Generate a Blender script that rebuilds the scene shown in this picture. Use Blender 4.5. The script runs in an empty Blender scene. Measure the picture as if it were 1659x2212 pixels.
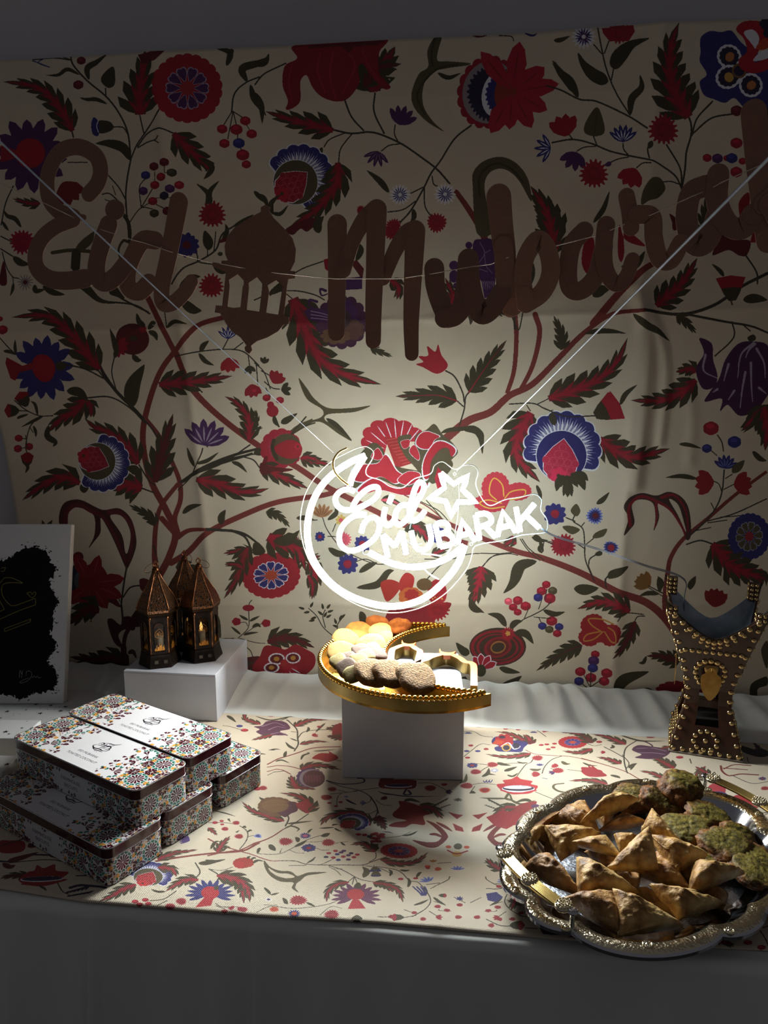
import bpy, bmesh, math, random
import numpy as np
from mathutils import Vector, Matrix

# ---------------------------------------------------------------- camera, world, exposure
SC = bpy.context.scene
COL = SC.collection
cam_d = bpy.data.cameras.new('camera'); cam = bpy.data.objects.new('camera', cam_d); COL.objects.link(cam)
SC.camera = cam
PITCH = math.radians(10)
CAM = np.array([0., 0., 1.43])
cam.location = CAM; cam.rotation_euler = (math.pi/2 - PITCH, 0, 0)
cam_d.sensor_fit = 'VERTICAL'; cam_d.sensor_height = 24.0
FPX = 1660.0
cam_d.lens = 24.0*FPX/2212.0
cam_d.clip_start = 0.02; cam_d.clip_end = 50
world = bpy.data.worlds.new('room_ambient'); SC.world = world; world.use_nodes = True
world.node_tree.nodes['Background'].inputs[0].default_value = (0.98, 0.95, 1.0, 1)
world.node_tree.nodes['Background'].inputs[1].default_value = 0.064
SC.view_settings.view_transform = 'Standard'; SC.view_settings.look = 'None'
SC.view_settings.gamma = 1.0; SC.view_settings.use_curve_mapping = False
SC.view_settings.exposure = 0.0
NEON_FRONT = 350.0; NEON_DIAG = 115.0; NEON_SIDE = 42.0; NEON_REAR = 5.0; NEON_BACK = 1.0      # the lit sign is the only lamp of the room
try:
    SC.cycles.max_bounces = 7; SC.cycles.transparent_max_bounces = 12; SC.cycles.caustics_reflective = False; SC.cycles.caustics_refractive = False
    SC.cycles.sample_clamp_indirect = 3.0
except Exception: pass

# ---------------------------------------------------------------- geometry of the place
_F = np.array([0, math.cos(PITCH), -math.sin(PITCH)]); _U = np.array([0, math.sin(PITCH), math.cos(PITCH)]); _R = np.array([1., 0, 0])
def rays(x, y):
    x = np.asarray(x, float); y = np.asarray(y, float)
    return _F + _R*((x-829.5)/FPX)[..., None] - _U*((y-1106.)/FPX)[..., None]
def PZ(x, y, z):
    d = rays(x, y); return CAM + d*((z-CAM[2])/d[..., 2])[..., None]
YAW = math.radians(-7)
TD = np.array([math.cos(YAW), math.sin(YAW), 0]); TN = np.array([-math.sin(YAW), math.cos(YAW), 0])   # along the table, towards the wall
T0 = np.array([0, .858, 0.]); TZ = .75; WALLB = .757
def tb(s, b, z): return T0 + TD*s + TN*b + np.array([0, 0, z])
def PB(x, y, b=WALLB):      # point of the upright plane that stands b behind the table's front edge
    d = rays(x, y); t = ((T0-CAM) @ TN + b)/(d @ TN)
    return CAM + d*np.asarray(t)[..., None]
def SZ(x, y, b=WALLB):      # the same, as (along, height)
    P = PB(x, y, b) - T0; return np.stack([P @ TD, P[..., 2]], -1)
def SB(x, y, z=TZ):         # table coordinates (along, depth)
    P = PZ(x, y, z) - T0; return np.stack([P @ TD, P @ TN], -1)

# ---------------------------------------------------------------- naming helpers
def link(o, parent=None):
    COL.objects.link(o)
    if parent is not None: o.parent = parent
    return o
def tag(o, label=None, cat=None, group=None, kind=None):
    if label: o['label'] = label
    if cat: o['category'] = cat
    if group: o['group'] = group
    if kind: o['kind'] = kind
    return o
def thing(name, label, cat, loc=(0, 0, 0), rz=0., group=None, rot=None):
    o = bpy.data.objects.new(name, None); o.empty_display_size = .05; link(o)
    o.location = loc; o.rotation_euler = rot if rot is not None else (0, 0, rz)
    return tag(o, label, cat, group)
def copy_tree(o, parent=None):
    c = o.copy(); COL.objects.link(c)
    if parent is not None: c.parent = parent
    for ch in list(o.children): copy_tree(ch, c)
    return c

# ---------------------------------------------------------------- numeric noise
_rng = np.random.RandomState(7)
_LAT = _rng.rand(32, 32, 32)
def noise3(P, f=1.0, seed=0):
    Q = np.asarray(P, float)*f + seed*7.31 + 100
    i = np.floor(Q).astype(int); t = Q-i; t = t*t*(3-2*t); r = 0
    for a in (0, 1):
        for b in (0, 1):
            for c in (0, 1):
                w = (t[..., 0] if a else 1-t[..., 0])*(t[..., 1] if b else 1-t[..., 1])*(t[..., 2] if c else 1-t[..., 2])
                r = r + w*_LAT[(i[..., 0]+a) % 32, (i[..., 1]+b) % 32, (i[..., 2]+c) % 32]
    return r*2-1
def fbm(P, f=1.0, seed=0, o=3):
    return sum(noise3(P, f*2**k, seed+k)/2**k for k in range(o))

# ---------------------------------------------------------------- mesh builder
class MB:
    def __init__(s): s.v = []; s.f = []; s.m = []; s.uv = None; s.n = 0
    def add(s, V, Fc, mi=0):
        V = np.asarray(V, float); s.v.append(V)
        for q in Fc: s.f.append(tuple(int(k)+s.n for k in q)); s.m.append(mi)
        s.n += len(V); return s
    def box(s, lo, hi, mi=0, M=None):
        x0, y0, z0 = lo; x1, y1, z1 = hi
        V = np.array([(x0,y0,z0),(x1,y0,z0),(x1,y1,z0),(x0,y1,z0),(x0,y0,z1),(x1,y0,z1),(x1,y1,z1),(x0,y1,z1)])
        if M is not None: V = V @ M[0].T + M[1]
        return s.add(V, [(0,3,2,1),(4,5,6,7),(0,1,5,4),(1,2,6,5),(2,3,7,6),(3,0,4,7)], mi)
    def tube(s, pts, r, seg=8, closed=False, mi=0, caps=True, flat=1.0, up=None):
        P = np.asarray(pts, float); n = len(P); rr = np.broadcast_to(np.asarray(r, float), (n,))
        T = np.roll(P, -1, 0)-np.roll(P, 1, 0)
        if not closed: T[0] = P[1]-P[0]; T[-1] = P[-1]-P[-2]
        T /= np.maximum(np.linalg.norm(T, axis=1), 1e-12)[:, None]
        V = []; N = None
        for i in range(n):
            if up is not None: N = np.array(up, float)
            elif N is None:
                a = np.array([0, 0, 1.]) if abs(T[i][2]) < .9 else np.array([1., 0, 0]); N = a
            N = N - T[i]*(N @ T[i]); N /= max(np.linalg.norm(N), 1e-9); B = np.cross(T[i], N)
            for k in range(seg):
                a = 2*math.pi*(k+.5)/seg
                V.append(P[i] + rr[i]*(math.cos(a)*N*flat + math.sin(a)*B))
        Fc = []; L = n if closed else n-1
        for i in range(L):
            j = (i+1) % n
            for k in range(seg):
                l = (k+1) % seg; Fc.append((i*seg+k, i*seg+l, j*seg+l, j*seg+k))
        if caps and not closed: Fc += [tuple(range(seg))[::-1], tuple((n-1)*seg+k for k in range(seg))]
        return s.add(V, Fc, mi)
    def lathe(s, prof, seg=24, c=(0, 0, 0), mi=0, rot=0., sx=1., sy=1., caps=True):
        V = []; Fc = []
        for (r, z) in prof:
            for k in range(seg):
                a = rot+2*math.pi*k/seg; V.append((c[0]+r*math.cos(a)*sx, c[1]+r*math.sin(a)*sy, c[2]+z))
        for i in range(len(prof)-1):
            for k in range(seg):
                l = (k+1) % seg; Fc.append((i*seg+k, i*seg+l, (i+1)*seg+l, (i+1)*seg+k))
        if caps: Fc += [tuple(range(seg))[::-1], tuple((len(prof)-1)*seg+k for k in range(seg))]
        return s.add(V, Fc, mi)
    def sphere(s, c, r, seg=12, ring=7, sc=(1, 1, 1), mi=0):
        pr = [(math.sin(math.pi*i/ring)*r, -math.cos(math.pi*i/ring)*r*sc[2]) for i in range(ring+1)]
        pr[0] = (r*.02, pr[0][1]); pr[-1] = (r*.02, pr[-1][1])
        return s.lathe(pr, seg, c, mi, sx=sc[0], sy=sc[1])
    def prism(s, poly, y0, y1, mi=0, holes=(), axis='y'):   # poly in (x,z), thickness along y
        bm = bmesh.new(); loops = [poly]+list(holes); edges = []
        for lp in loops:
            vs = [bm.verts.new((p[0], 0, p[1])) for p in lp]
            for i in range(len(vs)): edges.append(bm.edges.new((vs[i], vs[(i+1) % len(vs)])))
        bmesh.ops.triangle_fill(bm, use_beauty=True, use_dissolve=False, edges=edges, normal=(0, -1, 0))
        bm.verts.index_update(); V = np.array([v.co[:] for v in bm.verts]); Fc = [[v.index for v in f.verts] for f in bm.faces]
        bm.free(); n = len(V)
        Vf = V.copy(); Vf[:, 1] = y0; Vb = V.copy(); Vb[:, 1] = y1
        out = []
        for q in Fc:
            a, b, c = V[q[0]], V[q[1]], V[q[2]]
            if np.cross(b-a, c-a)[1] > 0: q = q[::-1]
            out.append(tuple(q)); out.append(tuple(k+n for k in q[::-1]))
        off = 0
        for lp in loops:
            m = len(lp); area = sum(lp[i][0]*lp[(i+1) % m][1]-lp[(i+1) % m][0]*lp[i][1] for i in range(m))
            flip = (area < 0) != (lp is not poly)
            for i in range(m):
                j = (i+1) % m; q = (off+i, off+i+n, off+j+n, off+j)
                out.append(q[::-1] if flip else q)
            off += m
        VV = np.vstack([Vf, Vb])
        if axis == 'z': VV = VV[:, [0, 2, 1]]; out = [q[::-1] for q in out]
        return s.add(VV, out, mi)
    def grid(s, G, mi=0, flip=False):
        h, w = G.shape[:2]; Fc = []
        for i in range(h-1):
            for j in range(w-1):
                q = (i*w+j, i*w+j+1, (i+1)*w+j+1, (i+1)*w+j); Fc.append(q[::-1] if flip else q)
        return s.add(G.reshape(-1, 3), Fc, mi)
    def build(s, name, mats, parent=None, smooth=False, uv=None, bevel=0, auto=None):
        me = bpy.data.meshes.new(name); V = np.vstack(s.v)
        me.from_pydata(V.tolist(), [], s.f); me.update()
        mats = mats if isinstance(mats, (list, tuple)) else [mats]
        for m in mats: me.materials.append(m)
        if len(mats) > 1: me.polygons.foreach_set('material_index', s.m)
        if smooth: me.polygons.foreach_set('use_smooth', [True]*len(me.polygons))
        if uv is not None:
            ul = me.uv_layers.new(name='UVMap'); idx = np.zeros(len(me.loops), int); me.loops.foreach_get('vertex_index', idx)
            ul.data.foreach_set('uv', np.asarray(uv, 'f')[idx].ravel())
        o = bpy.data.objects.new(name, me); link(o, parent)
        if auto is not None:
            bm = bmesh.new(); bm.from_mesh(me)
            for e in bm.edges:
                if len(e.link_faces) == 2 and e.calc_face_angle(0) > auto: e.smooth = False
            bm.to_mesh(me); bm.free()
        if bevel:
            md = o.modifiers.new('bevel', 'BEVEL'); md.width = bevel; md.segments = 2; md.limit_method = 'ANGLE'
        return o

def catmull(pts, n=8, closed=False):
    P = np.asarray(pts, float)
    if len(P) < 3 and not closed:
        t = np.linspace(0, 1, n+1)[:, None]; return P[0]*(1-t)+P[-1]*t
    Q = np.vstack([P[-1], P, P[0], P[1]]) if closed else np.vstack([2*P[0]-P[1], P, 2*P[-1]-P[-2]])
    out = []; t = (np.arange(n)/n)[:, None]
    for i in range(1, len(Q)-2):
        a, b, c, d = Q[i-1], Q[i], Q[i+1], Q[i+2]
        out.append(.5*((2*b)+(c-a)*t+(2*a-5*b+4*c-d)*t**2+(3*b-a-3*c+d)*t**3))
    out = np.vstack(out)
    return out if closed else np.vstack([out, P[-1]])

# ---------------------------------------------------------------- materials
def srgb(c): return tuple((x/12.92 if x <= .04045 else ((x+.055)/1.055)**2.4) for x in c)
def mat(name, rgb=(.8, .8, .8), rough=.5, metal=0., lin=False, spec=None, sheen=0, coat=0, noise=None, bump=None, emis=None, sss=0, emit_col=None):
    """noise=(scale, rgb2, lo, hi); bump=(scale, strength, distance)"""
    m = bpy.data.materials.new(name); m.use_nodes = True; nt = m.node_tree; N = nt.nodes; L = nt.links
    b = N['Principled BSDF']; c = tuple(rgb) if lin else srgb(rgb)
    b.inputs['Base Color'].default_value = (*c, 1); b.inputs['Roughness'].default_value = rough; b.inputs['Metallic'].default_value = metal
    if spec is not None: b.inputs['Specular IOR Level'].default_value = spec
    if sheen: b.inputs['Sheen Weight'].default_value = sheen
    if coat: b.inputs['Coat Weight'].default_value = coat; b.inputs['Coat Roughness'].default_value = .08
    if sss: b.inputs['Subsurface Weight'].default_value = sss; b.inputs['Subsurface Scale'].default_value = .01
    if emis: b.inputs['Emission Color'].default_value = (*(emit_col or c), 1); b.inputs['Emission Strength'].default_value = emis
    tc = N.new('ShaderNodeTexCoord')
    if noise:
        n = N.new('ShaderNodeTexNoise'); n.inputs['Scale'].default_value = noise[0]; n.inputs['Detail'].default_value = 5
        r = N.new('ShaderNodeMapRange'); r.inputs['From Min'].default_value = noise[2]; r.inputs['From Max'].default_value = noise[3]
        x = N.new('ShaderNodeMix'); x.data_type = 'RGBA'; x.inputs['A'].default_value = (*c, 1); x.inputs['B'].default_value = (*srgb(noise[1]), 1)
        L.new(tc.outputs['Object'], n.inputs['Vector']); L.new(n.outputs['Fac'], r.inputs['Value']); L.new(r.outputs['Result'], x.inputs['Factor']); L.new(x.outputs['Result'], b.inputs['Base Color'])
    if bump:
        n = N.new('ShaderNodeTexNoise'); n.inputs['Scale'].default_value = bump[0]; n.inputs['Detail'].default_value = 6
        p = N.new('ShaderNodeBump'); p.inputs['Strength'].default_value = bump[1]; p.inputs['Distance'].default_value = bump[2]
        L.new(tc.outputs['Object'], n.inputs['Vector']); L.new(n.outputs['Fac'], p.inputs['Height']); L.new(p.outputs['Normal'], b.inputs['Normal'])
    return m
def emat(name, rgb, s):
    m = bpy.data.materials.new(name); m.use_nodes = True; nt = m.node_tree; nt.nodes.clear()
    e = nt.nodes.new('ShaderNodeEmission'); o = nt.nodes.new('ShaderNodeOutputMaterial'); e.inputs[0].default_value = (*rgb, 1); e.inputs[1].default_value = s
    nt.links.new(e.outputs[0], o.inputs[0]); return m
def clear_mat(name, tint=(.97, .99, 1), gloss=.03, rough=.03):
    m = bpy.data.materials.new(name); m.use_nodes = True; nt = m.node_tree; nt.nodes.clear(); N = nt.nodes; L = nt.links
    o = N.new('ShaderNodeOutputMaterial'); x = N.new('ShaderNodeMixShader'); t = N.new('ShaderNodeBsdfTransparent'); g = N.new('ShaderNodeBsdfGlossy')
    lw = N.new('ShaderNodeLayerWeight'); lw.inputs[0].default_value = gloss
    t.inputs[0].default_value = (*tint, 1); g.inputs['Roughness'].default_value = rough
    L.new(lw.outputs['Fresnel'], x.inputs[0]); L.new(t.outputs[0], x.inputs[1]); L.new(g.outputs[0], x.inputs[2]); L.new(x.outputs[0], o.inputs[0])
    return m

# ---------------------------------------------------------------- raster print (flat prints are drawn in code, nothing is loaded)
class Ink:
    def __init__(s, W, H, base, tr): s.W = W; s.H = H; s.a = np.ones((H, W, 4), 'f'); s.a[..., :3] = base; s.tr = tr
    def poly(s, P, col, raw=False):
        P = np.asarray(P, float)
        if len(P) < 3: return
        T = P if raw else s.tr(P)
        x = T[:, 0]; y = T[:, 1]
        x0 = max(int(math.floor(x.min())), 0); x1 = min(int(math.ceil(x.max()))+1, s.W); y0 = max(int(math.floor(y.min())), 0); y1 = min(int(math.ceil(y.max()))+1, s.H)
        if x1 <= x0 or y1 <= y0: return
        D = np.zeros((y1-y0, x1-x0+1), 'i4'); xn = np.roll(x, -1); yn = np.roll(y, -1)
        for a, b, c, d in zip(x, y, xn, yn):
            if b == d: continue
            sg = 1
            if b > d: a, b, c, d = c, d, a, b; sg = -1
            r0 = max(int(math.ceil(b-.5)), y0); r1 = min(int(math.ceil(d-.5)), y1)
            if r1 <= r0: continue
            rr = np.arange(r0, r1); xx = a+(c-a)*(rr+.5-b)/(d-b)
            k = np.clip(np.ceil(xx-.5).astype(int)-x0, 0, x1-x0); D[rr-y0, k] += sg
        M = np.cumsum(D, 1)[:, :-1] != 0
        s.a[y0:y1, x0:x1][M, :3] = col
    def image(s, name):
        im = bpy.data.images.new(name, s.W, s.H, alpha=False); im.colorspace_settings.name = 'sRGB'
        im.pixels.foreach_set(s.a.ravel()); im.pack(); return im
def print_mat(name, im, rough=.8, weave=None, metal=0, coat=0, spec=.3):
    m = bpy.data.materials.new(name); m.use_nodes = True; nt = m.node_tree; N = nt.nodes; L = nt.links; b = N['Principled BSDF']
    b.inputs['Roughness'].default_value = rough; b.inputs['Specular IOR Level'].default_value = spec; b.inputs['Metallic'].default_value = metal
    if coat: b.inputs['Coat Weight'].default_value = coat; b.inputs['Coat Roughness'].default_value = .12
    t = N.new('ShaderNodeTexImage'); t.image = im; t.extension = 'EXTEND'; uv = N.new('ShaderNodeUVMap'); L.new(uv.outputs[0], t.inputs[0]); col = t.outputs[0]
    if weave:   # (threads per uv unit in u, in v, bump strength, how much bare thread shows through the ink)
        sp = N.new('ShaderNodeSeparateXYZ'); L.new(uv.outputs[0], sp.inputs[0])
        def mth(op, a, b2=None):
            q = N.new('ShaderNodeMath'); q.operation = op
            for i, v in enumerate((a, b2)):
                if v is None: continue
                if isinstance(v, (int, float)): q.inputs[i].default_value = v
                else: L.new(v, q.inputs[i])
            return q.outputs[0]
        su = mth('SINE', mth('MULTIPLY', sp.outputs[0], weave[0]*2*math.pi)); sv = mth('SINE', mth('MULTIPLY', sp.outputs[1], weave[1]*2*math.pi))
        pr = mth('MULTIPLY', su, sv)                     # over/under of the basket weave
        nz = N.new('ShaderNodeTexNoise'); nz.inputs['Scale'].default_value = 90; L.new(uv.outputs[0], nz.inputs['Vector'])
        hgt = mth('ADD', mth('MULTIPLY', pr, .5), mth('MULTIPLY', mth('ABSOLUTE', sv), .5))
        bp = N.new('ShaderNodeBump'); bp.inputs['Strength'].default_value = weave[2]; bp.inputs['Distance'].default_value = .0006; L.new(hgt, bp.inputs['Height']); L.new(bp.outputs[0], b.inputs['Normal'])
        k = mth('MULTIPLY', mth('GREATER_THAN', pr, .62), weave[3])      # crowns of the threads take less ink
        x = N.new('ShaderNodeMix'); x.data_type = 'RGBA'; L.new(k, x.inputs['Factor']); L.new(col, x.inputs['A']); x.inputs['B'].default_value = (.66, .56, .42, 1)
        dk = mth('ADD', mth('MULTIPLY', mth('LESS_THAN', pr, -.6), -weave[4]), 1.0)   # shade between the threads, painted into the colour
        y = N.new('ShaderNodeMix'); y.data_type = 'RGBA'; y.blend_type = 'MULTIPLY'; y.inputs['Factor'].default_value = 1
        L.new(x.outputs['Result'], y.inputs['A']); cb = N.new('ShaderNodeCombineColor')
        for i in range(3): L.new(dk, cb.inputs[i])
        L.new(cb.outputs[0], y.inputs['B']); col = y.outputs['Result']
    L.new(col, b.inputs['Base Color']); return m
def text_polys(s, size=1., shear=0., extrude=0):
    cu = bpy.data.curves.new('t', 'FONT'); cu.body = s; cu.size = size; cu.shear = shear; cu.align_x = 'CENTER'; cu.resolution_u = 3
    o = bpy.data.objects.new('t', cu); COL.objects.link(o); dg = bpy.context.evaluated_depsgraph_get(); me = o.evaluated_get(dg).to_mesh()
    out = [np.array([me.vertices[i].co[:2] for i in p.vertices]) for p in me.polygons]
    o.evaluated_get(dg).to_mesh_clear(); bpy.data.objects.remove(o); bpy.data.curves.remove(cu); return out
# ---------------------------------------------------------------- drawing the floral print, shape by shape, on the cloth
CRM = (.815, .76, .68); RED = (.57, .06, .165); DRE = (.36, .05, .12); OLV = (.215, .195, .135); OLD = (.30, .27, .19); NAV = (.15, .15, .42); PUR = (.27, .11, .33); STM = (.19, .17, .14)
BRO = (.46, .17, .17); WHT = (.88, .87, .90); LBL = (.42, .48, .76); GLD = (.78, .60, .28); ORA = (.74, .26, .15); PNK = (.80, .30, .38); BLD = (.10, .09, .22)
class Draw:
    """coordinates are read off the cloth in the photograph's pixels; ink.tr turns them into the cloth's own plane"""
    def __init__(s, ink): s.ink = ink; s.fr(0, 0, 1)
    def fr(s, x0, y0, k, sq=1.0): s.o = np.array([x0, y0], float); s.k = k; s.sq = sq; return s
    def P(s, pts): return np.asarray(pts, float)*[1, 1/s.sq]       # frame -> square drawing space
    def put(s, U, col): s.ink.poly(s.o+np.asarray(U)*[1, s.sq]/s.k, col)
    # strokes
    def st(s, w, pts, col=STM, w2=None, raw=False):
        if not raw: g = 1.45 if s.sq < 1 else 1.3; w *= g; w2 = None if w2 is None else w2*g
        C = catmull(s.P(pts) if not raw else np.asarray(pts, float), 7); n = len(C)
        T = np.gradient(C, axis=0); T /= np.maximum(np.linalg.norm(T, axis=1), 1e-9)[:, None]; Nn = np.stack([-T[:, 1], T[:, 0]], 1)
        ww = np.linspace(w, w if w2 is None else w2, n)[:, None]/2
        for i in range(n-1):
            s.put([C[i]+Nn[i]*ww[i], C[i+1]+Nn[i+1]*ww[i+1], C[i+1]-Nn[i+1]*ww[i+1], C[i]-Nn[i]*ww[i]], col)
            if w > 2.2*s.k: s.put(C[i]+ww[i]*np.stack([np.cos(np.arange(8)*.785), np.sin(np.arange(8)*.785)], 1), col)
    def lf(s, w, pts, col=OLV, mid=None):
        C = catmull(s.P(pts), 8); n = len(C); T = np.gradient(C, axis=0); T /= np.maximum(np.linalg.norm(T, axis=1), 1e-9)[:, None]; Nn = np.stack([-T[:, 1], T[:, 0]], 1)
        t = np.linspace(0, 1, n); e = (np.sin(np.pi*np.clip(t, 0, 1)**.75)**.8*w/2)[:, None]
        s.put(np.vstack([C+Nn*e, (C-Nn*e)[::-1]]), col)
        if mid: s.put(np.vstack([C+Nn*e*.28, (C-Nn*e*.28)[::-1]]), mid)
    def rib(s, w, pts, col=OLV, core=RED, k=.5):
        s.lf(w, pts, col); C = s.P(pts)
        if core: s.lf(w*k, pts, core)
    def ac(s, pts, w, n=5, core=RED, col=OLV, rib=None, base=.5, k=.5):
        C = catmull(s.P(pts), 10); L = np.r_[0, np.cumsum(np.linalg.norm(np.diff(C, axis=0), axis=1))]; L /= L[-1]
        def at(t): return np.array([np.interp(t, L, C[:, 0]), np.interp(t, L, C[:, 1])])
        def nr(t): d = at(min(t+.02, 1))-at(max(t-.02, 0)); d /= max(np.linalg.norm(d), 1e-9); return np.array([-d[1], d[0]])
        env = lambda t: w*(base+(1-base)*min(t/.18, 1))*max(1-t, 0)**.75
        span = .80
        def outline(kw, kl):
            sides = []
            for sd in (1, -1):
                q = [at(0)]
                for i in range(n):
                    t0 = span*i/n; t1 = span*(i+1)/n
                    a = t0+(t1-t0)*.3; b = t0+(t1-t0)*.75; tip = min(t1+(t1-t0)*.42*kl, .97)
                    q += [at(a)+sd*nr(a)*env(a)*.62*kw, at(b)+sd*nr(b)*env(b)*.93*kw, at(tip)+sd*nr(tip)*env(t1)*1.02*kw, at((t1+tip)/2)+sd*nr(t1)*env(t1)*.62*kw, at(t1)+sd*nr(t1)*env(t1)*.44*kw]
                e = .88; q += [at(e)+sd*nr(e)*env(e)*.62*kw]
                sides.append(q)
            return np.array(sides[0]+[at(1)]+sides[1][::-1])
        s.put(outline(1, 1), col)
        if core:
            tt = np.linspace(0, .93, 14); Lf = [at(t)+nr(t)*env(t)*.30*k/.5 for t in tt]; Rt = [at(t)-nr(t)*env(t)*.30*k/.5 for t in tt]; s.put(Lf+[at(.97)]+Rt[::-1], tuple(.55*c+.45*d for c, d in zip(core, col)))
            for i in range(n):
                t0 = span*i/n; t1 = span*(i+1)/n
                for sd in (1, -1):
                    p0 = at(t0+.01); tip = min(t1+(t1-t0)*.2, .95); p1 = at(tip)+sd*nr(tip)*env(t1)*.55; dv = p1-p0; nn = np.array([-dv[1], dv[0]])/max(np.linalg.norm(dv), 1e-9)*env(t0)*.10
                    s.put([p0-nn, p0+nn, p0+dv*.6+nn*.9, p1, p0+dv*.6-nn*.9], core)
            Lf = [at(t)+nr(t)*env(t)*.13 for t in tt]; Rt = [at(t)-nr(t)*env(t)*.13 for t in tt]; s.put(Lf+[at(.97)]+Rt[::-1], core)
        if rib: 
            q = [at(t) for t in np.linspace(0, .95, 9)]; s.st(w*.09, q, rib, w*.02, raw=True)
    def sp(s, pts, col, closed=True): s.put(catmull(s.P(pts), 6, True), col)
    def pl(s, pts, col): s.put(s.P(pts), col)
    def disc(s, x, y, r, col, r2=None, rot=0., n=28, scal=0, amp=0., jag=0, u=False):
        if r2 and not u: r2 = r2/s.sq
        a = np.arange(max(n, scal*6, jag*4))/max(n, scal*6, jag*4)*2*np.pi; rr = np.full(len(a), float(r))
        if scal: rr = rr*(1-amp+amp*np.abs(np.sin(a*scal/2))**.7)
        if jag: rr = rr*(1-amp*.5+amp*.5*np.where(np.arange(len(a)) % 4 < 2, 1, -1)) * (1+.05*np.sin(a*3+x))
        U = np.stack([np.cos(a)*rr, np.sin(a)*rr*((r2 or r)/r)], 1); co, si = math.cos(rot), math.sin(rot)
        U = U @ np.array([[co, si], [-si, co]]); c0 = s.P([(x, y)])[0]; s.put(U+c0, col)
    def pet(s, x, y, ang, r0, r1, w, col, tip=.6, raw=False):     # one petal pointing to ang (degrees, image up = -90)
        c = s.P([(x, y)])[0]; a = math.radians(ang); d = np.array([math.cos(a), math.sin(a)]); nn = np.array([-d[1], d[0]])
        q = [c+d*r0]+[c+d*(r0+(r1-r0)*t)+nn*w/2*k for t, k in ((.25, .7), (tip, 1), (.85, .62))]+[c+d*r1]+[c+d*(r0+(r1-r0)*t)-nn*w/2*k for t, k in ((.85, .62), (tip, 1), (.25, .7))]
        s.put(q, col)
    # flowers
    def ca(s, x, y, r, col=RED): s.disc(x, y, r, col, jag=17, amp=.22); s.disc(x, y, r*.5, tuple(c*.8 for c in col), jag=11, amp=.4); s.disc(x, y, r*.36, col, jag=9, amp=.3)
    def be(s, x, y, r, col=RED): s.disc(x, y, r, col, r*.85, scal=6, amp=.06, u=True); s.disc(x-r*.1, y-r*.25*s.sq, r*.5, tuple(min(c*1.25+.03, 1) for c in col), r*.3, u=True)
    def daisy(s, x, y, r, n=12, col=NAV, cen=RED, rc=.42, wk=.5, tip=.65):
        for i in range(n): s.pet(x, y, i*360/n+7, r*.2, r*(1+.06*math.sin(i*2.3)), r*wk, col, tip)
        s.disc(x, y, r*rc, cen, jag=12, amp=.15)
    def aster(s, x, y, r):
        for i in range(16): s.pet(x, y, i*22.5, r*.2, r, r*.22, WHT)
        for i in range(16): s.pet(x, y, i*22.5+8, r*.1, r*.72, r*.1, NAV)
        s.disc(x, y, r*.17, WHT)
    def lotus(s, x, y, r, ang, n=6, col=PUR, stripe=WHT, fan=130, w=.42):
        for i in range(n):
            a = ang-fan/2+fan*i/(n-1); s.pet(x, y, a, 0, r*(1.0-.1*abs(i-(n-1)/2)/n), r*w, col, .5)
        if stripe:
            for i in range(n):
                a = ang-fan/2+fan*i/(n-1); s.pet(x, y, a, r*.12, r*.72, r*.07, stripe, .5)
    def tulip(s, x, y, r, ang, col=RED, n=4):     # base at x,y, jagged mouth towards ang
        for i in range(n):
            a = ang-38+76*i/(n-1); s.pet(x, y, a, 0, r, r*.5, col, .55)
        c = s.P([(x, y)])[0]; a = math.radians(ang); d = np.array([math.cos(a), math.sin(a)]); s.put(c+d*r*.33+r*.36*np.stack([np.cos(np.arange(12)*.5236), np.sin(np.arange(12)*.5236)], 1), col)
    def ros(s, x, y, r, r2=None, rot=0., ring=RED, pet=PUR, out=WHT, cen=(.62, .16, .16), n=10, k=.56):
        s.disc(x, y, r, ring, r2, rot, scal=22, amp=.05, u=True); q = (r2 or r)/r; c = s.P([(x, y)])[0]; R = np.array([[math.cos(rot), math.sin(rot)], [-math.sin(rot), math.cos(rot)]])
        for gi, cc in enumerate((out, pet)):
            for i in range(n):
                a = 2*np.pi*(i+.5)/n; d = np.array([math.cos(a), math.sin(a)]); nn = np.array([-d[1], d[0]]); h = math.tan(math.pi/n); g = (0, r*.022)[gi]; e = k*r-g*1.3
                U = [d*(.14*r+g*2), d*e*.72+nn*(e*.72*h-g), d*e*.90+nn*(e*.80*h-g), d*e*1.0+nn*(e*.62*h-g), d*e*1.03+nn*e*.3*h, d*e*.98, d*e*1.03-nn*e*.3*h, d*e*1.0-nn*(e*.62*h-g), d*e*.90-nn*(e*.80*h-g), d*e*.72-nn*(e*.72*h-g)]
                s.put((np.array(U)*[1, q]) @ R+c, cc)
        s.disc(x, y, r*.2, cen, r*.2*q, rot, u=True)
    def pom(s, x, y, r, ang, fringe=NAV, hull=OLD, seed=RED, wh=WHT):
        """open pomegranate: scalloped fringe towards ang, heart of seeds on the other side"""
        a0 = math.radians(ang); d = np.array([math.cos(a0), math.sin(a0)]); nn = np.array([-d[1], d[0]]); c = s.P([(x, y)])[0]
        def arc(r_, c_, lo, hi, sc=0, am=0, m=40):
            t = np.radians(np.linspace(lo, hi, m)); rr = r_*(1-am+am*np.abs(np.sin(np.linspace(0, np.pi*sc, m)))**.6) if sc else np.full(m, r_)
            return c_+np.outer(np.cos(t)*rr, d)+np.outer(np.sin(t)*rr, nn)
        s.put(arc(r*1.03, c, -118, 118, 11, .08, 99), wh); s.put(arc(r, c, -116, 116, 11, .09, 99), fringe)
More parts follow.
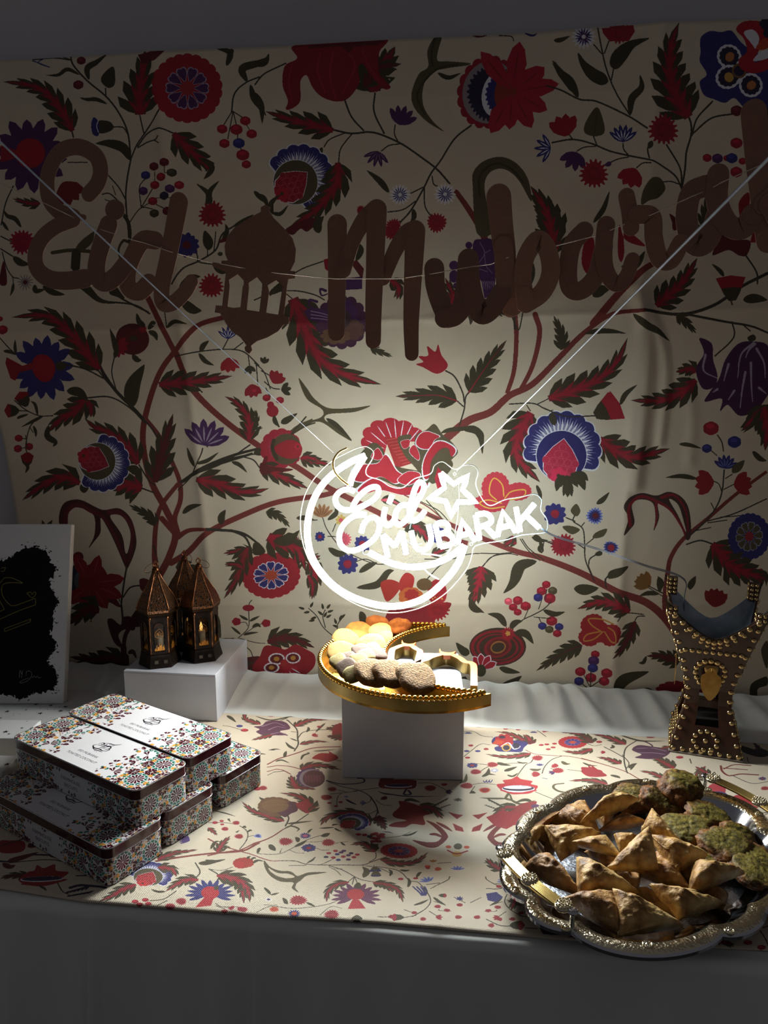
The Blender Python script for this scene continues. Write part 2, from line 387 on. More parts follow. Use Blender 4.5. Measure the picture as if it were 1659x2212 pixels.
        for i in range(44):
            t = math.radians(-108+216*i/43); e = np.array([math.cos(t)*d[0]+math.sin(t)*nn[0], math.cos(t)*d[1]+math.sin(t)*nn[1]]); f = np.array([-e[1], e[0]])
            s.put([c+e*r*.5+f*r*.045, c+e*r*(.80+.08*(i % 2)), c+e*r*.5-f*r*.045], tuple(.5*u+.5*v for u, v in zip(wh, fringe)) if i % 2 else wh)
        ch = c-d*r*.16; s.put(arc(r*.66, ch, 0, 360), wh); s.put(arc(r*.64, ch, 0, 360), hull)
        H = [ch+d*r*.46, ch+d*r*.2+nn*r*.26, ch-d*r*.1+nn*r*.46, ch-d*r*.45+nn*r*.42, ch-d*r*.68+nn*r*.16, ch-d*r*.72, ch-d*r*.68-nn*r*.16, ch-d*r*.45-nn*r*.42, ch-d*r*.1-nn*r*.46, ch+d*r*.2-nn*r*.26]
        s.put(np.array(H)*1.0, wh); s.put(ch+(np.array(H)-ch)*.95, seed)
        for i in range(5):
            for j in range(-2, 3):
                p = ch+d*r*(.22-.19*i)+nn*r*(.19*(j+.5*(i % 2)))
                if abs(j+.5*(i % 2)) > (0.7, 1.3, 2.1, 2.1, 1.6)[i]: continue
                t = np.radians(np.arange(0, 360, 40)); s.put(p+np.outer(np.cos(t)*r*.10, d)+np.outer(np.sin(t)*r*.1, nn), PNK); s.put(p+np.outer(np.cos(t)*r*.088, d)+np.outer(np.sin(t)*r*.088, nn), seed)
        p = ch-d*r*.52
        for i in range(6):
            e = math.radians(60*i); v = d*math.cos(e)+nn*math.sin(e); t = np.radians(np.arange(0, 360, 40)); s.put(p+v*r*.14+np.outer(np.cos(t)*r*.09, d)+np.outer(np.sin(t)*r*.09, nn), tuple(min(1, c_*1.2) for c_ in seed))
        s.put(p+r*.05*np.stack([np.cos(np.arange(6)), np.sin(np.arange(6))], 1), OLV)
    def bud(s, x, y, r, ang, col=RED, cup=OLV):
        s.pet(x, y, ang, 0, r, r*.95, col, .75); c = s.P([(x, y)])[0]; a = math.radians(ang); d = np.array([math.cos(a), math.sin(a)]); nn = np.array([-d[1], d[0]])
        s.put([c-nn*r*.1, c+d*r*.25-nn*r*.33, c+d*r*.62-nn*r*.42, c+d*r*.52, c+d*r*.62+nn*r*.42, c+d*r*.25+nn*r*.33, c+nn*r*.1], cup)
    def cup(s, x, y, r, ang, col=RED, cupc=OLV, h=1.0):    # bell seen from the side, mouth towards ang
        c = s.P([(x, y)])[0]; a = math.radians(ang); d = np.array([math.cos(a), math.sin(a)]); nn = np.array([-d[1], d[0]])
        s.put([c-nn*r*.15, c+d*r*.3-nn*r*.34, c+d*r*h*.95-nn*r*.62, c+d*r*h*1.05, c+d*r*h*.95+nn*r*.62, c+d*r*.3+nn*r*.34, c+nn*r*.15], col)
        s.put([c-nn*r*.15, c+d*r*.3-nn*r*.34, c+d*r*.52-nn*r*.42, c+d*r*.56, c+d*r*.52+nn*r*.42, c+d*r*.3+nn*r*.34, c+nn*r*.15], cupc)
    def many(s, fn, *L, **k):
        for q in L: fn(*q, **k)
# ---------------------------------------------------------------- the print of the hanging cloth
WPX = 1480.   # texels per metre
WS0, WZ0, WW, WH_ = -1.12, .70, 2.26, 1.46
def _wtr(P):
    q = SZ(P[:, 0], P[:, 1]); return np.stack([(q[:, 0]-WS0)*WPX, (q[:, 1]-WZ0)*WPX], -1)
wink = Ink(int(WW*WPX), int(WH_*WPX), CRM, _wtr); D = Draw(wink); K = 2.9625
M = D.many
# --- trunks and branches first (whole-picture pixels)
D.fr(0, 0, 1)
D.st(12, [(345, 1245), (368, 1200), (380, 1150), (358, 1100), (330, 1050), (312, 990), (308, 930), (325, 860), (350, 800), (385, 755), (430, 705), (490, 685)], BRO, 8)
D.st(9, [(350, 1120), (385, 1155), (378, 1120), (390, 1080), (388, 1040), (372, 1000), (345, 945), (310, 900)], BRO, 7)
D.st(6, [(308, 905), (285, 880), (250, 845), (225, 810), (215, 790)], STM, 5)
D.st(9, [(395, 790), (380, 760), (355, 710), (330, 660), (310, 620)], BRO, 9)
D.st(10, [(385, 765), (398, 800), (425, 850), (480, 905), (560, 965), (640, 1010), (700, 1050), (780, 1090), (900, 1145), (1010, 1175)], BRO, 9)
D.st(10, [(372, 1215), (410, 1190), (450, 1150), (520, 1115), (600, 1085), (700, 1070), (760, 1050)], BRO, 8)
D.st(9, [(385, 1160), (410, 1145), (450, 1142)], BRO, 5); D.st(5, [(450, 1142), (520, 1150), (560, 1175)], STM, 3); D.st(4, [(500, 1145), (530, 1160), (545, 1190)], STM, 3)
D.st(9, [(338, 1235), (335, 1190), (338, 1130), (350, 1090), (385, 1045)], BRO, 7)
D.st(6, [(395, 1040), (440, 1010), (500, 985), (555, 970)], STM, 4); D.st(5, [(430, 1015), (480, 1000), (545, 980)], STM, 4)
D.st(14, [(1480, 1400), (1440, 1340), (1395, 1300), (1330, 1275), (1250, 1235), (1170, 1205), (1110, 1190), (1010, 1150), (900, 1100)], BRO, 7)
D.st(9, [(1440, 1345), (1434, 1300), (1442, 1230), (1450, 1200), (1475, 1165), (1530, 1120), (1590, 1070), (1659, 1020)], BRO, 5)
D.st(14, [(960, 950), (1010, 910), (1060, 890), (1100, 855), (1150, 830), (1210, 770), (1260, 720), (1320, 680), (1390, 672)], BRO, 6)
D.st(5, [(1390, 672), (1470, 680), (1540, 660), (1600, 620), (1659, 590)], STM, 5); D.st(4, [(1470, 678), (1560, 695), (1620, 705), (1659, 720)], STM, 3)
D.st(9, [(1155, 680), (1165, 720), (1150, 790), (1120, 850)], BRO, 7); D.st(8, [(1112, 680), (1115, 730), (1110, 800), (1095, 850)], BRO, 7)
D.st(13, [(1280, 700), (1330, 640), (1380, 590), (1410, 570)], BRO, 9)
D.st(8, [(985, 415), (1010, 450), (1040, 500), (1060, 560)], BRO, 12)
# --- top left
D.fr(0, 0, K)
D.ac([(465, 840), (400, 720), (300, 600), (190, 545), (10, 520)], 105, 6); D.st(8, [(450, 360), (470, 420), (560, 520), (680, 620), (760, 720), (820, 850), (840, 1020)]); D.st(8, [(840, 1020), (815, 1150), (805, 1280), (820, 1470)])
D.st(7, [(840, 1020), (880, 930), (930, 860), (1000, 760), (1060, 660)]); D.st(6, [(925, 855), (910, 790), (900, 740)]); D.st(7, [(885, 940), (950, 860), (1030, 830), (1120, 860)])
D.st(6, [(885, 950), (950, 915), (1000, 900), (1020, 875)]); D.st(5, [(995, 905), (1025, 922)]); D.st(6, [(450, 385), (340, 370), (200, 380)]); D.st(5, [(400, 365), (455, 385)])
D.st(5, [(200, 385), (240, 400), (300, 425)], NAV); D.st(5, [(270, 375), (240, 400), (315, 430)], NAV); D.lf(26, [(510, 480), (430, 445), (370, 480), (290, 480)]); D.lf(26, [(690, 670), (620, 640), (560, 640), (510, 628)])
D.lf(40, [(570, 515), (560, 440), (620, 400), (690, 348)]); D.sp([(690, 565), (648, 520), (670, 470), (728, 432), (742, 510), (730, 555)], OLV); D.st(6, [(680, 620), (678, 565)])
D.st(6, [(820, 860), (790, 820), (730, 815)]); D.sp([(730, 820), (690, 850), (630, 850), (625, 780), (700, 780)], OLV); D.sp([(625, 770), (600, 755), (585, 800), (595, 860), (630, 870), (638, 810)], NAV); D.st(4, [(630, 775), (620, 810), (632, 850)], WHT)
D.lf(62, [(840, 1030), (790, 950), (700, 920), (610, 920)]); D.be(520, 390, 30, DRE); D.be(502, 545, 34, DRE)
D.ac([(905, 740), (900, 600), (925, 450), (940, 330)], 165, 4, base=.7)
D.pl([(890, 360), (1065, 330), (1000, 400), (920, 420)], DRE)
D.ros(1203, 570, 222, 222, .3, (.60, .06, .16), PUR, (.62, .56, .66), (.62, .14, .20), 10, .60)
D.ac([(1115, 860), (1200, 950), (1290, 1030), (1350, 1080), (1300, 1150)], 110, 4); D.lf(36, [(1270, 1010), (1350, 1060), (1340, 1110), (1300, 1150)])
for x in (0,):
    D.daisy(190, 990, 240, 14, PUR, (.60, .03, .12), .36, .36, .5); D.disc(190, 980, 95, (.62, .04, .14)); D.pl([(0, 930), (100, 960), (100, 1010), (0, 1040)], RED); D.st(7, [(470, 880), (460, 840)])
D.st(6, [(80, 1190), (30, 1300), (0, 1440)]); D.lf(30, [(130, 1455), (90, 1400), (40, 1380), (15, 1340)]); D.ac([(250, 1300), (180, 1300), (75, 1270)], 45, 3)
D.tulip(400, 1170, 150, 60, (.45, .06, .13)); D.st(5, [(430, 1040), (560, 1040)]); D.st(6, [(805, 1280), (760, 1200), (690, 1120)]); D.st(6, [(760, 1290), (700, 1240), (650, 1245)])
D.st(4, [(740, 1250), (720, 1190)]); D.st(4, [(760, 1290), (690, 1285), (670, 1275)])
for x, y, c in ((990, 1070, DRE), (1058, 1045, DRE), (935, 1125, NAV), (1105, 1110, OLV), (1037, 1138, RED), (995, 1188, RED), (1150, 1188, RED), (918, 1225, PUR), (1093, 1213, PUR), (1057, 1258, BLD), (980, 1290, RED), (990, 1368, OLV), (1075, 1355, DRE)):
    D.be(x, y, 31, c)
M(D.st, (5, [(905, 1330), (895, 1200), (940, 1140)]), (5, [(905, 1330), (980, 1210)]), (5, [(1000, 1310), (1060, 1340)]), (5, [(820, 1440), (900, 1335), (980, 1340)]), (4, [(995, 1100), (995, 1160)]), (4, [(1062, 1070), (1062, 1110), (1090, 1110)]), (4, [(1000, 1270), (1120, 1270)]), (4, [(960, 1300), (900, 1335)]))
D.ca(1357, 1372, 86); D.lf(34, [(1320, 1310), (1330, 1240), (1255, 1175)]); D.lf(34, [(1350, 1310), (1340, 1230), (1400, 1155)]); D.lf(22, [(1340, 1250), (1335, 1280), (1325, 1310)])
D.lf(40, [(1450, 425), (1470, 340), (1385, 312)]); D.st(26, [(1480, 330), (1470, 350)], OLV); D.st(7, [(1480, 720), (1500, 600), (1570, 530), (1659, 490)]); D.lf(50, [(1580, 525), (1550, 440), (1659, 400), (1720, 360)])
M(D.st, (5, [(1485, 710), (1430, 800)]), (5, [(1490, 710), (1455, 890)]), (5, [(1485, 710), (1580, 770)]), (5, [(1490, 710), (1510, 800)]), (5, [(1520, 830), (1520, 900), (1550, 980)]), (4, [(1570, 790), (1600, 840)]))
for x, y, r, c in ((1420, 826, 34, RED), (1510, 828, 40, RED), (1567, 772, 34, RED), (1607, 855, 34, RED), (1434, 918, 34, RED), (1525, 915, 38, NAV), (1550, 990, 42, RED), (1572, 1050, 30, RED)): D.be(x, y, r, c)
D.lf(42, [(1600, 540), (1620, 620), (1659, 680), (1700, 740)]); D.lf(30, [(1620, 1220), (1659, 1260), (1700, 1300)]); D.lf(30, [(1490, 1450), (1560, 1410), (1620, 1370)])
# --- top middle
D.fr(550, 0, K)
D.lf(40, [(-20, 410), (60, 400), (90, 340)]); D.st(7, [(0, 540), (60, 470), (200, 400)]); D.lf(40, [(0, 590), (40, 680), (45, 790)])
TR = (.52, .045, .14)
D.ac([(770, 590), (760, 470), (850, 380), (900, 300)], 170, 4, TR, base=.7); D.ac([(700, 560), (780, 440), (940, 415)], 110, 3, DRE)
D.sp([(245, 290), (530, 270), (840, 250), (800, 330), (790, 400), (800, 480), (870, 560), (820, 570), (740, 480), (690, 410), (660, 440), (670, 530), (600, 630), (520, 650), (430, 620), (370, 560), (330, 480), (290, 520), (290, 640), (240, 690), (195, 695), (210, 640), (175, 540), (190, 420), (270, 370)], TR)
for a in (.52,): 
    M(D.st, (7, [(420, 340), (400, 450), (450, 590)], (.62, .10, .22)), (7, [(500, 330), (480, 480), (520, 640)], (.62, .10, .22)), (7, [(600, 340), (640, 430), (560, 600)], (.62, .10, .22)), (6, [(240, 400), (215, 520), (240, 660)], (.62, .10, .22)), (6, [(690, 330), (740, 440), (800, 520)], (.62, .10, .22)), (12, [(350, 300), (600, 285), (800, 270)], DRE))
D.pl([(360, 288), (610, 275), (840, 258), (780, 290), (640, 300), (600, 340), (560, 300)], DRE)
M(D.st, (8, [(575, 640), (620, 750), (700, 840)]), (8, [(770, 600), (765, 720), (830, 860)]), (9, [(500, 830), (620, 855), (760, 850), (930, 920), (1080, 1020), (1170, 1090), (1250, 1180)]), (6, [(920, 915), (895, 860), (900, 800)]), (6, [(930, 925), (860, 935), (810, 970)]), (6, [(620, 860), (550, 950), (535, 1040)]), (6, [(580, 850), (480, 890), (440, 940)]), (8, [(1385, 805), (1280, 890), (1190, 1030), (1130, 1110), (1080, 1210), (1000, 1350), (930, 1430)]), (6, [(1135, 1130), (1145, 1180), (1170, 1195)]), (6, [(1000, 1240), (1080, 1200)]), (6, [(1085, 1200), (1090, 1320), (1130, 1390)]), (6, [(1030, 1290), (950, 1345), (850, 1360)]))
D.ac([(500, 835), (380, 800), (250, 770), (65, 710)], 105, 4); D.lf(36, [(430, 940), (400, 1000), (360, 990)])
D.lotus(925, 805, 130, -70, 5, PUR, None, 95, .34); D.lotus(790, 970, 105, 105, 5, PUR, (.45, .4, .5), 110, .26)
D.lf(40, [(860, 1235), (800, 1160), (715, 1090)]); D.aster(930, 1250, 70); D.aster(1218, 1245, 72)
D.sp([(1150, 240), (1195, 240), (1175, 320), (1170, 390), (1240, 395), (1370, 405), (1360, 420), (1230, 440), (1130, 470), (1080, 560), (1080, 680), (1140, 780), (1210, 845), (1100, 780), (1020, 690), (1005, 600), (1050, 480), (1110, 430), (1105, 330)], OLD); D.lf(30, [(1170, 470), (1240, 500), (1320, 470)])
D.st(10, [(1150, 250), (1130, 350), (1140, 430)], OLV); D.st(9, [(1300, 415), (1180, 440), (1090, 520), (1040, 620), (1090, 740)], OLV)
D.pom(285, 1140, 222, -40); D.ac([(530, 1040), (530, 1150), (470, 1250), (380, 1350), (210, 1460)], 120, 6); D.lf(26, [(105, 1360), (160, 1365), (210, 1310)], OLV); D.lf(34, [(110, 1370), (100, 1300), (160, 1240)]); D.lf(30, [(80, 1320), (50, 1260), (0, 1240)])
D.ca(1165, 1425, 62); D.ca(890, 1450, 50); D.ca(680, 1345, 30); D.lf(34, [(1015, 1340), (1020, 1390), (1000, 1420)])
D.sp([(1395, 1200), (1400, 1100), (1470, 1030), (1580, 1005), (1680, 1050), (1750, 1150), (1770, 1290), (1700, 1170), (1640, 1105), (1570, 1080), (1500, 1110), (1470, 1190), (1490, 1330), (1520, 1490), (1420, 1490)], OLD)
D.st(10, [(1440, 1250), (1440, 1130), (1530, 1050), (1640, 1080), (1720, 1170)], OLV)
# star flower (pink and striped)
X, Y = 1530, 590
D.disc(1490, 590, 195, RED, 240, .25, scal=18, amp=.08); D.disc(1500, 590, 170, (.55, .5, .52), 205, .25); D.disc(1500, 590, 135, BLD, 185, .25, jag=30, amp=.10); D.disc(1560, 600, 105, WHT, 155, .25); D.disc(1575, 600, 96, NAV, 140, .25, jag=24, amp=.1); D.disc(1640, 590, 105, (.55, .18, .14), 150, .2)
for a, r, w in ((-128, 330, 120), (-82, 330, 130), (-38, 260, 130), (-10, 300, 120), (28, 250, 120), (62, 260, 120), (118, 300, 130), (95, 240, 110)): D.pet(1650, 590, a, 20, r, w, (.66, .09, .20), .55); D.pet(1650, 590, a, 60, r*.85, 10, (.5, .05, .13))
D.st(5, [(1560, 225), (1640, 230), (1659, 260)], OLV); D.lf(12, [(1390, 228), (1440, 234), (1490, 224)], DRE)
# --- top right
D.fr(1100, 0, K)
M(D.st, (8, [(240, 550), (330, 580), (450, 640), (560, 655), (760, 750), (880, 830)]), (7, [(565, 185), (590, 320), (620, 450), (680, 600), (770, 745)]), (6, [(540, 290), (590, 350)]), (6, [(635, 270), (605, 350)]), (6, [(665, 445), (650, 520)]), (9, [(1100, 1215), (1120, 1100), (1130, 980), (1160, 870), (1160, 800), (1145, 755)]), (8, [(1165, 870), (1200, 760), (1300, 650)]), (8, [(1170, 860), (1290, 760), (1430, 730)]), (8, [(1100, 1210), (1090, 1080), (1000, 930)]), (8, [(1100, 1210), (1060, 1130), (960, 1060), (890, 1030), (760, 1000), (640, 970), (520, 920), (400, 895), (270, 915)]), (6, [(550, 940), (480, 945), (430, 970)]), (6, [(405, 895), (380, 860)]), (6, [(560, 935), (535, 870)]), (6, [(760, 1000), (730, 960), (725, 920)]), (6, [(760, 1010), (700, 1020), (650, 1040)]), (6, [(900, 1050), (850, 1050), (810, 1080)]), (7, [(890, 1020), (880, 960), (905, 920)]), (6, [(1080, 1180), (1030, 1165), (975, 1170)]))
D.ac([(440, 625), (390, 560), (330, 480), (275, 385)], 36, 1, None); D.lf(58, [(440, 630), (390, 530), (330, 470), (275, 385)]); D.sp([(630, 530), (580, 550), (500, 500), (450, 410), (440, 340), (490, 400), (560, 450), (610, 480)], OLV)
D.sp([(660, 445), (640, 400), (670, 330), (760, 270), (890, 255), (800, 310), (750, 380), (700, 440)], OLV); D.lf(48, [(770, 745), (780, 640), (840, 570), (832, 485)]); D.lf(30, [(285, 258), (330, 255), (390, 230)]); D.aster(475, 238, 80); D.disc(475, 238, 40, PUR, jag=12, amp=.5); D.disc(475, 238, 14, WHT)
D.pl([(590, 185), (790, 170), (800, 210), (760, 270), (640, 270), (600, 220)], RED); D.ca(700, 215, 70); D.lf(14, [(95, 208), (150, 225), (180, 208)], NAV)
D.ac([(1145, 755), (1060, 620), (1020, 470), (1030, 300), (1080, 155)], 185, 6, base=.55)
D.sp([(1520, 700), (1440, 630), (1380, 660), (1310, 640), (1240, 610), (1215, 530), (1260, 480), (1215, 400), (1220, 340), (1220, 250), (1280, 205), (1350, 210), (1420, 200), (1480, 270), (1560, 330), (1700, 400), (1700, 650), (1620, 700)], NAV)
for x, y, rx, ry, ro in ((1405, 365, 82, 78, .6), (1400, 495, 88, 76, 2.6), (1545, 545, 80, 78, .9)):
    D.disc(x, y, rx, WHT, ry, ro, scal=14, amp=.05); D.disc(x, y, rx*.80, BLD, ry*.8, ro, scal=12, amp=.1); D.disc(x+4, y+2, rx*.34, GLD if y > 450 and x < 1450 else (.72, .45, .25), ry*.42, ro)
D.disc(1470, 455, 48, (.45, .33, .2)); D.disc(1470, 455, 34, BLD)
D.sp([(1450, 190), (1500, 140), (1600, 135), (1659, 160), (1659, 260), (1600, 320), (1570, 400), (1659, 370), (1659, 440), (1560, 470), (1480, 440), (1470, 380), (1520, 330), (1500, 250)], (.66, .06, .17)); D.sp([(1500, 210), (1560, 190), (1600, 240), (1580, 310), (1550, 280)], WHT); D.sp([(1560, 390), (1610, 330), (1659, 320), (1659, 370)], WHT); D.sp([(1580, 300), (1640, 240), (1659, 300), (1610, 320)], ORA)
D.disc(1640, 150, 40, BLD, scal=5, amp=.2); D.disc(1655, 210, 30, BLD)
D.tulip(365, 870, 140, -105, (.60, .05, .16), 4); D.sp([(480, 850), (490, 780), (560, 690), (605, 800), (600, 860), (540, 875)], OLD); D.st(4, [(545, 860), (560, 720)], OLV)
D.lotus(265, 950, 110, 180, 5, NAV, WHT, 120, .26); D.lotus(725, 915, 115, -90, 6, NAV, WHT, 105, .28); D.lotus(430, 975, 125, 110, 4, PUR, None, 90, .42); D.tulip(800, 1085, 125, 115, (.60, .05, .16), 4)
D.ca(980, 838, 98); D.ca(540, 1115, 92); D.lf(30, [(650, 1040), (630, 1055), (605, 1060)], PUR); D.lf(34, [(905, 910), (895, 940), (890, 960)])
D.sp([(840, 1315), (850, 1230), (900, 1150), (960, 1145), (995, 1210), (950, 1270), (890, 1290)], OLD); D.lf(34, [(535, 1430), (600, 1340), (640, 1225)]); D.lf(46, [(1050, 1480), (1060, 1430), (1020, 1370)], DRE)
D.be(1455, 915, 40, RED); D.be(1455, 710, 40, DRE); D.be(1265, 1012, 30, RED); D.be(1332, 1015, 36, PUR); D.be(1392, 1012, 22, RED); D.be(1425, 1012, 38, NAV); D.be(1495, 1030, 26, RED); D.be(1455, 1100, 40, RED)
D.ac([(300, 1500), (290, 1450), (230, 1330), (135, 1190)], 115, 4); D.sp([(1470, 1300), (1530, 1230), (1540, 1300), (1490, 1420)], (.55, .04, .1)); D.sp([(1590, 1460), (1610, 1395), (1640, 1460), (1610, 1480)], NAV); D.sp([(1540, 700), (1700, 700), (1700, 760), (1640, 850)], OLV)
# leaf seen through the a / k
D.ac([(1270, 1500), (1250, 1400), (1280, 1230)], 70, 4, None)
# --- right side, second row
D.fr(1100, 480, K)
D.ac([(290, 210), (270, 100), (240, -60), (135, -230)], 130, 5); D.sp([(460, 260), (480, 130), (530, 100), (540, 180), (500, 330)], (.55, .045, .15)); D.sp([(700, 20), (740, 120), (860, 160), (780, 80), (730, 60), (730, 200), (710, 260), (690, 200)], (.55, .045, .15)); D.sp([(90, 440), (120, 300), (145, 300), (130, 470)], (.55, .05, .15)); D.lf(40, [(130, 230), (145, 330), (130, 420)])
D.lf(70, [(530, 480), (580, 440), (640, 430)]); D.lf(50, [(710, 290), (800, 280), (860, 190)]); D.st(6, [(0, 570), (30, 640), (60, 690), (85, 580)], OLV); D.st(10, [(30, 600), (35, 690)], STM)
D.ac([(930, 540), (1000, 480), (1100, 390), (1200, 230)], 115, 5); D.cup(1420, 505, 155, -93, (.60, .06, .17)); D.lf(28, [(1370, 350), (1340, 310), (1290, 268)]); D.st(7, [(1420, 530), (1410, 500)])
D.sp([(1295, 210), (1380, 60), (1420, 110), (1540, 120), (1520, 210), (1470, 215), (1400, 180)], DRE); D.st(8, [(1510, 210), (1580, 320), (1585, 400)]); D.pl([(1540, 130), (1560, 60), (1659, 40), (1659, 140), (1600, 130)], RED)
D.sp([(1590, 10), (1610, -30), (1640, 10), (1620, 50)], NAV); D.lf(60, [(1490, 500), (1570, 490), (1650, 500)])
D.ac([(330, 820), (330, 720), (280, 600)], 62, 4, None); D.lf(34, [(480, 715), (560, 700), (650, 700), (740, 715)]); D.lf(46, [(780, 590), (860, 660), (940, 700), (1020, 765)]); D.ac([(1060, 590), (1120, 640), (1190, 715)], 50, 3, None)
D.ac([(250, 1130), (400, 1080), (560, 1010), (680, 900), (750, 740)], 125, 6); D.cup(555, 1240, 160, -28, (.60, .06, .17)); D.lf(32, [(705, 1170), (740, 1100), (810, 1040)])
M(D.st, (6, [(0, 1165), (150, 1160), (240, 1200), (380, 1240), (550, 1240)]), (5, [(180, 1165), (250, 1130)]), (5, [(110, 1170), (135, 1210)]), (5, [(360, 1230), (400, 1275)]), (7, [(1420, 640), (1430, 740), (1310, 860)]), (6, [(1480, 650), (1540, 700)]))
D.ac([(1190, 1010), (1110, 1080), (980, 1140), (770, 1140)], 110, 5); D.ac([(1190, 960), (1150, 940), (1060, 960)], 70, 3); D.lf(50, [(275, 1200), (275, 1250), (275, 1300)])
for q in ([(1230, 1060), (1190, 940), (1240, 840), (1210, 745), (1290, 780), (1300, 880), (1330, 990), (1300, 1060)], [(1340, 1000), (1380, 880), (1460, 780), (1560, 765), (1659, 800), (1700, 1000), (1600, 1190), (1480, 1240), (1400, 1170), (1350, 1210), (1360, 1130), (1250, 1150), (1280, 1090)]): D.sp(q, (.24, .08, .26))
D.pl([(1450, 1150), (1480, 1235), (1510, 1150)], (.24, .08, .26)); D.pl([(1540, 1130), (1590, 1190), (1610, 1100)], (.24, .08, .26)); D.sp([(1520, 740), (1560, 720), (1575, 750), (1540, 765)], OLV)
for q in ([(1250, 850), (1240, 950), (1330, 1000)], [(1560, 775), (1480, 850), (1460, 1000)], [(1570, 780), (1530, 820), (1510, 870)], [(1580, 810), (1630, 900), (1640, 1000)], [(1400, 910), (1370, 1020)], [(1545, 900), (1550, 1040), (1560, 1150)], [(1510, 960), (1490, 1080), (1480, 1190)], [(1440, 1080), (1400, 1140)], [(1330, 1070), (1300, 1090)], [(1600, 1060), (1650, 1100)]):
    D.st(13, q, (.62, .56, .64), 4)
D.ac([(1580, 1180), (1620, 1260), (1659, 1400)], 120, 4); D.ac([(1640, 1200), (1570, 1280), (1485, 1340)], 60, 2)
# --- left, second row
D.fr(0, 480, K)
D.ca(135, 125, 80, (.60, .03, .20)); D.disc(160, 385, 50, (.55, .5, .5), jag=14, amp=.5); D.disc(160, 385, 14, DRE)
M(D.st, (6, [(0, 90), (70, 125)]), (6, [(0, 170), (80, 220)]), (5, [(10, 190), (40, 290), (80, 350), (120, 360)]), (5, [(80, 350), (85, 400)]), (8, [(520, 425), (640, 500), (860, 530), (970, 590)]), (9, [(710, 440), (800, 500), (960, 580)]))
D.lf(44, [(80, 220), (130, 260), (190, 270)]); D.lf(20, [(85, 390), (80, 430), (65, 475)]); D.lf(34, [(220, 400), (230, 440), (290, 430)]); D.lf(40, [(270, 410), (340, 450), (415, 465)]); D.sp([(0, 330), (20, 250), (40, 330), (40, 400), (0, 400)], DRE); D.lf(20, [(5, -10), (30, 30), (50, 55)])
D.st(18, [(330, 195), (450, 180), (600, 190)], OLD); D.lf(60, [(480, 185), (560, 120), (600, 60)], OLD); D.st(46, [(485, 200), (480, 300)], OLV); D.st(20, [(740, -100), (820, 0), (830, 120), (790, 120), (760, 180), (780, 260)], OLV, 8); D.st(9, [(820, 0), (830, 150)])
D.st(40, [(560, 430), (640, 500), (740, 520)], OLV, 6); D.st(50, [(730, 440), (800, 490)], OLV, 8)
M(D.st, (8, [(1110, 400), (1180, 300), (1280, 250), (1380, 180), (1420, 80), (1500, 20)]), (6, [(1270, 250), (1260, 200), (1190, 110)]), (6, [(1280, 260), (1350, 270), (1450, 270)]), (5, [(1370, 190), (1380, 60)]), (5, [(1330, 220), (1330, 170)]))
D.daisy(1200, 150, 80, 12, NAV, DRE, .35); D.sp([(1330, 180), (1300, 130), (1310, 55), (1360, 110), (1360, 160)], OLV); D.ca(1357, 410, 78); D.lf(40, [(1160, 420), (1230, 360), (1290, 350)]); D.lf(60, [(1170, 500), (1240, 560), (1300, 570)]); D.lf(50, [(1370, 270), (1420, 310), (1470, 310)]); D.lf(30, [(1420, 130), (1450, 60), (1440, 10)]); D.be(1410, 205, 16, OLV); D.lf(26, [(1400, 130), (1450, 110), (1480, 120)], DRE)
D.ac([(635, 945), (540, 820), (450, 710), (300, 600), (75, 610)], 125, 6); D.be(20, 690, 34, RED); D.be(0, 620, 20, RED)
D.st(5, [(0, 740), (60, 810), (130, 870)]); D.lf(20, [(100, 850), (95, 800), (98, 750)]); D.lf(22, [(20, 825), (60, 830), (100, 850)])
for i, a in enumerate((-150, -125, -102, -80, -58, -35, -5, 20, 48, 72, 95, 118, 140, 165)): D.pet(270, 935, a, 40, 215 if i % 2 else 200, 66, NAV, .6)
D.sp([(200, 900), (240, 850), (310, 860), (350, 930), (320, 1010), (260, 1020), (210, 970)], (.60, .04, .14)); D.pl([(220, 890), (140, 920), (40, 865), (30, 900), (60, 1000), (90, 1015), (120, 960), (220, 940)], (.56, .05, .15)); D.lf(60, [(350, 915), (390, 920), (425, 910)])
M(D.st, (7, [(420, 912), (540, 940), (660, 1000)]), (7, [(620, 940), (700, 1040), (850, 1190)]), (7, [(550, 1125), (700, 1120), (830, 1190), (930, 1290)]), (8, [(850, 1195), (960, 1310), (1010, 1390)]), (6, [(735, 860), (715, 960), (740, 1070)]), (5, [(80, 1140), (150, 1200), (240, 1240), (330, 1240)]), (5, [(60, 1205), (170, 1210)]), (5, [(250, 1240), (180, 1310), (150, 1430), (160, 1480)]), (5, [(160, 1390), (110, 1385)]), (4, [(175, 1310), (200, 1350)]), (5, [(1080, 680), (1065, 580)]), (6, [(1135, 860), (1280, 830), (1440, 815), (1560, 830), (1659, 920)]), (5, [(1430, 815), (1465, 750)]), (5, [(1500, 815), (1560, 770)]), (5, [(1590, 850), (1600, 930)]), (5, [(1640, 900), (1650, 1040)]), (5, [(1330, 1440), (1300, 1400)]), (6, [(1180, 960), (1300, 1090)]))
D.lf(100, [(838, 1190), (850, 1050), (930, 910)]); D.ac([(545, 1130), (470, 1210), (380, 1260), (290, 1350)], 105, 4); D.lf(40, [(300, 1300), (290, 1370), (340, 1410), (325, 1440)]); D.ac([(550, 1140), (580, 1200), (570, 1250)], 70, 2); D.lf(60, [(420, 1080), (500, 1090), (560, 1150)])
D.ac([(1020, 1040), (1150, 1030), (1260, 1020), (1490, 985)], 105, 5, (.56, .07, .18)); D.lf(28, [(1080, 680), (1130, 640), (1215, 655)]); D.lf(22, [(880, 585), (905, 640), (930, 655)])
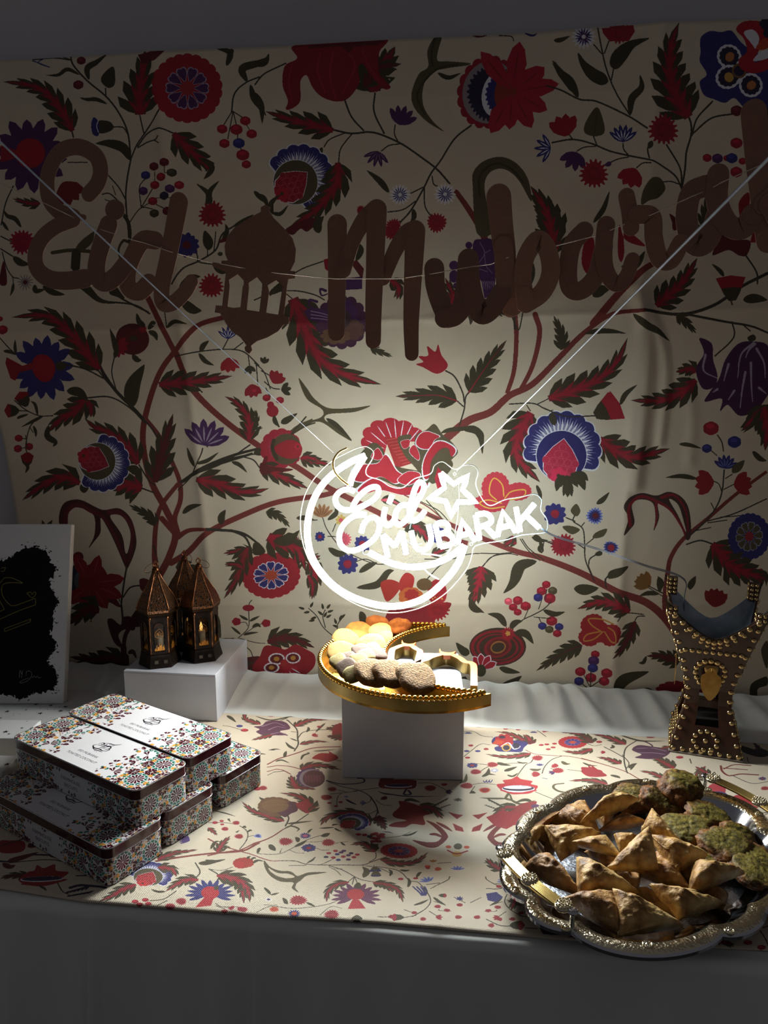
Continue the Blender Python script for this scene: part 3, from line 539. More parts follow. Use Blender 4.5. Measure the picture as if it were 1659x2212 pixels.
D.disc(855, 750, 108, (.33, .07, .10), 100); D.disc(850, 755, 80, DRE, 72); D.disc(855, 750, 66, (.33, .07, .10), 58); D.disc(860, 748, 46, DRE, 40); D.disc(862, 745, 26, OLV, 18)
for a in (10, 40, 70, 100, 130): D.pet(750, 790, a-50, 0, 80, 34, RED, .6)
D.ca(925, 685, 26); D.lf(40, [(750, 840), (740, 780), (710, 680)]); D.lf(36, [(960, 690), (990, 650), (1000, 660)]); D.lf(36, [(960, 700), (1000, 720), (1015, 760)]); D.lf(36, [(940, 670), (900, 640), (880, 590)]); D.lf(36, [(850, 850), (880, 880), (910, 885)]); D.lf(34, [(735, 870), (750, 830), (770, 830)])
D.lotus(1465, 750, 85, -90, 5, NAV, WHT, 100, .24); D.tulip(1465, 870, 95, 80, (.62, .10, .16), 4); D.tulip(1610, 1040, 85, 80, RED, 4); D.lf(34, [(1290, 830), (1310, 790), (1345, 760)]); D.lf(30, [(1280, 840), (1320, 890), (1375, 918)]); D.tulip(1595, 920, 55, 80, OLV, 3)
D.bud(160, 1180, 105, -115, (.56, .05, .11)); D.bud(110, 1208, 95, 180, (.56, .05, .11)); D.be(105, 1385, 26); D.be(100, 1450, 26); D.be(172, 1440, 26); D.lf(20, [(230, 1240), (215, 1170), (185, 1145)]); D.lf(18, [(170, 1230), (110, 1250), (98, 1262)])
D.ac([(1590, 1400), (1590, 1260), (1520, 1160), (1438, 1115)], 80, 5); D.lotus(1310, 1430, 175, -80, 6, PUR, (.60, .55, .62), 120, .34)
# big pomegranate left
D.fr(0, 900, K)
D.ac([(880, 305), (820, 210), (700, 110), (600, 70), (530, 10)], 110, 5); D.ac([(905, 460), (820, 440), (700, 470)], 150, 3); D.ac([(500, 430), (400, 390), (280, 430), (130, 540)], 100, 4); D.lf(60, [(500, 470), (530, 460), (560, 450)])
D.pom(640, 300, 185, 22); D.lf(60, [(885, 365), (850, 340), (800, 330)]); M(D.st, (7, [(885, 310), (950, 410), (990, 440)]), (7, [(905, 460), (990, 490)]))
D.ac([(990, 420), (1020, 300), (1050, 180), (1110, -20)], 120, 4, DRE)
D.sp([(425, 690), (375, 690), (375, 610), (410, 550), (500, 535), (600, 580), (660, 600), (760, 590), (840, 660), (875, 790), (860, 880), (820, 970), (805, 960), (760, 860), (700, 740), (640, 650), (640, 740), (600, 800), (565, 840), (600, 760), (595, 640), (520, 590), (440, 590), (425, 640)], (.23, .06, .08)); D.sp([(700, 640), (780, 640), (835, 740), (825, 850), (805, 870), (780, 760)], CRM)
D.st(26, [(410, 690), (420, 610), (490, 565), (580, 610), (650, 640), (720, 740), (780, 860), (812, 940)], DRE, 10); D.st(24, [(690, 615), (770, 620), (840, 700), (845, 820), (825, 930)], DRE, 8)
M(D.st, (9, [(815, 960), (800, 1050), (785, 1180), (790, 1290)]), (7, [(795, 1150), (840, 1090), (910, 1075)]), (5, [(775, 1180), (760, 1140)]), (6, [(985, 820), (1010, 900), (1020, 980)]), (5, [(990, 720), (1000, 800), (1015, 960)], BRO))
D.lf(36, [(780, 1215), (720, 1170), (650, 1190)], DRE); D.lf(60, [(900, 1070), (930, 1060), (1000, 1070)], DRE); D.sp([(900, 1080), (940, 1045), (980, 1060), (975, 1110), (930, 1120)], DRE)
D.ac([(990, 700), (960, 640), (820, 565)], 50, 4, None); D.lf(36, [(1170, 620), (1220, 580), (1300, 558)]); D.lf(46, [(1420, 690), (1420, 640), (1445, 595)]); D.ac([(1130, 960), (1220, 960), (1320, 1010)], 55, 4, None)
M(D.st, (6, [(1140, 470), (1220, 390), (1250, 330), (1290, 240), (1300, 200)])); D.lf(28, [(1250, 320), (1220, 260), (1198, 195)]); D.lf(26, [(1260, 300), (1330, 280), (1400, 228)]); D.lf(26, [(1480, 290), (1530, 310), (1580, 360)])
D.st(7, [(1150, 420), (1290, 350), (1400, 290), (1560, 250), (1640, 240)]); D.st(7, [(1240, 370), (1420, 300), (1600, 180)]); D.st(6, [(1560, 260), (1620, 280), (1659, 330)]); D.lf(50, [(1620, 235), (1670, 225), (1700, 235)])
D.ac([(1260, 400), (1400, 430), (1520, 480), (1640, 480), (1720, 460)], 105, 4)
D.be(105, 140, 26); D.be(100, 210, 26); D.be(172, 193, 26); D.st(4, [(105, 210), (170, 195)]); D.st(4, [(150, 120), (160, 200)]); D.bud(160, 320, 90, -90); D.disc(162, 265, 34, (.56, .05, .11)); D.lf(22, [(155, 300), (165, 330), (150, 365)]); D.lf(20, [(200, 60), (215, 100), (215, 135)]); D.lf(20, [(270, -5), (200, 30), (120, 70)])
D.pl([(260, 690), (262, 662), (285, 690)], OLV); D.pl([(290, 690), (330, 662), (325, 690)], OLV)
# star flower lower left
D.disc(500, 900, 34, DRE); D.disc(500, 1040, 60, BLD, 120, .2); D.disc(540, 1040, 60, (.3, .3, .34), 80, .2); D.disc(600, 1050, 95, (.50, .05, .10), 110)
for a, r, w in ((-120, 220, 80), (-75, 190, 80), (-10, 220, 90), (22, 220, 90), (55, 190, 90), (100, 200, 100), (140, 190, 90)): D.pet(585, 1070, a, 10, r, w, (.52, .05, .13), .6); D.pet(585, 1070, a, 40, r*.9, 8, (.64, .2, .25))
D.ac([(640, 1240), (560, 1230), (440, 1330)], 110, 3, DRE); D.sp([(840, 1290), (900, 1200), (960, 1100), (1000, 1000), (1040, 1000), (950, 1180), (920, 1320), (860, 1340)], (.25, .04, .08))
D.sp([(775, 1330), (790, 1280), (850, 1280), (870, 1330), (860, 1365), (800, 1360), (760, 1400), (790, 1480), (730, 1440), (690, 1310), (720, 1290)], (.27, .05, .09)); D.st(20, [(830, 1350), (800, 1420), (780, 1600)], (.27, .05, .07)); D.sp([(1400, 1250), (1420, 1300), (1425, 1400), (1400, 1380), (1395, 1300)], OLV)
D.fr(0, 1400, 2.676)
D.ac([(740, 120), (650, 60), (550, 70), (400, 50)], 90, 5, DRE); D.ca(425, 170, 24); D.ca(515, 225, 28); D.st(5, [(425, 190), (440, 240), (470, 215)]); D.st(26, [(715, -10), (720, 110)], (.27, .05, .07)); D.lf(26, [(740, 30), (770, 20), (790, 60)])
# --- middle, second row
D.fr(550, 480, K)
M(D.st, (6, [(100, 470), (200, 370), (300, 300), (440, 250)]), (6, [(0, 500), (120, 450), (260, 440), (380, 465), (450, 500)]), (5, [(190, 450), (240, 490)]), (5, [(0, 900), (60, 960), (100, 1070)]), (5, [(40, 950), (110, 990)]), (5, [(60, 1020), (110, 1060), (160, 1070)]), (5, [(70, 1060), (100, 1120)]), (7, [(1340, 1150), (1330, 1090), (1280, 990), (1220, 950)]), (7, [(1310, 1300), (1340, 1200), (1350, 1120), (1380, 1080)]), (6, [(1335, 1180), (1290, 1140)]))
D.lf(50, [(90, 465), (180, 400), (210, 340)]); D.pl([(440, 240), (480, 230), (480, 320), (450, 300)], RED)
D.ac([(245, 490), (300, 620), (400, 850), (560, 970), (815, 1040)], 165, 6, base=.7)
# purple peony behind the letters
D.disc(560, 640, 170, (.27, .11, .25), 175, scal=14, amp=.1); D.disc(560, 600, 110, PUR, 110, scal=9, amp=.15); D.disc(620, 690, 90, (.36, .24, .22), 70, scal=8, amp=.15); D.disc(520, 730, 100, (.42, .3, .22), 55, scal=9, amp=.2); D.disc(560, 620, 60, (.22, .16, .2), 60)
D.sp([(330, 560), (430, 560), (490, 620), (400, 640), (340, 610)], PUR)
for i in range(3): D.st(5, [(360, 570+22*i), (430, 585+18*i), (480, 600+14*i)], (.6, .5, .6))
D.st(14, [(455, 440), (420, 430), (430, 470), (470, 460)], PUR, 5); D.st(14, [(400, 510), (350, 500), (360, 545), (420, 560)], PUR, 6)
D.pl([(620, 270), (650, 240), (700, 300), (690, 370)], DRE); D.ac([(740, 800), (800, 830), (885, 862)], 35, 3, None); D.ac([(870, 370), (930, 430), (910, 500)], 70, 2); D.lf(40, [(650, 250), (680, 180), (660, 130)]); D.pl([(500, 370), (690, 350), (690, 430), (500, 440)], PUR)
D.sp([(190, 50), (250, 10), (360, -30), (420, 10), (410, 70), (380, 30), (330, 60), (290, 40), (240, 80)], DRE); D.lf(60, [(410, 70), (400, 10), (440, -40)])
D.ca(885, 60, 62, RED); D.ca(1165, 10, 60)
D.sp([(1400, 130), (1450, 110), (1520, 115), (1540, 200), (1550, 340), (1500, 380), (1440, 370), (1400, 250)], PUR)
for q in ([(1440, 130), (1470, 200), (1430, 270)], [(1470, 200), (1510, 180)], [(1470, 200), (1480, 280), (1520, 330)], [(1430, 300), (1490, 320)]): D.st(4, q, (.5, .42, .55))
D.disc(1370, 150, 22, PUR); D.disc(1412, 150, 18, PUR); D.disc(1275, 280, 30, PUR); D.disc(1275, 350, 30, PUR, 40); D.disc(1290, 410, 20, PUR)
D.pl([(1450, 380), (1540, 350), (1530, 470), (1470, 490)], PUR)
for i in range(6): D.st(4, [(1460+13*i, 380), (1465+12*i, 430+5*(i % 3))], (.6, .55, .62), 1)
D.ac([(1240, 560), (1270, 480), (1220, 360)], 70, 3); D.pl([(1460, 490), (1500, 500), (1480, 560)], DRE); D.ac([(1590, 480), (1540, 540), (1600, 600)], 60, 2, None); D.lf(30, [(1370, 580), (1385, 620), (1380, 660)])
D.sp([(1215, 950), (1160, 970), (1080, 930), (1035, 910), (1080, 895), (1050, 860), (1110, 855), (1105, 795), (1155, 830), (1175, 785), (1195, 850), (1235, 910)], (.62, .08, .17))
D.ac([(1295, 1145), (1180, 1110), (1060, 1110), (900, 1115)], 90, 4, None, rib=RED); D.ac([(1370, 1090), (1430, 1000), (1500, 900), (1612, 755)], 100, 5, None, rib=RED)
D.tulip(120, 1030, 85, -60, (.56, .08, .16)); D.tulip(60, 905, 45, -80, OLV, 3); D.tulip(170, 1075, 65, -10, OLV, 3); D.be(0, 1085, 30); D.be(75, 1125, 26); D.be(160, 1140, 26); D.disc(112, 1210, 38, RED); D.disc(100, 1170, 22, RED); D.lf(30, [(120, 1240), (130, 1280), (155, 1310)])
D.sp([(235, 1355), (300, 1290), (420, 1250), (430, 1200), (330, 1130), (280, 1000), (330, 1060), (380, 1130), (470, 1190), (620, 1190), (740, 1175), (640, 1215), (470, 1230), (450, 1270), (540, 1310), (620, 1400), (540, 1360), (420, 1280), (330, 1300)], OLD)
D.ac([(0, 1290), (10, 1250), (0, 1200)], 30, 2, None); D.ac([(0, 1330), (50, 1310), (40, 1320)], 20, 1, None)
# --- centre, under the sign
D.fr(620, 900, 2.765)
C1 = (.66, .10, .19)
D.disc(640, 160, 205, C1, 150, .2, scal=12, amp=.10)
D.pl([(600, 150), (860, 150), (900, 330), (700, 400), (560, 300)], CRM) 
for a in range(-155, -40, 15): D.pet(660, 230, a, 80, 215, 6, WHT)
D.pl([(580, 120), (660, 130), (745, 280), (650, 310)], (.58, .12, .15))
for i in range(9): D.st(2.5, [(590+12*i, 140+18*i), (660+9*i, 128+18*i)], (.75, .3, .3))
D.sp([(660, 130), (740, 110), (730, 180), (800, 240), (870, 300), (840, 390), (760, 300), (700, 230)], OLD)
D.sp([(420, 250), (500, 160), (560, 180), (600, 260), (660, 300), (800, 330), (860, 370), (800, 420), (660, 420), (520, 370), (400, 430), (390, 380), (470, 330), (470, 280)], OLD)
for q, c in (([(400, 380), (390, 320), (450, 290), (540, 280), (590, 230), (650, 320), (700, 360), (640, 400), (560, 360), (470, 390)], C1), ([(420, 440), (520, 370), (640, 420), (760, 420), (840, 400), (800, 450), (700, 470), (560, 440), (470, 460)], C1), ([(660, 380), (720, 330), (790, 340), (780, 380), (720, 410)], C1), ([(500, 240), (540, 190), (570, 240), (540, 260)], C1), ([(680, 150), (730, 140), (725, 180), (695, 190)], C1)):
    q2 = np.array(q); cc = q2.mean(0); D.sp(cc+(q2-cc)*1.07, WHT); D.sp(q2, c)
D.sp([(730, 220), (760, 160), (770, 110), (830, 80), (880, 45), (930, 110), (980, 150), (1020, 210), (990, 250), (960, 280), (880, 400), (830, 360), (780, 270)], OLD)
for q, c in (([(770, 160), (790, 110), (830, 90), (870, 100), (910, 120), (880, 140), (850, 190), (800, 190)], C1), ([(730, 210), (760, 170), (790, 230), (780, 260)], C1), ([(810, 300), (830, 230), (880, 160), (930, 150), (990, 180), (1005, 210), (980, 240), (960, 190), (910, 200), (860, 270), (850, 360), (820, 370)], C1)):
    q2 = np.array(q); cc = q2.mean(0); D.sp(cc+(q2-cc)*1.08, WHT); D.sp(q2, c)
D.sp([(870, 370), (860, 280), (930, 220), (990, 280), (960, 340), (900, 400)], OLD); D.pl([(880, 370), (900, 300), (960, 380), (900, 440)], C1)
D.sp([(920, 100), (960, 70), (1060, 60), (1140, 70), (1175, 120), (1165, 220), (1150, 150), (1100, 90), (1000, 90)], OLV)
D.ac([(75, 250), (160, 270), (260, 290)], 55, 4); D.disc(35, 200, 46, RED, 90, scal=12, amp=.1); D.lf(40, [(-40, 40), (0, 20), (60, -20)]); D.lf(30, [(230, 10), (300, 60), (385, 145)], OLV)
D.st(12, [(0, 110), (60, 60), (150, 20)], OLD); D.lf(26, [(0, 355), (60, 400), (120, 430)]); D.ac([(0, 360), (10, 345)], 10, 1, None)
D.daisy(195, 718, 32, 10, NAV, RED, .4); D.daisy(362, 880, 64, 10, NAV, RED, .42); D.daisy(450, 760, 52, 10, NAV, RED, .4); D.ca(335, 735, 48, PNK); D.daisy(320, 620, 34, 8, (.75, .62, .3), PNK, .4)
D.lotus(205, 605, 85, -90, 6, (.62, .42, .28), (.45, .28, .2), 110, .3); M(D.st, (4, [(210, 605), (240, 680), (320, 780), (420, 840), (540, 880), (640, 870)]), (4, [(240, 715), (320, 720)]), (4, [(290, 640), (270, 690)]), (4, [(60, 610), (180, 620)]), (4, [(400, 870), (470, 850), (540, 880)]), (5, [(700, 470), (840, 540), (960, 640), (1040, 700)], BRO), (4, [(780, 500), (900, 560), (960, 620)], OLV), (4, [(830, 500), (900, 580), (1000, 700)], OLV), (4, [(840, 590), (920, 620)]))
D.lf(30, [(240, 620), (290, 580), (285, 550)]); D.lf(40, [(245, 785), (310, 820), (370, 800)]); D.lf(36, [(430, 930), (490, 890), (540, 870)]); D.lf(44, [(415, 1020), (540, 1000), (600, 930), (640, 915)]); D.lf(60, [(700, 680), (780, 660), (850, 690)]); D.daisy(880, 700, 60, 10, NAV, PUR, .4); D.ac([(860, 830), (920, 800), (990, 760)], 40, 3)
D.ac([(560, 500), (620, 500), (680, 530)], 40, 2, PNK); D.ac([(750, 650), (810, 690), (850, 760)], 60, 3)
# butterfly flower
D.disc(1245, 425, 85, (.76, .20, .27), 95, .1, scal=18, amp=.07); D.disc(1380, 450, 82, (.76, .20, .27), 55, -.1, scal=16, amp=.07); D.disc(1210, 520, 100, (.76, .20, .27), 55, .05, scal=18, amp=.07); D.pl([(1240, 480), (1340, 480), (1300, 560)], (.76, .20, .27))
for q in ([(1250, 500), (1210, 460), (1215, 400), (1240, 370), (1285, 410), (1295, 480)], [(1300, 490), (1340, 450), (1420, 440), (1410, 480), (1330, 500)], [(1280, 520), (1200, 500), (1150, 520), (1210, 550), (1300, 540)]): D.st(6, q, (.85, .68, .28))
D.daisy(1595, 585, 66, 10, NAV, RED, .38); D.lf(24, [(1490, 410), (1510, 460), (1520, 510)]); D.ac([(1370, 760), (1330, 745), (1290, 770)], 40, 3, RED)
D.ac([(1170, 900), (1150, 1000), (1120, 1080), (1100, 1130)], 110, 4); D.lf(34, [(1085, 1110), (1120, 1150), (1170, 1165)]); D.st(4, [(1170, 895), (1220, 840), (1320, 820), (1380, 830)]); D.st(4, [(820, 850), (980, 850), (1100, 820), (1300, 820)])
D.lf(60, [(1490, 865), (1400, 890), (1360, 980), (1290, 1055)]); D.st(4, [(1390, 730), (1440, 800), (1510, 860)]); D.ca(1630, 770, 60, RED); D.lf(26, [(1460, 720), (1510, 740), (1560, 740)]); D.lf(22, [(1510, 740), (1520, 780), (1530, 810)]); D.st(4, [(1540, 745), (1590, 750)])
# red-orange flower behind the tray
D.sp([(560, 990), (620, 970), (680, 1000), (650, 1060), (600, 1100), (575, 1060)], (.62, .14, .13)); D.sp([(670, 990), (710, 930), (760, 960), (740, 1040), (690, 1060)], (.64, .14, .14)); D.sp([(860, 990), (900, 970), (950, 1020), (940, 1100), (860, 1100), (840, 1040)], (.60, .08, .14)); D.disc(740, 1070, 75, (.72, .36, .16), 55, scal=8, amp=.1); D.disc(745, 1060, 45, (.62, .12, .14), 34, scal=8, amp=.2); D.disc(820, 1000, 46, (.36, .26, .14), 36); D.st(5, [(835, 970), (900, 900), (940, 870)])
D.sp([(590, 1190), (640, 1130), (760, 1140), (880, 1110), (980, 1110), (940, 1170), (880, 1180), (860, 1240), (600, 1240)], (.50, .05, .13))
for i in range(5): D.disc(870+14*i, 1085-8*(i % 2), 5, GLD)
D.ca(900, 1150, 70, (.56, .05, .13)); D.sp([(440, 1230), (430, 1190), (440, 1160), (470, 1180), (475, 1240)], OLV)
# left edge of this frame: end of the rosette
D.ac([(0, 930), (60, 850), (60, 740), (30, 700)], 60, 3); D.ac([(130, 860), (170, 940), (150, 1090)], 70, 3); D.ac([(80, 800), (130, 850), (200, 830)], 60, 2)
# sprig
D.st(4, [(130, 1140), (180, 1190), (220, 1260), (300, 1330)]); D.st(4, [(230, 1150), (215, 1190), (230, 1260)]); D.st(4, [(330, 1200), (300, 1250), (310, 1330)])
for x, y, a in ((90, 1140, 200), (150, 1120, -60), (120, 1165, 170), (160, 1200, 160), (215, 1130, -100), (250, 1130, -50), (260, 1160, -20), (200, 1170, -140), (250, 1190, -30), (150, 1215, 170), (230, 1180, -60), (290, 1220, -110), (320, 1200, -70), (335, 1190, -40), (290, 1250, 200)):
    r = math.radians(a); D.lf(15, [(x-18*math.cos(r), y-18*math.sin(r)), (x+20*math.cos(r), y+20*math.sin(r))])
# --- left middle (frame 400,900)
D.fr(400, 900, 3.6857)
D.disc(755, 255, 165, (.60, .10, .20), 160, -.3, scal=13, amp=.07); 
for i in range(26):
    t = math.radians(120+i*7); D.pl([(790+90*math.cos(t), 250+80*math.sin(t)), (790+140*math.cos(t+.02), 250+125*math.sin(t+.02)), (790+90*math.cos(t+.06), 250+80*math.sin(t+.06))], (.62, .5, .55))
D.disc(800, 262, 120, OLD, 124, .2); D.sp([(700, 250), (800, 190), (880, 200), (925, 250), (905, 320), (830, 340), (740, 310)], (.58, .09, .17)); D.disc(890, 240, 30, (.66, .12, .2), scal=5, amp=.2); D.disc(890, 240, 7, OLV)
D.st(22, [(700, 190), (690, 260), (730, 350)], OLV); D.st(10, [(710, 0), (720, 50), (745, 85)], OLV); D.st(9, [(840, 140), (900, 70), (960, 0)], OLV); D.st(8, [(850, 140), (950, 80), (1032, 50)], OLV)
D.ac([(600, 380), (700, 450), (800, 500), (975, 578)], 95, 4); D.ac([(920, 330), (980, 330), (1060, 350)], 70, 2); D.st(24, [(640, 330), (600, 440)], (.4, .06, .12)); D.sp([(600, 370), (680, 400), (850, 420), (800, 440), (700, 440), (620, 470), (590, 430)], (.33, .08, .1))
D.ros(688, 1260, 232, 182, -.05, (.60, .09, .17), NAV, WHT, (.66, .25, .15), 10, .59)
D.ac([(535, 1110), (480, 1060), (400, 1070), (310, 1085)], 60, 3); D.ac([(500, 1040), (460, 1150), (420, 1280), (320, 1440)], 100, 4, (.50, .08, .15)); D.ac([(470, 1200), (400, 1170), (320, 1170)], 50, 2)
D.sp([(545, 1090), (545, 1010), (590, 1005), (640, 1070), (600, 1100)], OLV); D.ac([(660, 955), (760, 1010), (900, 1060), (960, 1230)], 150, 4, base=.8); D.lf(70, [(700, 990), (820, 990), (910, 905)]); D.ac([(980, 1260), (1020, 1350), (1010, 1450)], 60, 2)
D.ac([(640, 760), (740, 790), (835, 885)], 55, 4, None); D.lf(40, [(880, 810), (960, 810), (1032, 830)])
M(D.st, (5, [(430, 1755), (510, 1670), (515, 1540), (520, 1480), (540, 1450)]), (4, [(440, 1630), (490, 1630), (505, 1660)]), (4, [(620, 1640), (570, 1660), (480, 1720)]), (4, [(515, 1620), (600, 1580)]), (4, [(440, 1755), (560, 1790), (640, 1800)]), (4, [(290, 1755), (400, 1755)]), (5, [(440, 1790), (520, 1850), (545, 1910)]), (4, [(500, 1600), (440, 1570)]))
D.disc(513, 1513, 46, RED, 26); D.disc(418, 1622, 36, RED, 32, scal=5, amp=.15); D.disc(650, 1638, 36, RED, 32, scal=5, amp=.15); D.disc(240, 1385, 26, RED, 24)
D.lf(22, [(510, 1610), (470, 1590), (440, 1568)]); D.lf(22, [(520, 1620), (560, 1600), (600, 1580)]); D.lf(20, [(450, 1725), (410, 1690), (375, 1660)]); D.lf(20, [(470, 1730), (530, 1715), (590, 1710)]); D.lf(30, [(540, 1670), (580, 1650), (610, 1670)])
D.ac([(660, 1790), (760, 1760), (880, 1770), (1032, 1840)], 110, 4, DRE); D.sp([(440, 1960), (480, 1915), (600, 1905), (560, 1980), (480, 1990)], (.3, .05, .1)); D.ac([(560, 1960), (500, 2000), (480, 2040)], 60, 2, DRE)
D.sp([(600, 1900), (640, 1820), (740, 1830), (800, 1850), (880, 1810), (960, 1850), (1030, 1900), (1020, 2000), (900, 2080), (700, 2080), (560, 2070), (540, 2000), (560, 1950)], (.55, .05, .14))
for x, y, rx, ry in ((730, 1925, 66, 48), (860, 1920, 60, 45), (690, 1995, 62, 42)):
    D.disc(x, y, rx, WHT, ry, scal=14, amp=.04); D.disc(x, y, rx*.8, DRE, ry*.78, scal=12, amp=.08); D.disc(x, y, rx*.35, (.7, .5, .2), ry*.4)
D.disc(790, 1960, 30, (.62, .12, .16)); 
for a in (20, 45, 70, 95): D.pet(790, 1970, a, 10, 150, 26, (.64, .08, .17)); D.pet(790, 1970, a+10, 60, 150, 10, WHT)
# --- right middle
D.fr(1000, 880, 2.5175)
D.ac([(370, 30), (320, 120), (290, 260), (420, 410)], 125, 6, base=.6); D.ac([(740, 170), (820, 230), (930, 270), (1125, 225)], 105, 5)
D.pom(540, 230, 212, -82, NAV, (.14, .13, .40), (.70, .13, .27)); D.ac([(560, 370), (570, 430), (568, 490)], 80, 2, None); D.lf(50, [(585, 360), (640, 400), (663, 452)]); D.lf(44, [(550, 370), (520, 410), (508, 458)]); D.lf(40, [(600, 360), (650, 370), (680, 400)]); D.lf(40, [(480, 30), (490, 70), (500, 100)])
D.sp([(0, 110), (60, 100), (110, 140), (112, 200), (105, 255), (90, 200), (70, 150), (10, 130)], OLV)
D.cup(715, 45, 130, -28, (.62, .08, .17)); D.st(5, [(440, 5), (560, 50), (720, 45)])
D.disc(715, 590, 46, LBL, jag=16, amp=.2); D.disc(715, 590, 34, NAV, jag=14, amp=.2); D.disc(718, 588, 16, DRE); D.daisy(500, 580, 62, 10, NAV, RED, .4); D.disc(800, 760, 42, LBL, 36, jag=14, amp=.2); D.disc(800, 758, 36, NAV, 30, jag=12, amp=.2); D.disc(802, 760, 18, RED)
D.ca(552, 750, 62, RED); D.lf(28, [(725, 525), (760, 500), (795, 460)]); D.sp([(605, 590), (585, 560), (615, 525), (637, 560), (625, 588)], OLD); D.sp([(540, 650), (590, 645), (635, 665), (590, 690)], OLD); D.sp([(705, 710), (720, 680), (780, 658), (760, 700)], OLD)
M(D.st, (5, [(605, 590), (600, 620), (650, 660), (660, 740), (665, 830), (710, 940)]), (5, [(560, 600), (610, 620)]), (4, [(640, 650), (660, 625)]), (4, [(660, 750), (710, 710)]), (4, [(620, 740), (665, 770)]), (5, [(680, 860), (690, 820), (740, 790)]), (4, [(700, 910), (680, 860)]), (5, [(775, 975), (770, 930), (800, 910)]), (4, [(440, 725), (490, 745)]), (4, [(440, 730), (430, 790)]), (4, [(320, 715), (360, 770), (440, 830)]), (4, [(1080, 1007), (1010, 970)]), (4, [(1060, 990), (1060, 930)]))
D.lf(24, [(435, 735), (400, 705), (378, 708)]); D.lf(22, [(435, 740), (415, 770), (430, 795)]); D.lf(26, [(715, 800), (745, 790), (755, 785)]); D.sp([(790, 920), (810, 880), (890, 860), (850, 900)], OLV); D.lf(34, [(600, 980), (660, 1000), (730, 985)]); D.lf(26, [(1230, 990), (1250, 950), (1265, 920)]); D.lf(30, [(1065, 990), (1075, 950), (1055, 915)])
D.tulip(1010, 970, 85, -140, (.50, .33, .16), 4); D.st(4, [(1000, 965), (1090, 1010)]); D.ac([(270, 700), (250, 740), (215, 755)], 30, 2, RED)
D.sp([(1000, 0), (0, 0), (0, 0)], OLV)
# ribbon plant
D.sp([(905, 660), (870, 690), (895, 600), (870, 540), (900, 490), (970, 465), (1050, 480), (1120, 460), (1190, 490), (1230, 560), (1240, 690), (1215, 720), (1180, 640), (1120, 550), (1060, 520), (1065, 600), (1035, 670), (1045, 600), (1030, 520), (960, 500), (915, 530), (930, 620)], (.22, .14, .12)); D.sp([(1120, 500), (1170, 530), (1200, 620), (1212, 680), (1170, 590)], CRM)
D.st(15, [(905, 640), (900, 540), (960, 485), (1050, 510), (1130, 560), (1190, 650), (1210, 700)], (.50, .07, .14), 8); D.st(14, [(1080, 490), (1150, 480), (1210, 560), (1225, 680)], (.50, .07, .14), 6); D.st(11, [(1048, 520), (1052, 600), (1040, 655)], (.50, .07, .14), 4)
M(D.st, (6, [(1230, 700), (1300, 640), (1370, 560), (1410, 470), (1425, 340)], STM), (4, [(1410, 460), (1395, 420), (1360, 400)]), (4, [(1420, 450), (1480, 420)]), (5, [(1420, 240), (1410, 190), (1385, 150)]), (4, [(1385, 265), (1350, 235)]), (5, [(1330, 620), (1480, 580), (1660, 500)]), (4, [(1400, 600), (1540, 590)]), (4, [(1270, 670), (1350, 655)]), (4, [(1330, 630), (1440, 615)]), (4, [(1370, 560), (1350, 520)]), (6, [(1215, 745), (1290, 725), (1360, 745)]), (4, [(1430, 390), (1470, 365)]))
D.lotus(1430, 335, 78, -85, 6, NAV, LBL, 120, .34); D.tulip(1365, 410, 105, 180, (.56, .09, .14), 4); D.tulip(1480, 425, 100, -8, (.56, .09, .14), 4); D.be(1350, 115, 44, RED); D.be(1480, 190, 38, NAV); D.be(1328, 225, 28, NAV); D.sp([(1470, 360), (1475, 320), (1535, 290), (1515, 345)], OLD)
D.lf(22, [(1175, 200), (1230, 205), (1300, 225)]); D.lf(26, [(1275, 390), (1190, 375), (1100, 382)]); D.lf(30, [(1580, 240), (1620, 280), (1659, 295)])
D.ac([(1355, 745), (1440, 830), (1560, 890), (1659, 900)], 125, 5); D.ros(1560, 705, 118, 128, .2, NAV, OLD, (.62, .62, .66), (.58, .13, .18), 10, .62); D.ac([(1620, 880), (1620, 940), (1580, 1000)], 60, 2)
D.ac([(1659, 0), (1600, 40), (1520, 130)], 60, 2); D.ac([(1640, 0), (1659, 120), (1650, 240)], 90, 3)
# --- lower right
D.fr(960, 1180, K)
D.ac([(235, 130), (220, 230), (180, 330)], 115, 4); D.lf(40, [(160, 330), (190, 385), (255, 425)]); D.lf(70, [(590, 95), (480, 130), (440, 230), (380, 300)]); D.st(5, [(240, 130), (320, 60), (440, 40)])
for x, y, r, c in ((650, 243, 28, RED), (620, 285, 32, RED), (690, 282, 30, OLD), (598, 325, 30, NAV), (672, 330, 38, RED), (408, 350, 26, PNK), (468, 345, 32, RED), (438, 387, 28, RED), (518, 380, 34, RED), (468, 420, 26, RED), (685, 475, 36, RED), (625, 508, 28, NAV), (732, 512, 28, NAV), (670, 530, 28, OLD), (720, 555, 28, RED), (962, 686, 28, RED), (952, 728, 36, PUR), (947, 775, 34, NAV), (868, 800, 34, RED), (1035, 805, 36, RED), (935, 838, 36, RED), (1018, 858, 34, RED), (860, 862, 32, NAV)): D.be(x, y, r, c)
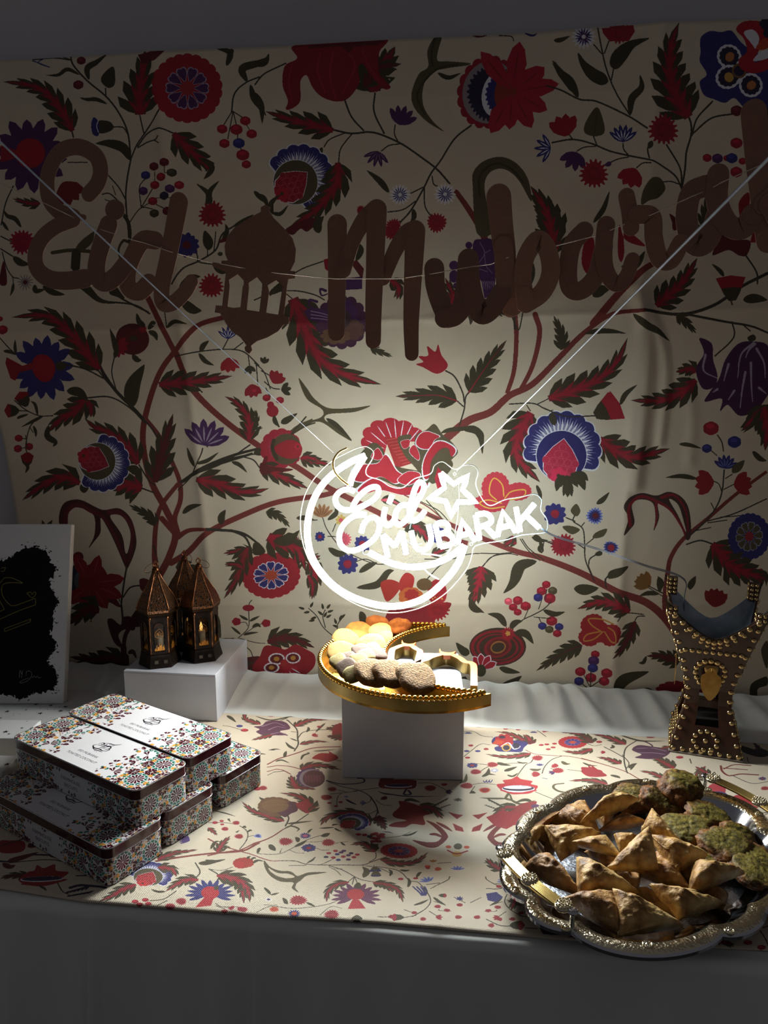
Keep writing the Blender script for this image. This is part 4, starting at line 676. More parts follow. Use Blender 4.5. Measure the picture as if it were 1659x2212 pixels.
M(D.st, (5, [(430, 530), (500, 470), (560, 440), (630, 400), (680, 350)]), (4, [(600, 400), (620, 340)]), (4, [(570, 450), (680, 460)]), (4, [(600, 450), (620, 490)]), (4, [(510, 460), (540, 390)]), (4, [(640, 340), (655, 270)]), (4, [(630, 405), (700, 420)]), (5, [(900, 950), (930, 900), (935, 790)]), (5, [(930, 900), (1000, 850)]), (5, [(920, 910), (870, 870)]), (4, [(925, 890), (890, 820)]), (5, [(1100, 470), (1150, 420), (1270, 430)]), (5, [(1210, 480), (1230, 445), (1280, 440)]), (5, [(1030, 250), (1030, 200), (1060, 170)]), (4, [(1300, 260), (1400, 320)]), (5, [(1100, 950), (1200, 930), (1280, 930)]))
D.lf(36, [(630, 405), (700, 430), (770, 415)]); D.lf(44, [(395, 515), (350, 450), (275, 430)]); D.lf(40, [(420, 530), (450, 490), (500, 475)]); D.lf(50, [(450, 550), (520, 560), (570, 625)]); D.lf(54, [(160, 690), (120, 670), (72, 615)])
OD = (.22, .17, .13)
D.disc(340, 645, 182, OD, 124, -.02); D.disc(338, 648, 172, (.52, .07, .14), 112)
for r, r2, c in ((150, 96, OD), (136, 88, (.52, .07, .14)), (118, 80, OD), (92, 66, (.52, .07, .14)), (72, 54, (.36, .07, .1)), (50, 40, (.62, .42, .2)), (42, 30, OD)): D.disc(338+(150-r)*.05, 648, r, c, r2, -.3 if r < 100 else 0)
D.ca(405, 560, 46, (.60, .07, .16)); D.disc(405, 558, 18, GLD, scal=5, amp=.4)
for a in (-160, -125, -95, -60, -25): D.pet(240, 790, a, 5, 105, 52, WHT, .65); D.pet(240, 790, a, 10, 98, 42, (.62, .08, .17), .65)
D.disc(232, 800, 34, OLV, 40); D.lf(40, [(350, 780), (410, 800), (485, 812)]); D.lf(50, [(360, 905), (430, 880), (495, 832)])
D.lf(54, [(825, 268), (900, 265), (985, 262)]); D.sp([(1040, 195), (1060, 150), (1170, 122), (1120, 180), (1070, 200)], OLV); D.ac([(1180, 410), (1080, 360), (980, 350), (845, 395)], 95, 5)
D.disc(940, 490, 78, (.58, .08, .15), 62, -.5, scal=14, amp=.08); D.disc(1060, 560, 62, (.58, .08, .15), 76, .5, scal=14, amp=.08); D.disc(920, 580, 68, (.58, .08, .15), 56, .2, scal=14, amp=.08); D.disc(985, 540, 70, (.58, .08, .15))
for q in ([(1000, 540), (940, 500), (920, 460), (1000, 460), (1080, 490)], [(1010, 540), (950, 590), (890, 600), (910, 560), (990, 540)], [(1020, 540), (1060, 600), (1090, 600), (1080, 540), (1040, 510)]): D.st(7, q, (.70, .50, .22))
D.ac([(880, 630), (800, 660), (700, 720), (585, 800)], 72, 5, None, rib=DRE); D.ac([(1215, 475), (1180, 560), (1130, 650), (1070, 712)], 72, 4, DRE); D.lotus(1300, 250, 100, -150, 4, (.48, .34, .16), None, 60, .34); D.lf(34, [(1375, 290), (1370, 230), (1365, 190)]); D.lf(30, [(1370, 300), (1300, 295), (1240, 312)])
D.lf(28, [(1560, 270), (1590, 230), (1605, 195)]); D.lf(40, [(1430, 480), (1450, 430), (1470, 420)]); D.ac([(1510, 730), (1440, 720), (1370, 700), (1290, 700)], 72, 4, DRE); D.lf(24, [(1290, 700), (1270, 740), (1240, 742)])
D.lf(80, [(1090, 930), (1150, 850), (1310, 800)]); D.lf(44, [(1265, 920), (1310, 930), (1345, 940)]); D.lf(56, [(640, 930), (635, 915), (630, 895)]); D.lf(50, [(750, 940), (760, 920), (762, 893)]); D.lf(50, [(115, 890), (125, 860), (135, 838)])
D.fr(1400, 1220, 4.807)
D.disc(330, 1330, 260, (.52, .05, .13), 120, .1, scal=16, amp=.08); D.disc(560, 1340, 200, (.52, .05, .13), 90, .1, scal=12, amp=.08); D.disc(480, 1400, 200, BLD, 70); D.disc(560, 1400, 140, (.5, .45, .5), 60)
D.tulip(680, 430, 190, -80, (.48, .05, .11), 5); D.sp([(1180, 880), (1245, 800), (1245, 1080), (1200, 1000)], OLD); D.sp([(1070, 1380), (1080, 1250), (1200, 1180), (1245, 1180), (1245, 1260), (1150, 1300), (1140, 1400)], OLV)
D.ac([(800, -20), (950, 60), (1245, 160)], 220, 4); D.lf(60, [(410, 240), (450, 180), (490, 115)]); D.ac([(980, 1150), (960, 1080), (990, 1000)], 50, 2, None)
# tidy: hem
wimg = wink.image('hanging_cloth_print')
# ---------------------------------------------------------------- the print of the table runner (same design, printed small and mirrored about its middle seam)
TPX = 1650.; TS0, TB0, TW, TH = -1.0, -.02, 2.0, .66
def _ttr(P):
    q = SB(P[:, 0], P[:, 1]); return np.stack([(q[:, 0]-TS0)*TPX, (q[:, 1]-TB0)*TPX], -1)
tink = Ink(int(TW*TPX), int(TH*TPX), CRM, _ttr); D = Draw(tink); M = D.many
# --- left of the plinth
D.fr(450, 1500, 4.1475, .45)
D.ca(568, 188, 52); D.ac([(470, 280), (380, 250), (330, 230), (325, 168)], 60, 4); D.lf(40, [(168, 200), (205, 225), (250, 262)], OLV); D.lf(24, [(420, 205), (560, 240), (720, 215), (900, 212)]); D.lf(16, [(640, 245), (700, 225), (740, 205)])
D.sp([(410, 300), (480, 290), (530, 250), (660, 250), (730, 300), (720, 330), (640, 345), (715, 385), (600, 380), (520, 390), (430, 350), (460, 325)], (.30, .10, .25)); M(D.st, (8, [(480, 300), (600, 265), (690, 300)], (.6, .5, .58), 3), (8, [(540, 330), (620, 300), (700, 320)], (.6, .5, .58), 3), (8, [(560, 370), (640, 355), (700, 380)], (.6, .5, .58), 3))
D.ac([(570, 375), (480, 400), (380, 425)], 55, 4); D.ac([(775, 300), (850, 260), (950, 235), (1080, 240)], 70, 5); D.be(280, 295, 30, NAV); D.be(325, 333, 36, RED); D.st(5, [(130, 290), (200, 300), (300, 330)])
M(D.st, (9, [(770, 520), (805, 460), (800, 400), (790, 320), (700, 240)]), (7, [(805, 400), (850, 350), (950, 330), (1090, 325)]), (6, [(790, 350), (740, 345)]), (11, [(530, 640), (640, 590), (790, 540), (950, 490), (1185, 480)], BRO), (9, [(530, 665), (700, 655), (850, 690)], BRO), (9, [(530, 705), (650, 690), (740, 730)], BRO), (6, [(530, 740), (600, 715), (680, 700)]), (6, [(600, 515), (540, 510)]))
D.ac([(1185, 300), (1110, 320), (1060, 300)], 90, 3, DRE); D.disc(1180, 345, 75, (.50, .06, .12), 80, scal=10, amp=.1); D.ac([(1190, 400), (1120, 390), (1060, 380)], 80, 3, DRE)
D.lf(26, [(880, 350), (900, 320), (890, 300)]); D.tulip(930, 380, 60, -20, RED, 3); D.lf(24, [(960, 350), (1020, 290), (1050, 265)]); D.ca(995, 300, 24)
D.ac([(820, 460), (900, 440), (980, 430), (1090, 440)], 50, 4); D.lf(34, [(780, 505), (730, 480), (690, 440)]); D.lf(20, [(800, 430), (760, 415), (730, 405)]); D.lf(24, [(550, 510), (600, 505), (650, 512)]); D.lf(30, [(680, 580), (690, 545), (700, 520)]); D.lf(26, [(600, 620), (660, 605), (730, 630)]); D.lf(26, [(830, 600), (850, 560), (900, 540), (880, 530)]); D.lf(22, [(940, 520), (1040, 515), (1145, 505)])
D.sp([(930, 585), (1000, 540), (1080, 540), (1075, 520), (1120, 545), (1150, 560), (1160, 590), (1070, 620), (1000, 600)], (.60, .07, .13)); D.st(5, [(1140, 600), (1190, 612)])
D.fr(450, 1500, 4.1475, .48)
D.ac([(830, 690), (930, 650), (1050, 655), (1190, 690)], 95, 5); D.ac([(800, 860), (760, 800), (740, 735)], 100, 4); D.ac([(800, 850), (870, 850), (970, 865)], 50, 3); D.disc(915, 760, 130, PUR, 90, scal=16, amp=.1); D.disc(930, 765, 115, (.5, .44, .5), 82); D.disc(945, 768, 100, (.30, .09, .17), 74)
for i in range(6): D.st(3, [(870+26*i, 735), (880+24*i, 800)], (.6, .3, .4)); D.st(3, [(860, 745+10*i), (1030, 745+10*i)], (.5, .22, .3))
M(D.st, (10, [(1060, 785), (1180, 815), (1300, 815), (1390, 800), (1390, 770), (1330, 765)], BLD), (7, [(1060, 790), (1200, 840), (1340, 870), (1440, 920), (1500, 1000), (1515, 1060), (1500, 1110)]), (6, [(1300, 880), (1450, 860), (1530, 850)]), (5, [(1340, 880), (1200, 895), (1090, 905)]), (5, [(1250, 890), (1160, 870)]), (4, [(1200, 895), (1160, 930), (1150, 1010)]), (5, [(1460, 930), (1450, 970), (1410, 990)]), (5, [(1500, 960), (1560, 1000), (1650, 1010)]), (6, [(1515, 1050), (1450, 1080), (1370, 1080)]))
D.ca(1110, 862, 42); D.ca(1058, 935, 54); D.be(1085, 985, 20); D.be(1185, 978, 20); D.be(1145, 1014, 20); D.aster(1235, 930, 36); D.lf(26, [(1230, 950), (1280, 980), (1335, 1005)], BLD); D.tulip(1600, 950, 60, -150, DRE, 4); D.lotus(1410, 985, 60, 180, 4, NAV, WHT, 100, .3); D.ac([(1500, 1110), (1540, 1160), (1590, 1230)], 90, 4, DRE); D.lf(14, [(1520, 880), (1580, 905), (1659, 915)], BLD); D.lf(12, [(1560, 1245), (1620, 1250), (1659, 1265)], BLD)
D.sp([(1540, 770), (1659, 765), (1659, 860), (1560, 830)], (.42, .04, .1)); D.st(10, [(1540, 830), (1600, 850), (1659, 855)], WHT)
D.ac([(680, 1145), (540, 1110), (400, 1060), (300, 975)], 90, 6, rib=RED); D.lf(34, [(530, 975), (490, 960), (455, 935)])
D.disc(605, 1020, 165, (.40, .26, .16), 88, .05, scal=16, amp=.05); D.sp([(600, 1040), (700, 980), (790, 980), (800, 1050), (740, 1080), (680, 1110)], (.30, .10, .22)); D.disc(600, 1010, 120, (.44, .30, .18), 60); D.st(4, [(470, 1000), (600, 960), (720, 980)], (.5, .36, .24)); D.st(4, [(480, 1030), (600, 1000), (740, 1010)], (.5, .36, .24))
D.ac([(880, 1075), (900, 990), (800, 920), (635, 895)], 120, 5, rib=RED); D.pl([(780, 990), (900, 950), (930, 1040), (880, 1075), (800, 1030)], RED); D.ac([(900, 1060), (950, 1020), (1000, 1010)], 40, 2)
D.st(9, [(690, 1190), (720, 1130), (710, 1090)]); D.lf(36, [(700, 1170), (800, 1160), (940, 1145)], OLD); D.st(8, [(670, 1220), (780, 1160), (900, 1080)]); D.lf(26, [(670, 1220), (740, 1190), (810, 1215), (790, 1240)], OLD)
D.st(14, [(270, 1415), (400, 1360), (560, 1290), (670, 1220)], BRO, 9); D.st(14, [(0, 1460), (130, 1430), (260, 1410)], BRO, 12); D.st(12, [(0, 1310), (120, 1370), (260, 1410), (420, 1460), (560, 1500), (650, 1500)], BRO, 8)
D.fr(450, 1500, 4.1475, .54)
M(D.st, (7, [(650, 1500), (780, 1505), (880, 1535), (1060, 1545), (1200, 1545), (1380, 1545), (1480, 1510), (1600, 1470)]), (6, [(280, 1400), (330, 1340), (355, 1280), (340, 1230), (280, 1190)]), (5, [(350, 1290), (400, 1280), (440, 1285)]), (5, [(250, 1180), (150, 1165), (0, 1165)]), (5, [(330, 1210), (320, 1200)]), (5, [(440, 1440), (620, 1440), (730, 1400), (850, 1330), (960, 1290), (1040, 1270)]), (4, [(720, 1400), (790, 1430), (860, 1435)]), (4, [(640, 1430), (660, 1390)]), (4, [(850, 1330), (940, 1335), (1020, 1330)]), (4, [(970, 1390), (1020, 1410), (1080, 1410)]), (4, [(1140, 1350), (1190, 1340), (1250, 1335)]), (5, [(880, 1530), (930, 1500), (960, 1470)]), (6, [(880, 1545), (800, 1545), (720, 1545)]), (5, [(1000, 1545), (1080, 1510), (1140, 1480)]), (5, [(1440, 1520), (1500, 1480), (1500, 1430)]), (6, [(1080, 1550), (1200, 1590), (1310, 1650), (1380, 1680), (1500, 1700)]), (5, [(1310, 1650), (1290, 1720)]), (5, [(1310, 1650), (1340, 1720)]), (5, [(1310, 1650), (1250, 1700)]), (4, [(1480, 1545), (1500, 1580)]), (5, [(1380, 1550), (1520, 1570), (1659, 1630)]))
for x, y, r, c in ((250, 1165, 34, RED), (150, 1220, 34, RED), (60, 1165, 26, RED), (120, 1150, 20, RED), (125, 1180, 18, RED), (275, 1285, 42, RED), (445, 1285, 36, LBL)): (D.ca if r > 30 else D.be)(x, y, r, c)
D.ca(445, 1285, 20, NAV)
for q in ([(265, 1240), (250, 1250), (280, 1230)], [(310, 1210), (325, 1195), (340, 1210)], [(190, 1150), (180, 1130), (200, 1160)], [(350, 1250), (375, 1230), (390, 1240)]): D.lf(22, q)
D.ac([(130, 1420), (80, 1350), (10, 1410)], 20, 1); D.ac([(80, 1430), (130, 1350), (200, 1280)], 70, 4); D.lf(30, [(20, 1400), (60, 1340), (110, 1330)]); D.lf(24, [(140, 1410), (170, 1380), (200, 1390)]); D.ac([(0, 1210), (40, 1240), (80, 1280)], 45, 3)
D.disc(315, 1525, 96, (.60, .13, .13), 50, .1, scal=14, amp=.06); D.disc(280, 1540, 50, (.66, .10, .16), 34, scal=6, amp=.2); D.lf(26, [(380, 1500), (410, 1480), (430, 1485)]); D.lf(26, [(350, 1490), (360, 1475), (380, 1465)]); D.lf(30, [(400, 1530), (440, 1500), (500, 1505)]); D.st(5, [(0, 1580), (120, 1590), (220, 1560)]); D.lf(44, [(-30, 1500), (60, 1510), (160, 1490)], OLV)
D.lf(30, [(440, 1440), (455, 1400), (465, 1385)]); D.sp([(600, 1410), (550, 1395), (540, 1360), (570, 1355), (600, 1380)], OLV); D.ca(693, 1327, 66); D.sp([(780, 1290), (820, 1300), (815, 1330), (790, 1330)], OLV); D.disc(868, 1278, 52, NAV, jag=14, amp=.3); D.disc(868, 1278, 24, (.7, .3, .45)); D.lf(22, [(890, 1255), (910, 1230), (935, 1215)]); D.sp([(1010, 1285), (1040, 1260), (1090, 1258), (1060, 1290)], OLV); D.daisy(900, 1388, 68, 12, NAV, RED, .35); D.ca(1075, 1342, 62); D.lf(24, [(1190, 1340), (1210, 1360), (1230, 1370)]); D.lf(24, [(890, 1520), (930, 1500), (960, 1468)]); D.sp([(770, 1380), (800, 1350), (880, 1320), (840, 1360)], OLV)
for i, (x, y) in enumerate(((1080, 1438), (1140, 1418), (1215, 1418), (1055, 1472), (1155, 1448), (1190, 1432), (1120, 1478), (1210, 1470), (1255, 1458), (1280, 1440), (1165, 1500), (1255, 1497), (1305, 1475), (1335, 1452))): D.be(x, y, 22, (RED, RED, PUR, BLD, NAV, PUR)[i*7 % 6])
for x, y in ((1345, 1270), (1400, 1275), (1500, 1262), (1550, 1275), (1470, 1300), (1520, 1305), (1445, 1288), (1510, 1330), (1560, 1290)): D.be(x, y, 26, BLD if x == 1445 else (.58, .08, .14))
D.ac([(1490, 1430), (1440, 1380), (1370, 1350), (1270, 1365)], 90, 4); D.ac([(1540, 1500), (1600, 1500), (1700, 1520)], 60, 2)
D.ac([(1450, 1190), (1380, 1080), (1240, 1060), (1100, 1060)], 60, 3); D.ac([(1360, 1070), (1200, 1080), (1060, 1120), (1005, 1190)], 100, 4); D.pom(1290, 1160, 150, -40, NAV, OLD, (.58, .12, .14)); D.lf(24, [(1130, 1205), (1050, 1210), (990, 1212)]); D.lf(24, [(1130, 1210), (1160, 1230), (1200, 1245)]); D.lf(26, [(1110, 1190), (1130, 1180), (1170, 1180)])
D.lf(20, [(60, 1060), (150, 1080), (250, 1110)])
# curling horn leaf
D.sp([(500, 1500), (560, 1560), (640, 1590), (740, 1600), (800, 1640), (900, 1610), (1060, 1610), (980, 1625), (880, 1640), (830, 1680), (790, 1710), (780, 1750), (810, 1790), (750, 1750), (760, 1700), (650, 1690), (560, 1640), (510, 1570)], OLD); D.sp([(540, 1565), (620, 1610), (720, 1620), (775, 1650), (700, 1660), (620, 1640), (560, 1600)], CRM)
D.ac([(90, 1630), (230, 1680), (300, 1760), (320, 1890)], 110, 6, rib=RED); D.ac([(1260, 1700), (1150, 1720), (1070, 1790), (1060, 1880)], 75, 4, rib=RED); D.ac([(1480, 1700), (1580, 1730), (1659, 1790)], 80, 4)
for i, a in enumerate(np.linspace(-215, 35, 13)): D.pet(1325, 1830, a, 30, 215+20*(i % 2), 54, (.36, .13, .30), .6)
D.disc(1320, 1810, 78, (.66, .10, .18), 50); D.pl([(1290, 1860), (1350, 1860), (1410, 1935), (1250, 1940)], (.66, .10, .18)); D.sp([(1310, 1750), (1320, 1715), (1355, 1705), (1370, 1750)], OLV); D.ac([(1330, 1990), (1330, 2050), (1320, 2110)], 60, 3, None)
D.lf(60, [(1390, 1660), (1420, 1600), (1380, 1560)], OLD); D.cup(1490, 1560, 95, 85, NAV, OLD, .9); D.disc(540, 1850, 36, WHT, jag=10, amp=.5); D.disc(540, 1850, 16, PUR)
D.ca(805, 1860, 82); D.sp([(680, 1885), (665, 1840), (700, 1850), (715, 1890)], OLV); D.ca(590, 1935, 44, ORA); D.disc(770, 1975, 56, NAV, 34, jag=14, amp=.3); D.disc(770, 1975, 26, ORA, 16); D.ca(1105, 1985, 70); D.lf(30, [(500, 1740), (540, 1780), (560, 1810)]); D.lf(26, [(560, 1810), (600, 1800), (635, 1790)]); D.lf(30, [(880, 1880), (920, 1900), (960, 1920)])
M(D.st, (5, [(430, 1960), (560, 1910), (740, 1930), (940, 1920), (1100, 1890), (1230, 1830)]), (4, [(500, 1895), (560, 1900), (620, 1900)]), (4, [(1000, 1990), (1100, 1920), (1200, 1935)]), (4, [(1080, 1560), (1150, 1600), (1190, 1640)]), (4, [(1120, 1580), (1200, 1580)]), (5, [(60, 1880), (120, 1910), (300, 1925)]))
D.ca(290, 1935, 36); D.be(215, 1920, 22); D.be(145, 1948, 30); D.lf(10, [(1520, 2005), (1580, 2008), (1640, 2005)]); D.ca(1640, 2005, 30)
D.ca(490, 855, 40, RED); D.be(440, 860, 36, RED); D.lf(22, [(430, 560), (470, 545), (520, 550)])
# --- under and left of the tins
D.fr(0, 1800, 2.9625, .60)
for i in range(8): D.pet(1215, 60, -205+14*i, 0, 70, 14, (.30, .2, .45), .5)
D.st(12, [(1000, 190), (1150, 165), (1350, 140), (1560, 120), (1659, 70)], BRO); D.ac([(1010, 180), (1080, 150), (1180, 130)], 60, 3); D.ac([(1100, 130), (1170, 130), (1270, 115)], 30, 3); D.st(6, [(1250, 200), (1280, 260), (1240, 310)]); D.st(6, [(1340, 240), (1400, 280), (1380, 330)]); D.lf(44, [(1270, 205), (1330, 200), (1430, 180)], OLV)
D.pom(960, 280, 145, -62, NAV, OLD, (.62, .12, .16)); D.ac([(1010, 230), (1100, 240), (1130, 290)], 70, 3); D.ac([(870, 340), (790, 370), (720, 410), (630, 445)], 75, 4, rib=RED); D.ac([(1270, 310), (1190, 310), (1110, 350), (1060, 385)], 72, 4); D.lf(24, [(1060, 385), (1010, 385), (965, 370)])
for i, a in enumerate(np.linspace(-205, 25, 13)): D.pet(1345, 400, a, 20, 150+15*(i % 2), 34, NAV, .6)
D.disc(1345, 390, 58, (.66, .08, .17), 40); D.pl([(1310, 420), (1370, 420), (1350, 470), (1250, 480)], (.66, .08, .17)); D.ac([(1390, 280), (1500, 300), (1580, 360), (1600, 450)], 100, 5, rib=RED); D.sp([(1370, 370), (1380, 345), (1400, 350), (1395, 370)], OLV)
for x, y in ((865, 445), (930, 435), (895, 462), (950, 458)): D.be(x, y, 22)
D.ca(1160, 445, 36); D.ca(1090, 475, 34); D.ca(1560, 495, 26); D.ca(1480, 488, 20); D.ca(1437, 505, 20); M(D.st, (5, [(960, 440), (1050, 430), (1130, 380)]), (4, [(1000, 470), (1070, 440)]), (4, [(1380, 470), (1440, 490)]))
D.sp([(0, 60), (60, 55), (150, 60), (160, 110), (110, 135), (0, 130)], (.58, .05, .12)); D.lf(60, [(180, 100), (230, 80), (270, 110)], DRE); D.st(7, [(0, 90), (100, 60), (200, 30)]); D.st(12, [(0, 190), (100, 190), (170, 150), (320, 150)], BLD); D.lf(50, [(50, 190), (130, 170), (250, 130)], DRE); D.lf(60, [(310, 140), (350, 150), (385, 175)], DRE); D.st(6, [(60, 200), (300, 180), (440, 200), (550, 230)]); D.lf(50, [(20, 200), (60, 225), (100, 215)], DRE)
D.ac([(190, 290), (100, 280), (0, 300)], 60, 3, DRE); D.sp([(120, 310), (180, 260), (220, 250), (240, 215), (280, 235), (350, 210), (360, 250), (440, 262), (400, 300), (430, 310), (300, 345), (180, 340)], (.58, .05, .12)); D.disc(270, 305, 140, WHT, 18, -.05); D.disc(270, 302, 130, BLD, 14, -.05); D.st(8, [(140, 335), (280, 345), (410, 315)], (.58, .05, .12)); D.lf(20, [(250, 345), (280, 360), (300, 378)])
M(D.st, (5, [(370, 330), (400, 380), (440, 400)]), (16, [(450, 360), (520, 345), (640, 355), (680, 360)], BLD)); 
for i in range(6): D.lf(16, [(420+25*i, 395-4*i), (440+25*i, 385-6*i), (465+25*i, 380-8*i)], BLD); D.lf(16, [(430+25*i, 412-3*i), (450+25*i, 408-4*i), (480+25*i, 408-6*i)], BLD)
D.st(8, [(490, 285), (560, 282)], BLD)
# --- right of the plinth
D.fr(800, 1550, 3.318, .42)
for x, y, s_ in ((795, 80, 40), (700, 125, 36), (1170, 118, 30)):
    for i in range(6): D.pet(x, y, -170+32*i, 0, s_, 9, (NAV if x != 795 else DRE), .5)
for x, y in ((970, 90), (1008, 75), (1075, 72), (1060, 95), (1225, 205), (1265, 200), (1275, 235), (1320, 195), (1310, 222)): D.be(x, y, 18)
D.pl([(1225, 95), (1250, 85), (1285, 105), (1240, 115)], RED); D.ca(720, 210, 20); D.ca(830, 235, 20); D.be(770, 250, 20, NAV); D.be(690, 250, 20, NAV); D.be(697, 297, 20)
M(D.st, (4, [(670, 110), (740, 110), (800, 140), (880, 150)]), (4, [(670, 290), (720, 250), (790, 200), (860, 205)]), (4, [(920, 75), (1000, 90), (1100, 85), (1190, 100), (1260, 145)]), (5, [(1110, 240), (1180, 270), (1300, 280), (1450, 290), (1659, 340)], BRO), (5, [(1050, 430), (1110, 350), (1150, 330), (1170, 300)]), (5, [(780, 400), (850, 360), (960, 340), (1120, 335)]), (5, [(1230, 410), (1250, 360), (1300, 310), (1370, 285)]), (4, [(1290, 370), (1320, 385)]), (4, [(1540, 185), (1600, 210), (1659, 200)]), (5, [(690, 350), (760, 340), (850, 350)]))
D.ac([(1150, 200), (1060, 150), (980, 120), (890, 110)], 60, 5, rib=RED); D.ac([(1150, 190), (1130, 150), (1090, 130)], 60, 3); D.ac([(1150, 265), (1060, 285), (950, 290), (820, 270)], 62, 5, rib=RED); D.lf(50, [(1120, 190), (1160, 185), (1190, 180)], DRE)
D.sp([(870, 190), (890, 150), (960, 145), (1010, 170), (1060, 175), (1130, 190), (1100, 225), (1080, 255), (1000, 255), (910, 250), (890, 225), (920, 210)], NAV); D.disc(960, 175, 70, (.66, .08, .17), 50, scal=8, amp=.2); D.pl([(900, 165), (960, 180), (940, 200), (870, 200)], ORA); D.st(9, [(940, 215), (990, 190), (1030, 235), (1070, 215), (1020, 200)], WHT); D.disc(975, 225, 34, GLD, 26); D.disc(975, 225, 24, BLD, 18); D.disc(1045, 210, 26, BLD, 20); D.disc(945, 150, 24, BLD, scal=6, amp=.2)
D.ros(1450, 185, 105, 105, 0, (.66, .08, .15), NAV, LBL, ORA, 10, .55); D.ac([(1560, 160), (1480, 120), (1340, 108)], 60, 4); D.ac([(1590, 230), (1500, 260), (1370, 245)], 60, 4); D.ac([(1590, 190), (1540, 150), (1500, 120)], 80, 3, DRE)
D.fr(800, 1550, 3.318, .47)
D.ca(1198, 298, 42); D.ca(875, 347, 42); D.ca(755, 398, 42); D.daisy(730, 352, 42, 10, NAV, RED, .4); D.disc(890, 388, 30, LBL, jag=10, amp=.5); D.disc(890, 388, 14, WHT); D.lotus(1215, 355, 40, -90, 5, NAV, None, 100, .3); D.tulip(1345, 358, 52, -160, RED, 4); D.ca(1345, 388, 44); D.tulip(1215, 415, 64, 180, RED, 4); D.tulip(1320, 400, 46, 160, PUR, 3); D.lf(34, [(1140, 378), (1190, 385), (1225, 375)], OLD); D.lf(34, [(1370, 320), (1400, 340), (1435, 338)], OLD)
D.lf(40, [(910, 330), (950, 345), (1010, 352)]); D.lf(40, [(960, 395), (1000, 380), (1055, 360)]); D.lf(34, [(800, 435), (840, 410), (850, 370)]); D.lf(24, [(980, 420), (1020, 430), (1060, 405)]); D.lf(20, [(1050, 325), (1090, 335), (1130, 330)]); D.lf(30, [(640, 480), (680, 460), (690, 410)], OLD)
for x in (820, 840, 860): D.st(5, [(x-10, 480-20), (x, 475), (x+16, 455)], NAV)
M(D.st, (4, [(680, 500), (800, 480), (900, 490)]), (4, [(1230, 440), (1270, 450)], NAV), (4, [(720, 540), (750, 500)]))
D.ca(690, 498, 48); D.ca(820, 530, 44, ORA); D.disc(820, 530, 30, RED, jag=10, amp=.3); D.cup(730, 535, 40, 85, OLV, OLV)
D.sp([(905, 490), (960, 480), (950, 460), (1010, 450), (1050, 430), (1080, 450), (1160, 465), (1150, 485), (1200, 500), (1180, 530), (1130, 555), (1010, 555), (940, 530)], (.68, .09, .17)); D.disc(1060, 520, 118, WHT, 26, .0); D.disc(1060, 516, 112, BLD, 20); D.disc(1055, 510, 100, WHT, 12); D.st(14, [(940, 530), (1040, 556), (1190, 530)], (.68, .09, .17))
D.st(16, [(990, 555), (970, 590), (1010, 600), (1000, 560)], OLD, 8); D.lf(26, [(1000, 590), (880, 590), (780, 585)], OLD); D.lf(28, [(990, 590), (1080, 630), (1190, 600)], OLD); D.st(4, [(1180, 540), (1250, 570), (1350, 610)])
D.st(17, [(1650, 545), (1400, 545), (1320, 520), (1320, 490), (1390, 480)], OLD, 10); D.ac([(1659, 480), (1540, 460), (1440, 460)], 50, 4); D.sp([(1510, 390), (1560, 370), (1560, 350), (1600, 375), (1659, 390), (1659, 430), (1560, 430)], (.60, .08, .15)); D.st(4, [(1410, 380), (1520, 395)]); D.lf(20, [(1520, 330), (1570, 350), (1630, 355)])
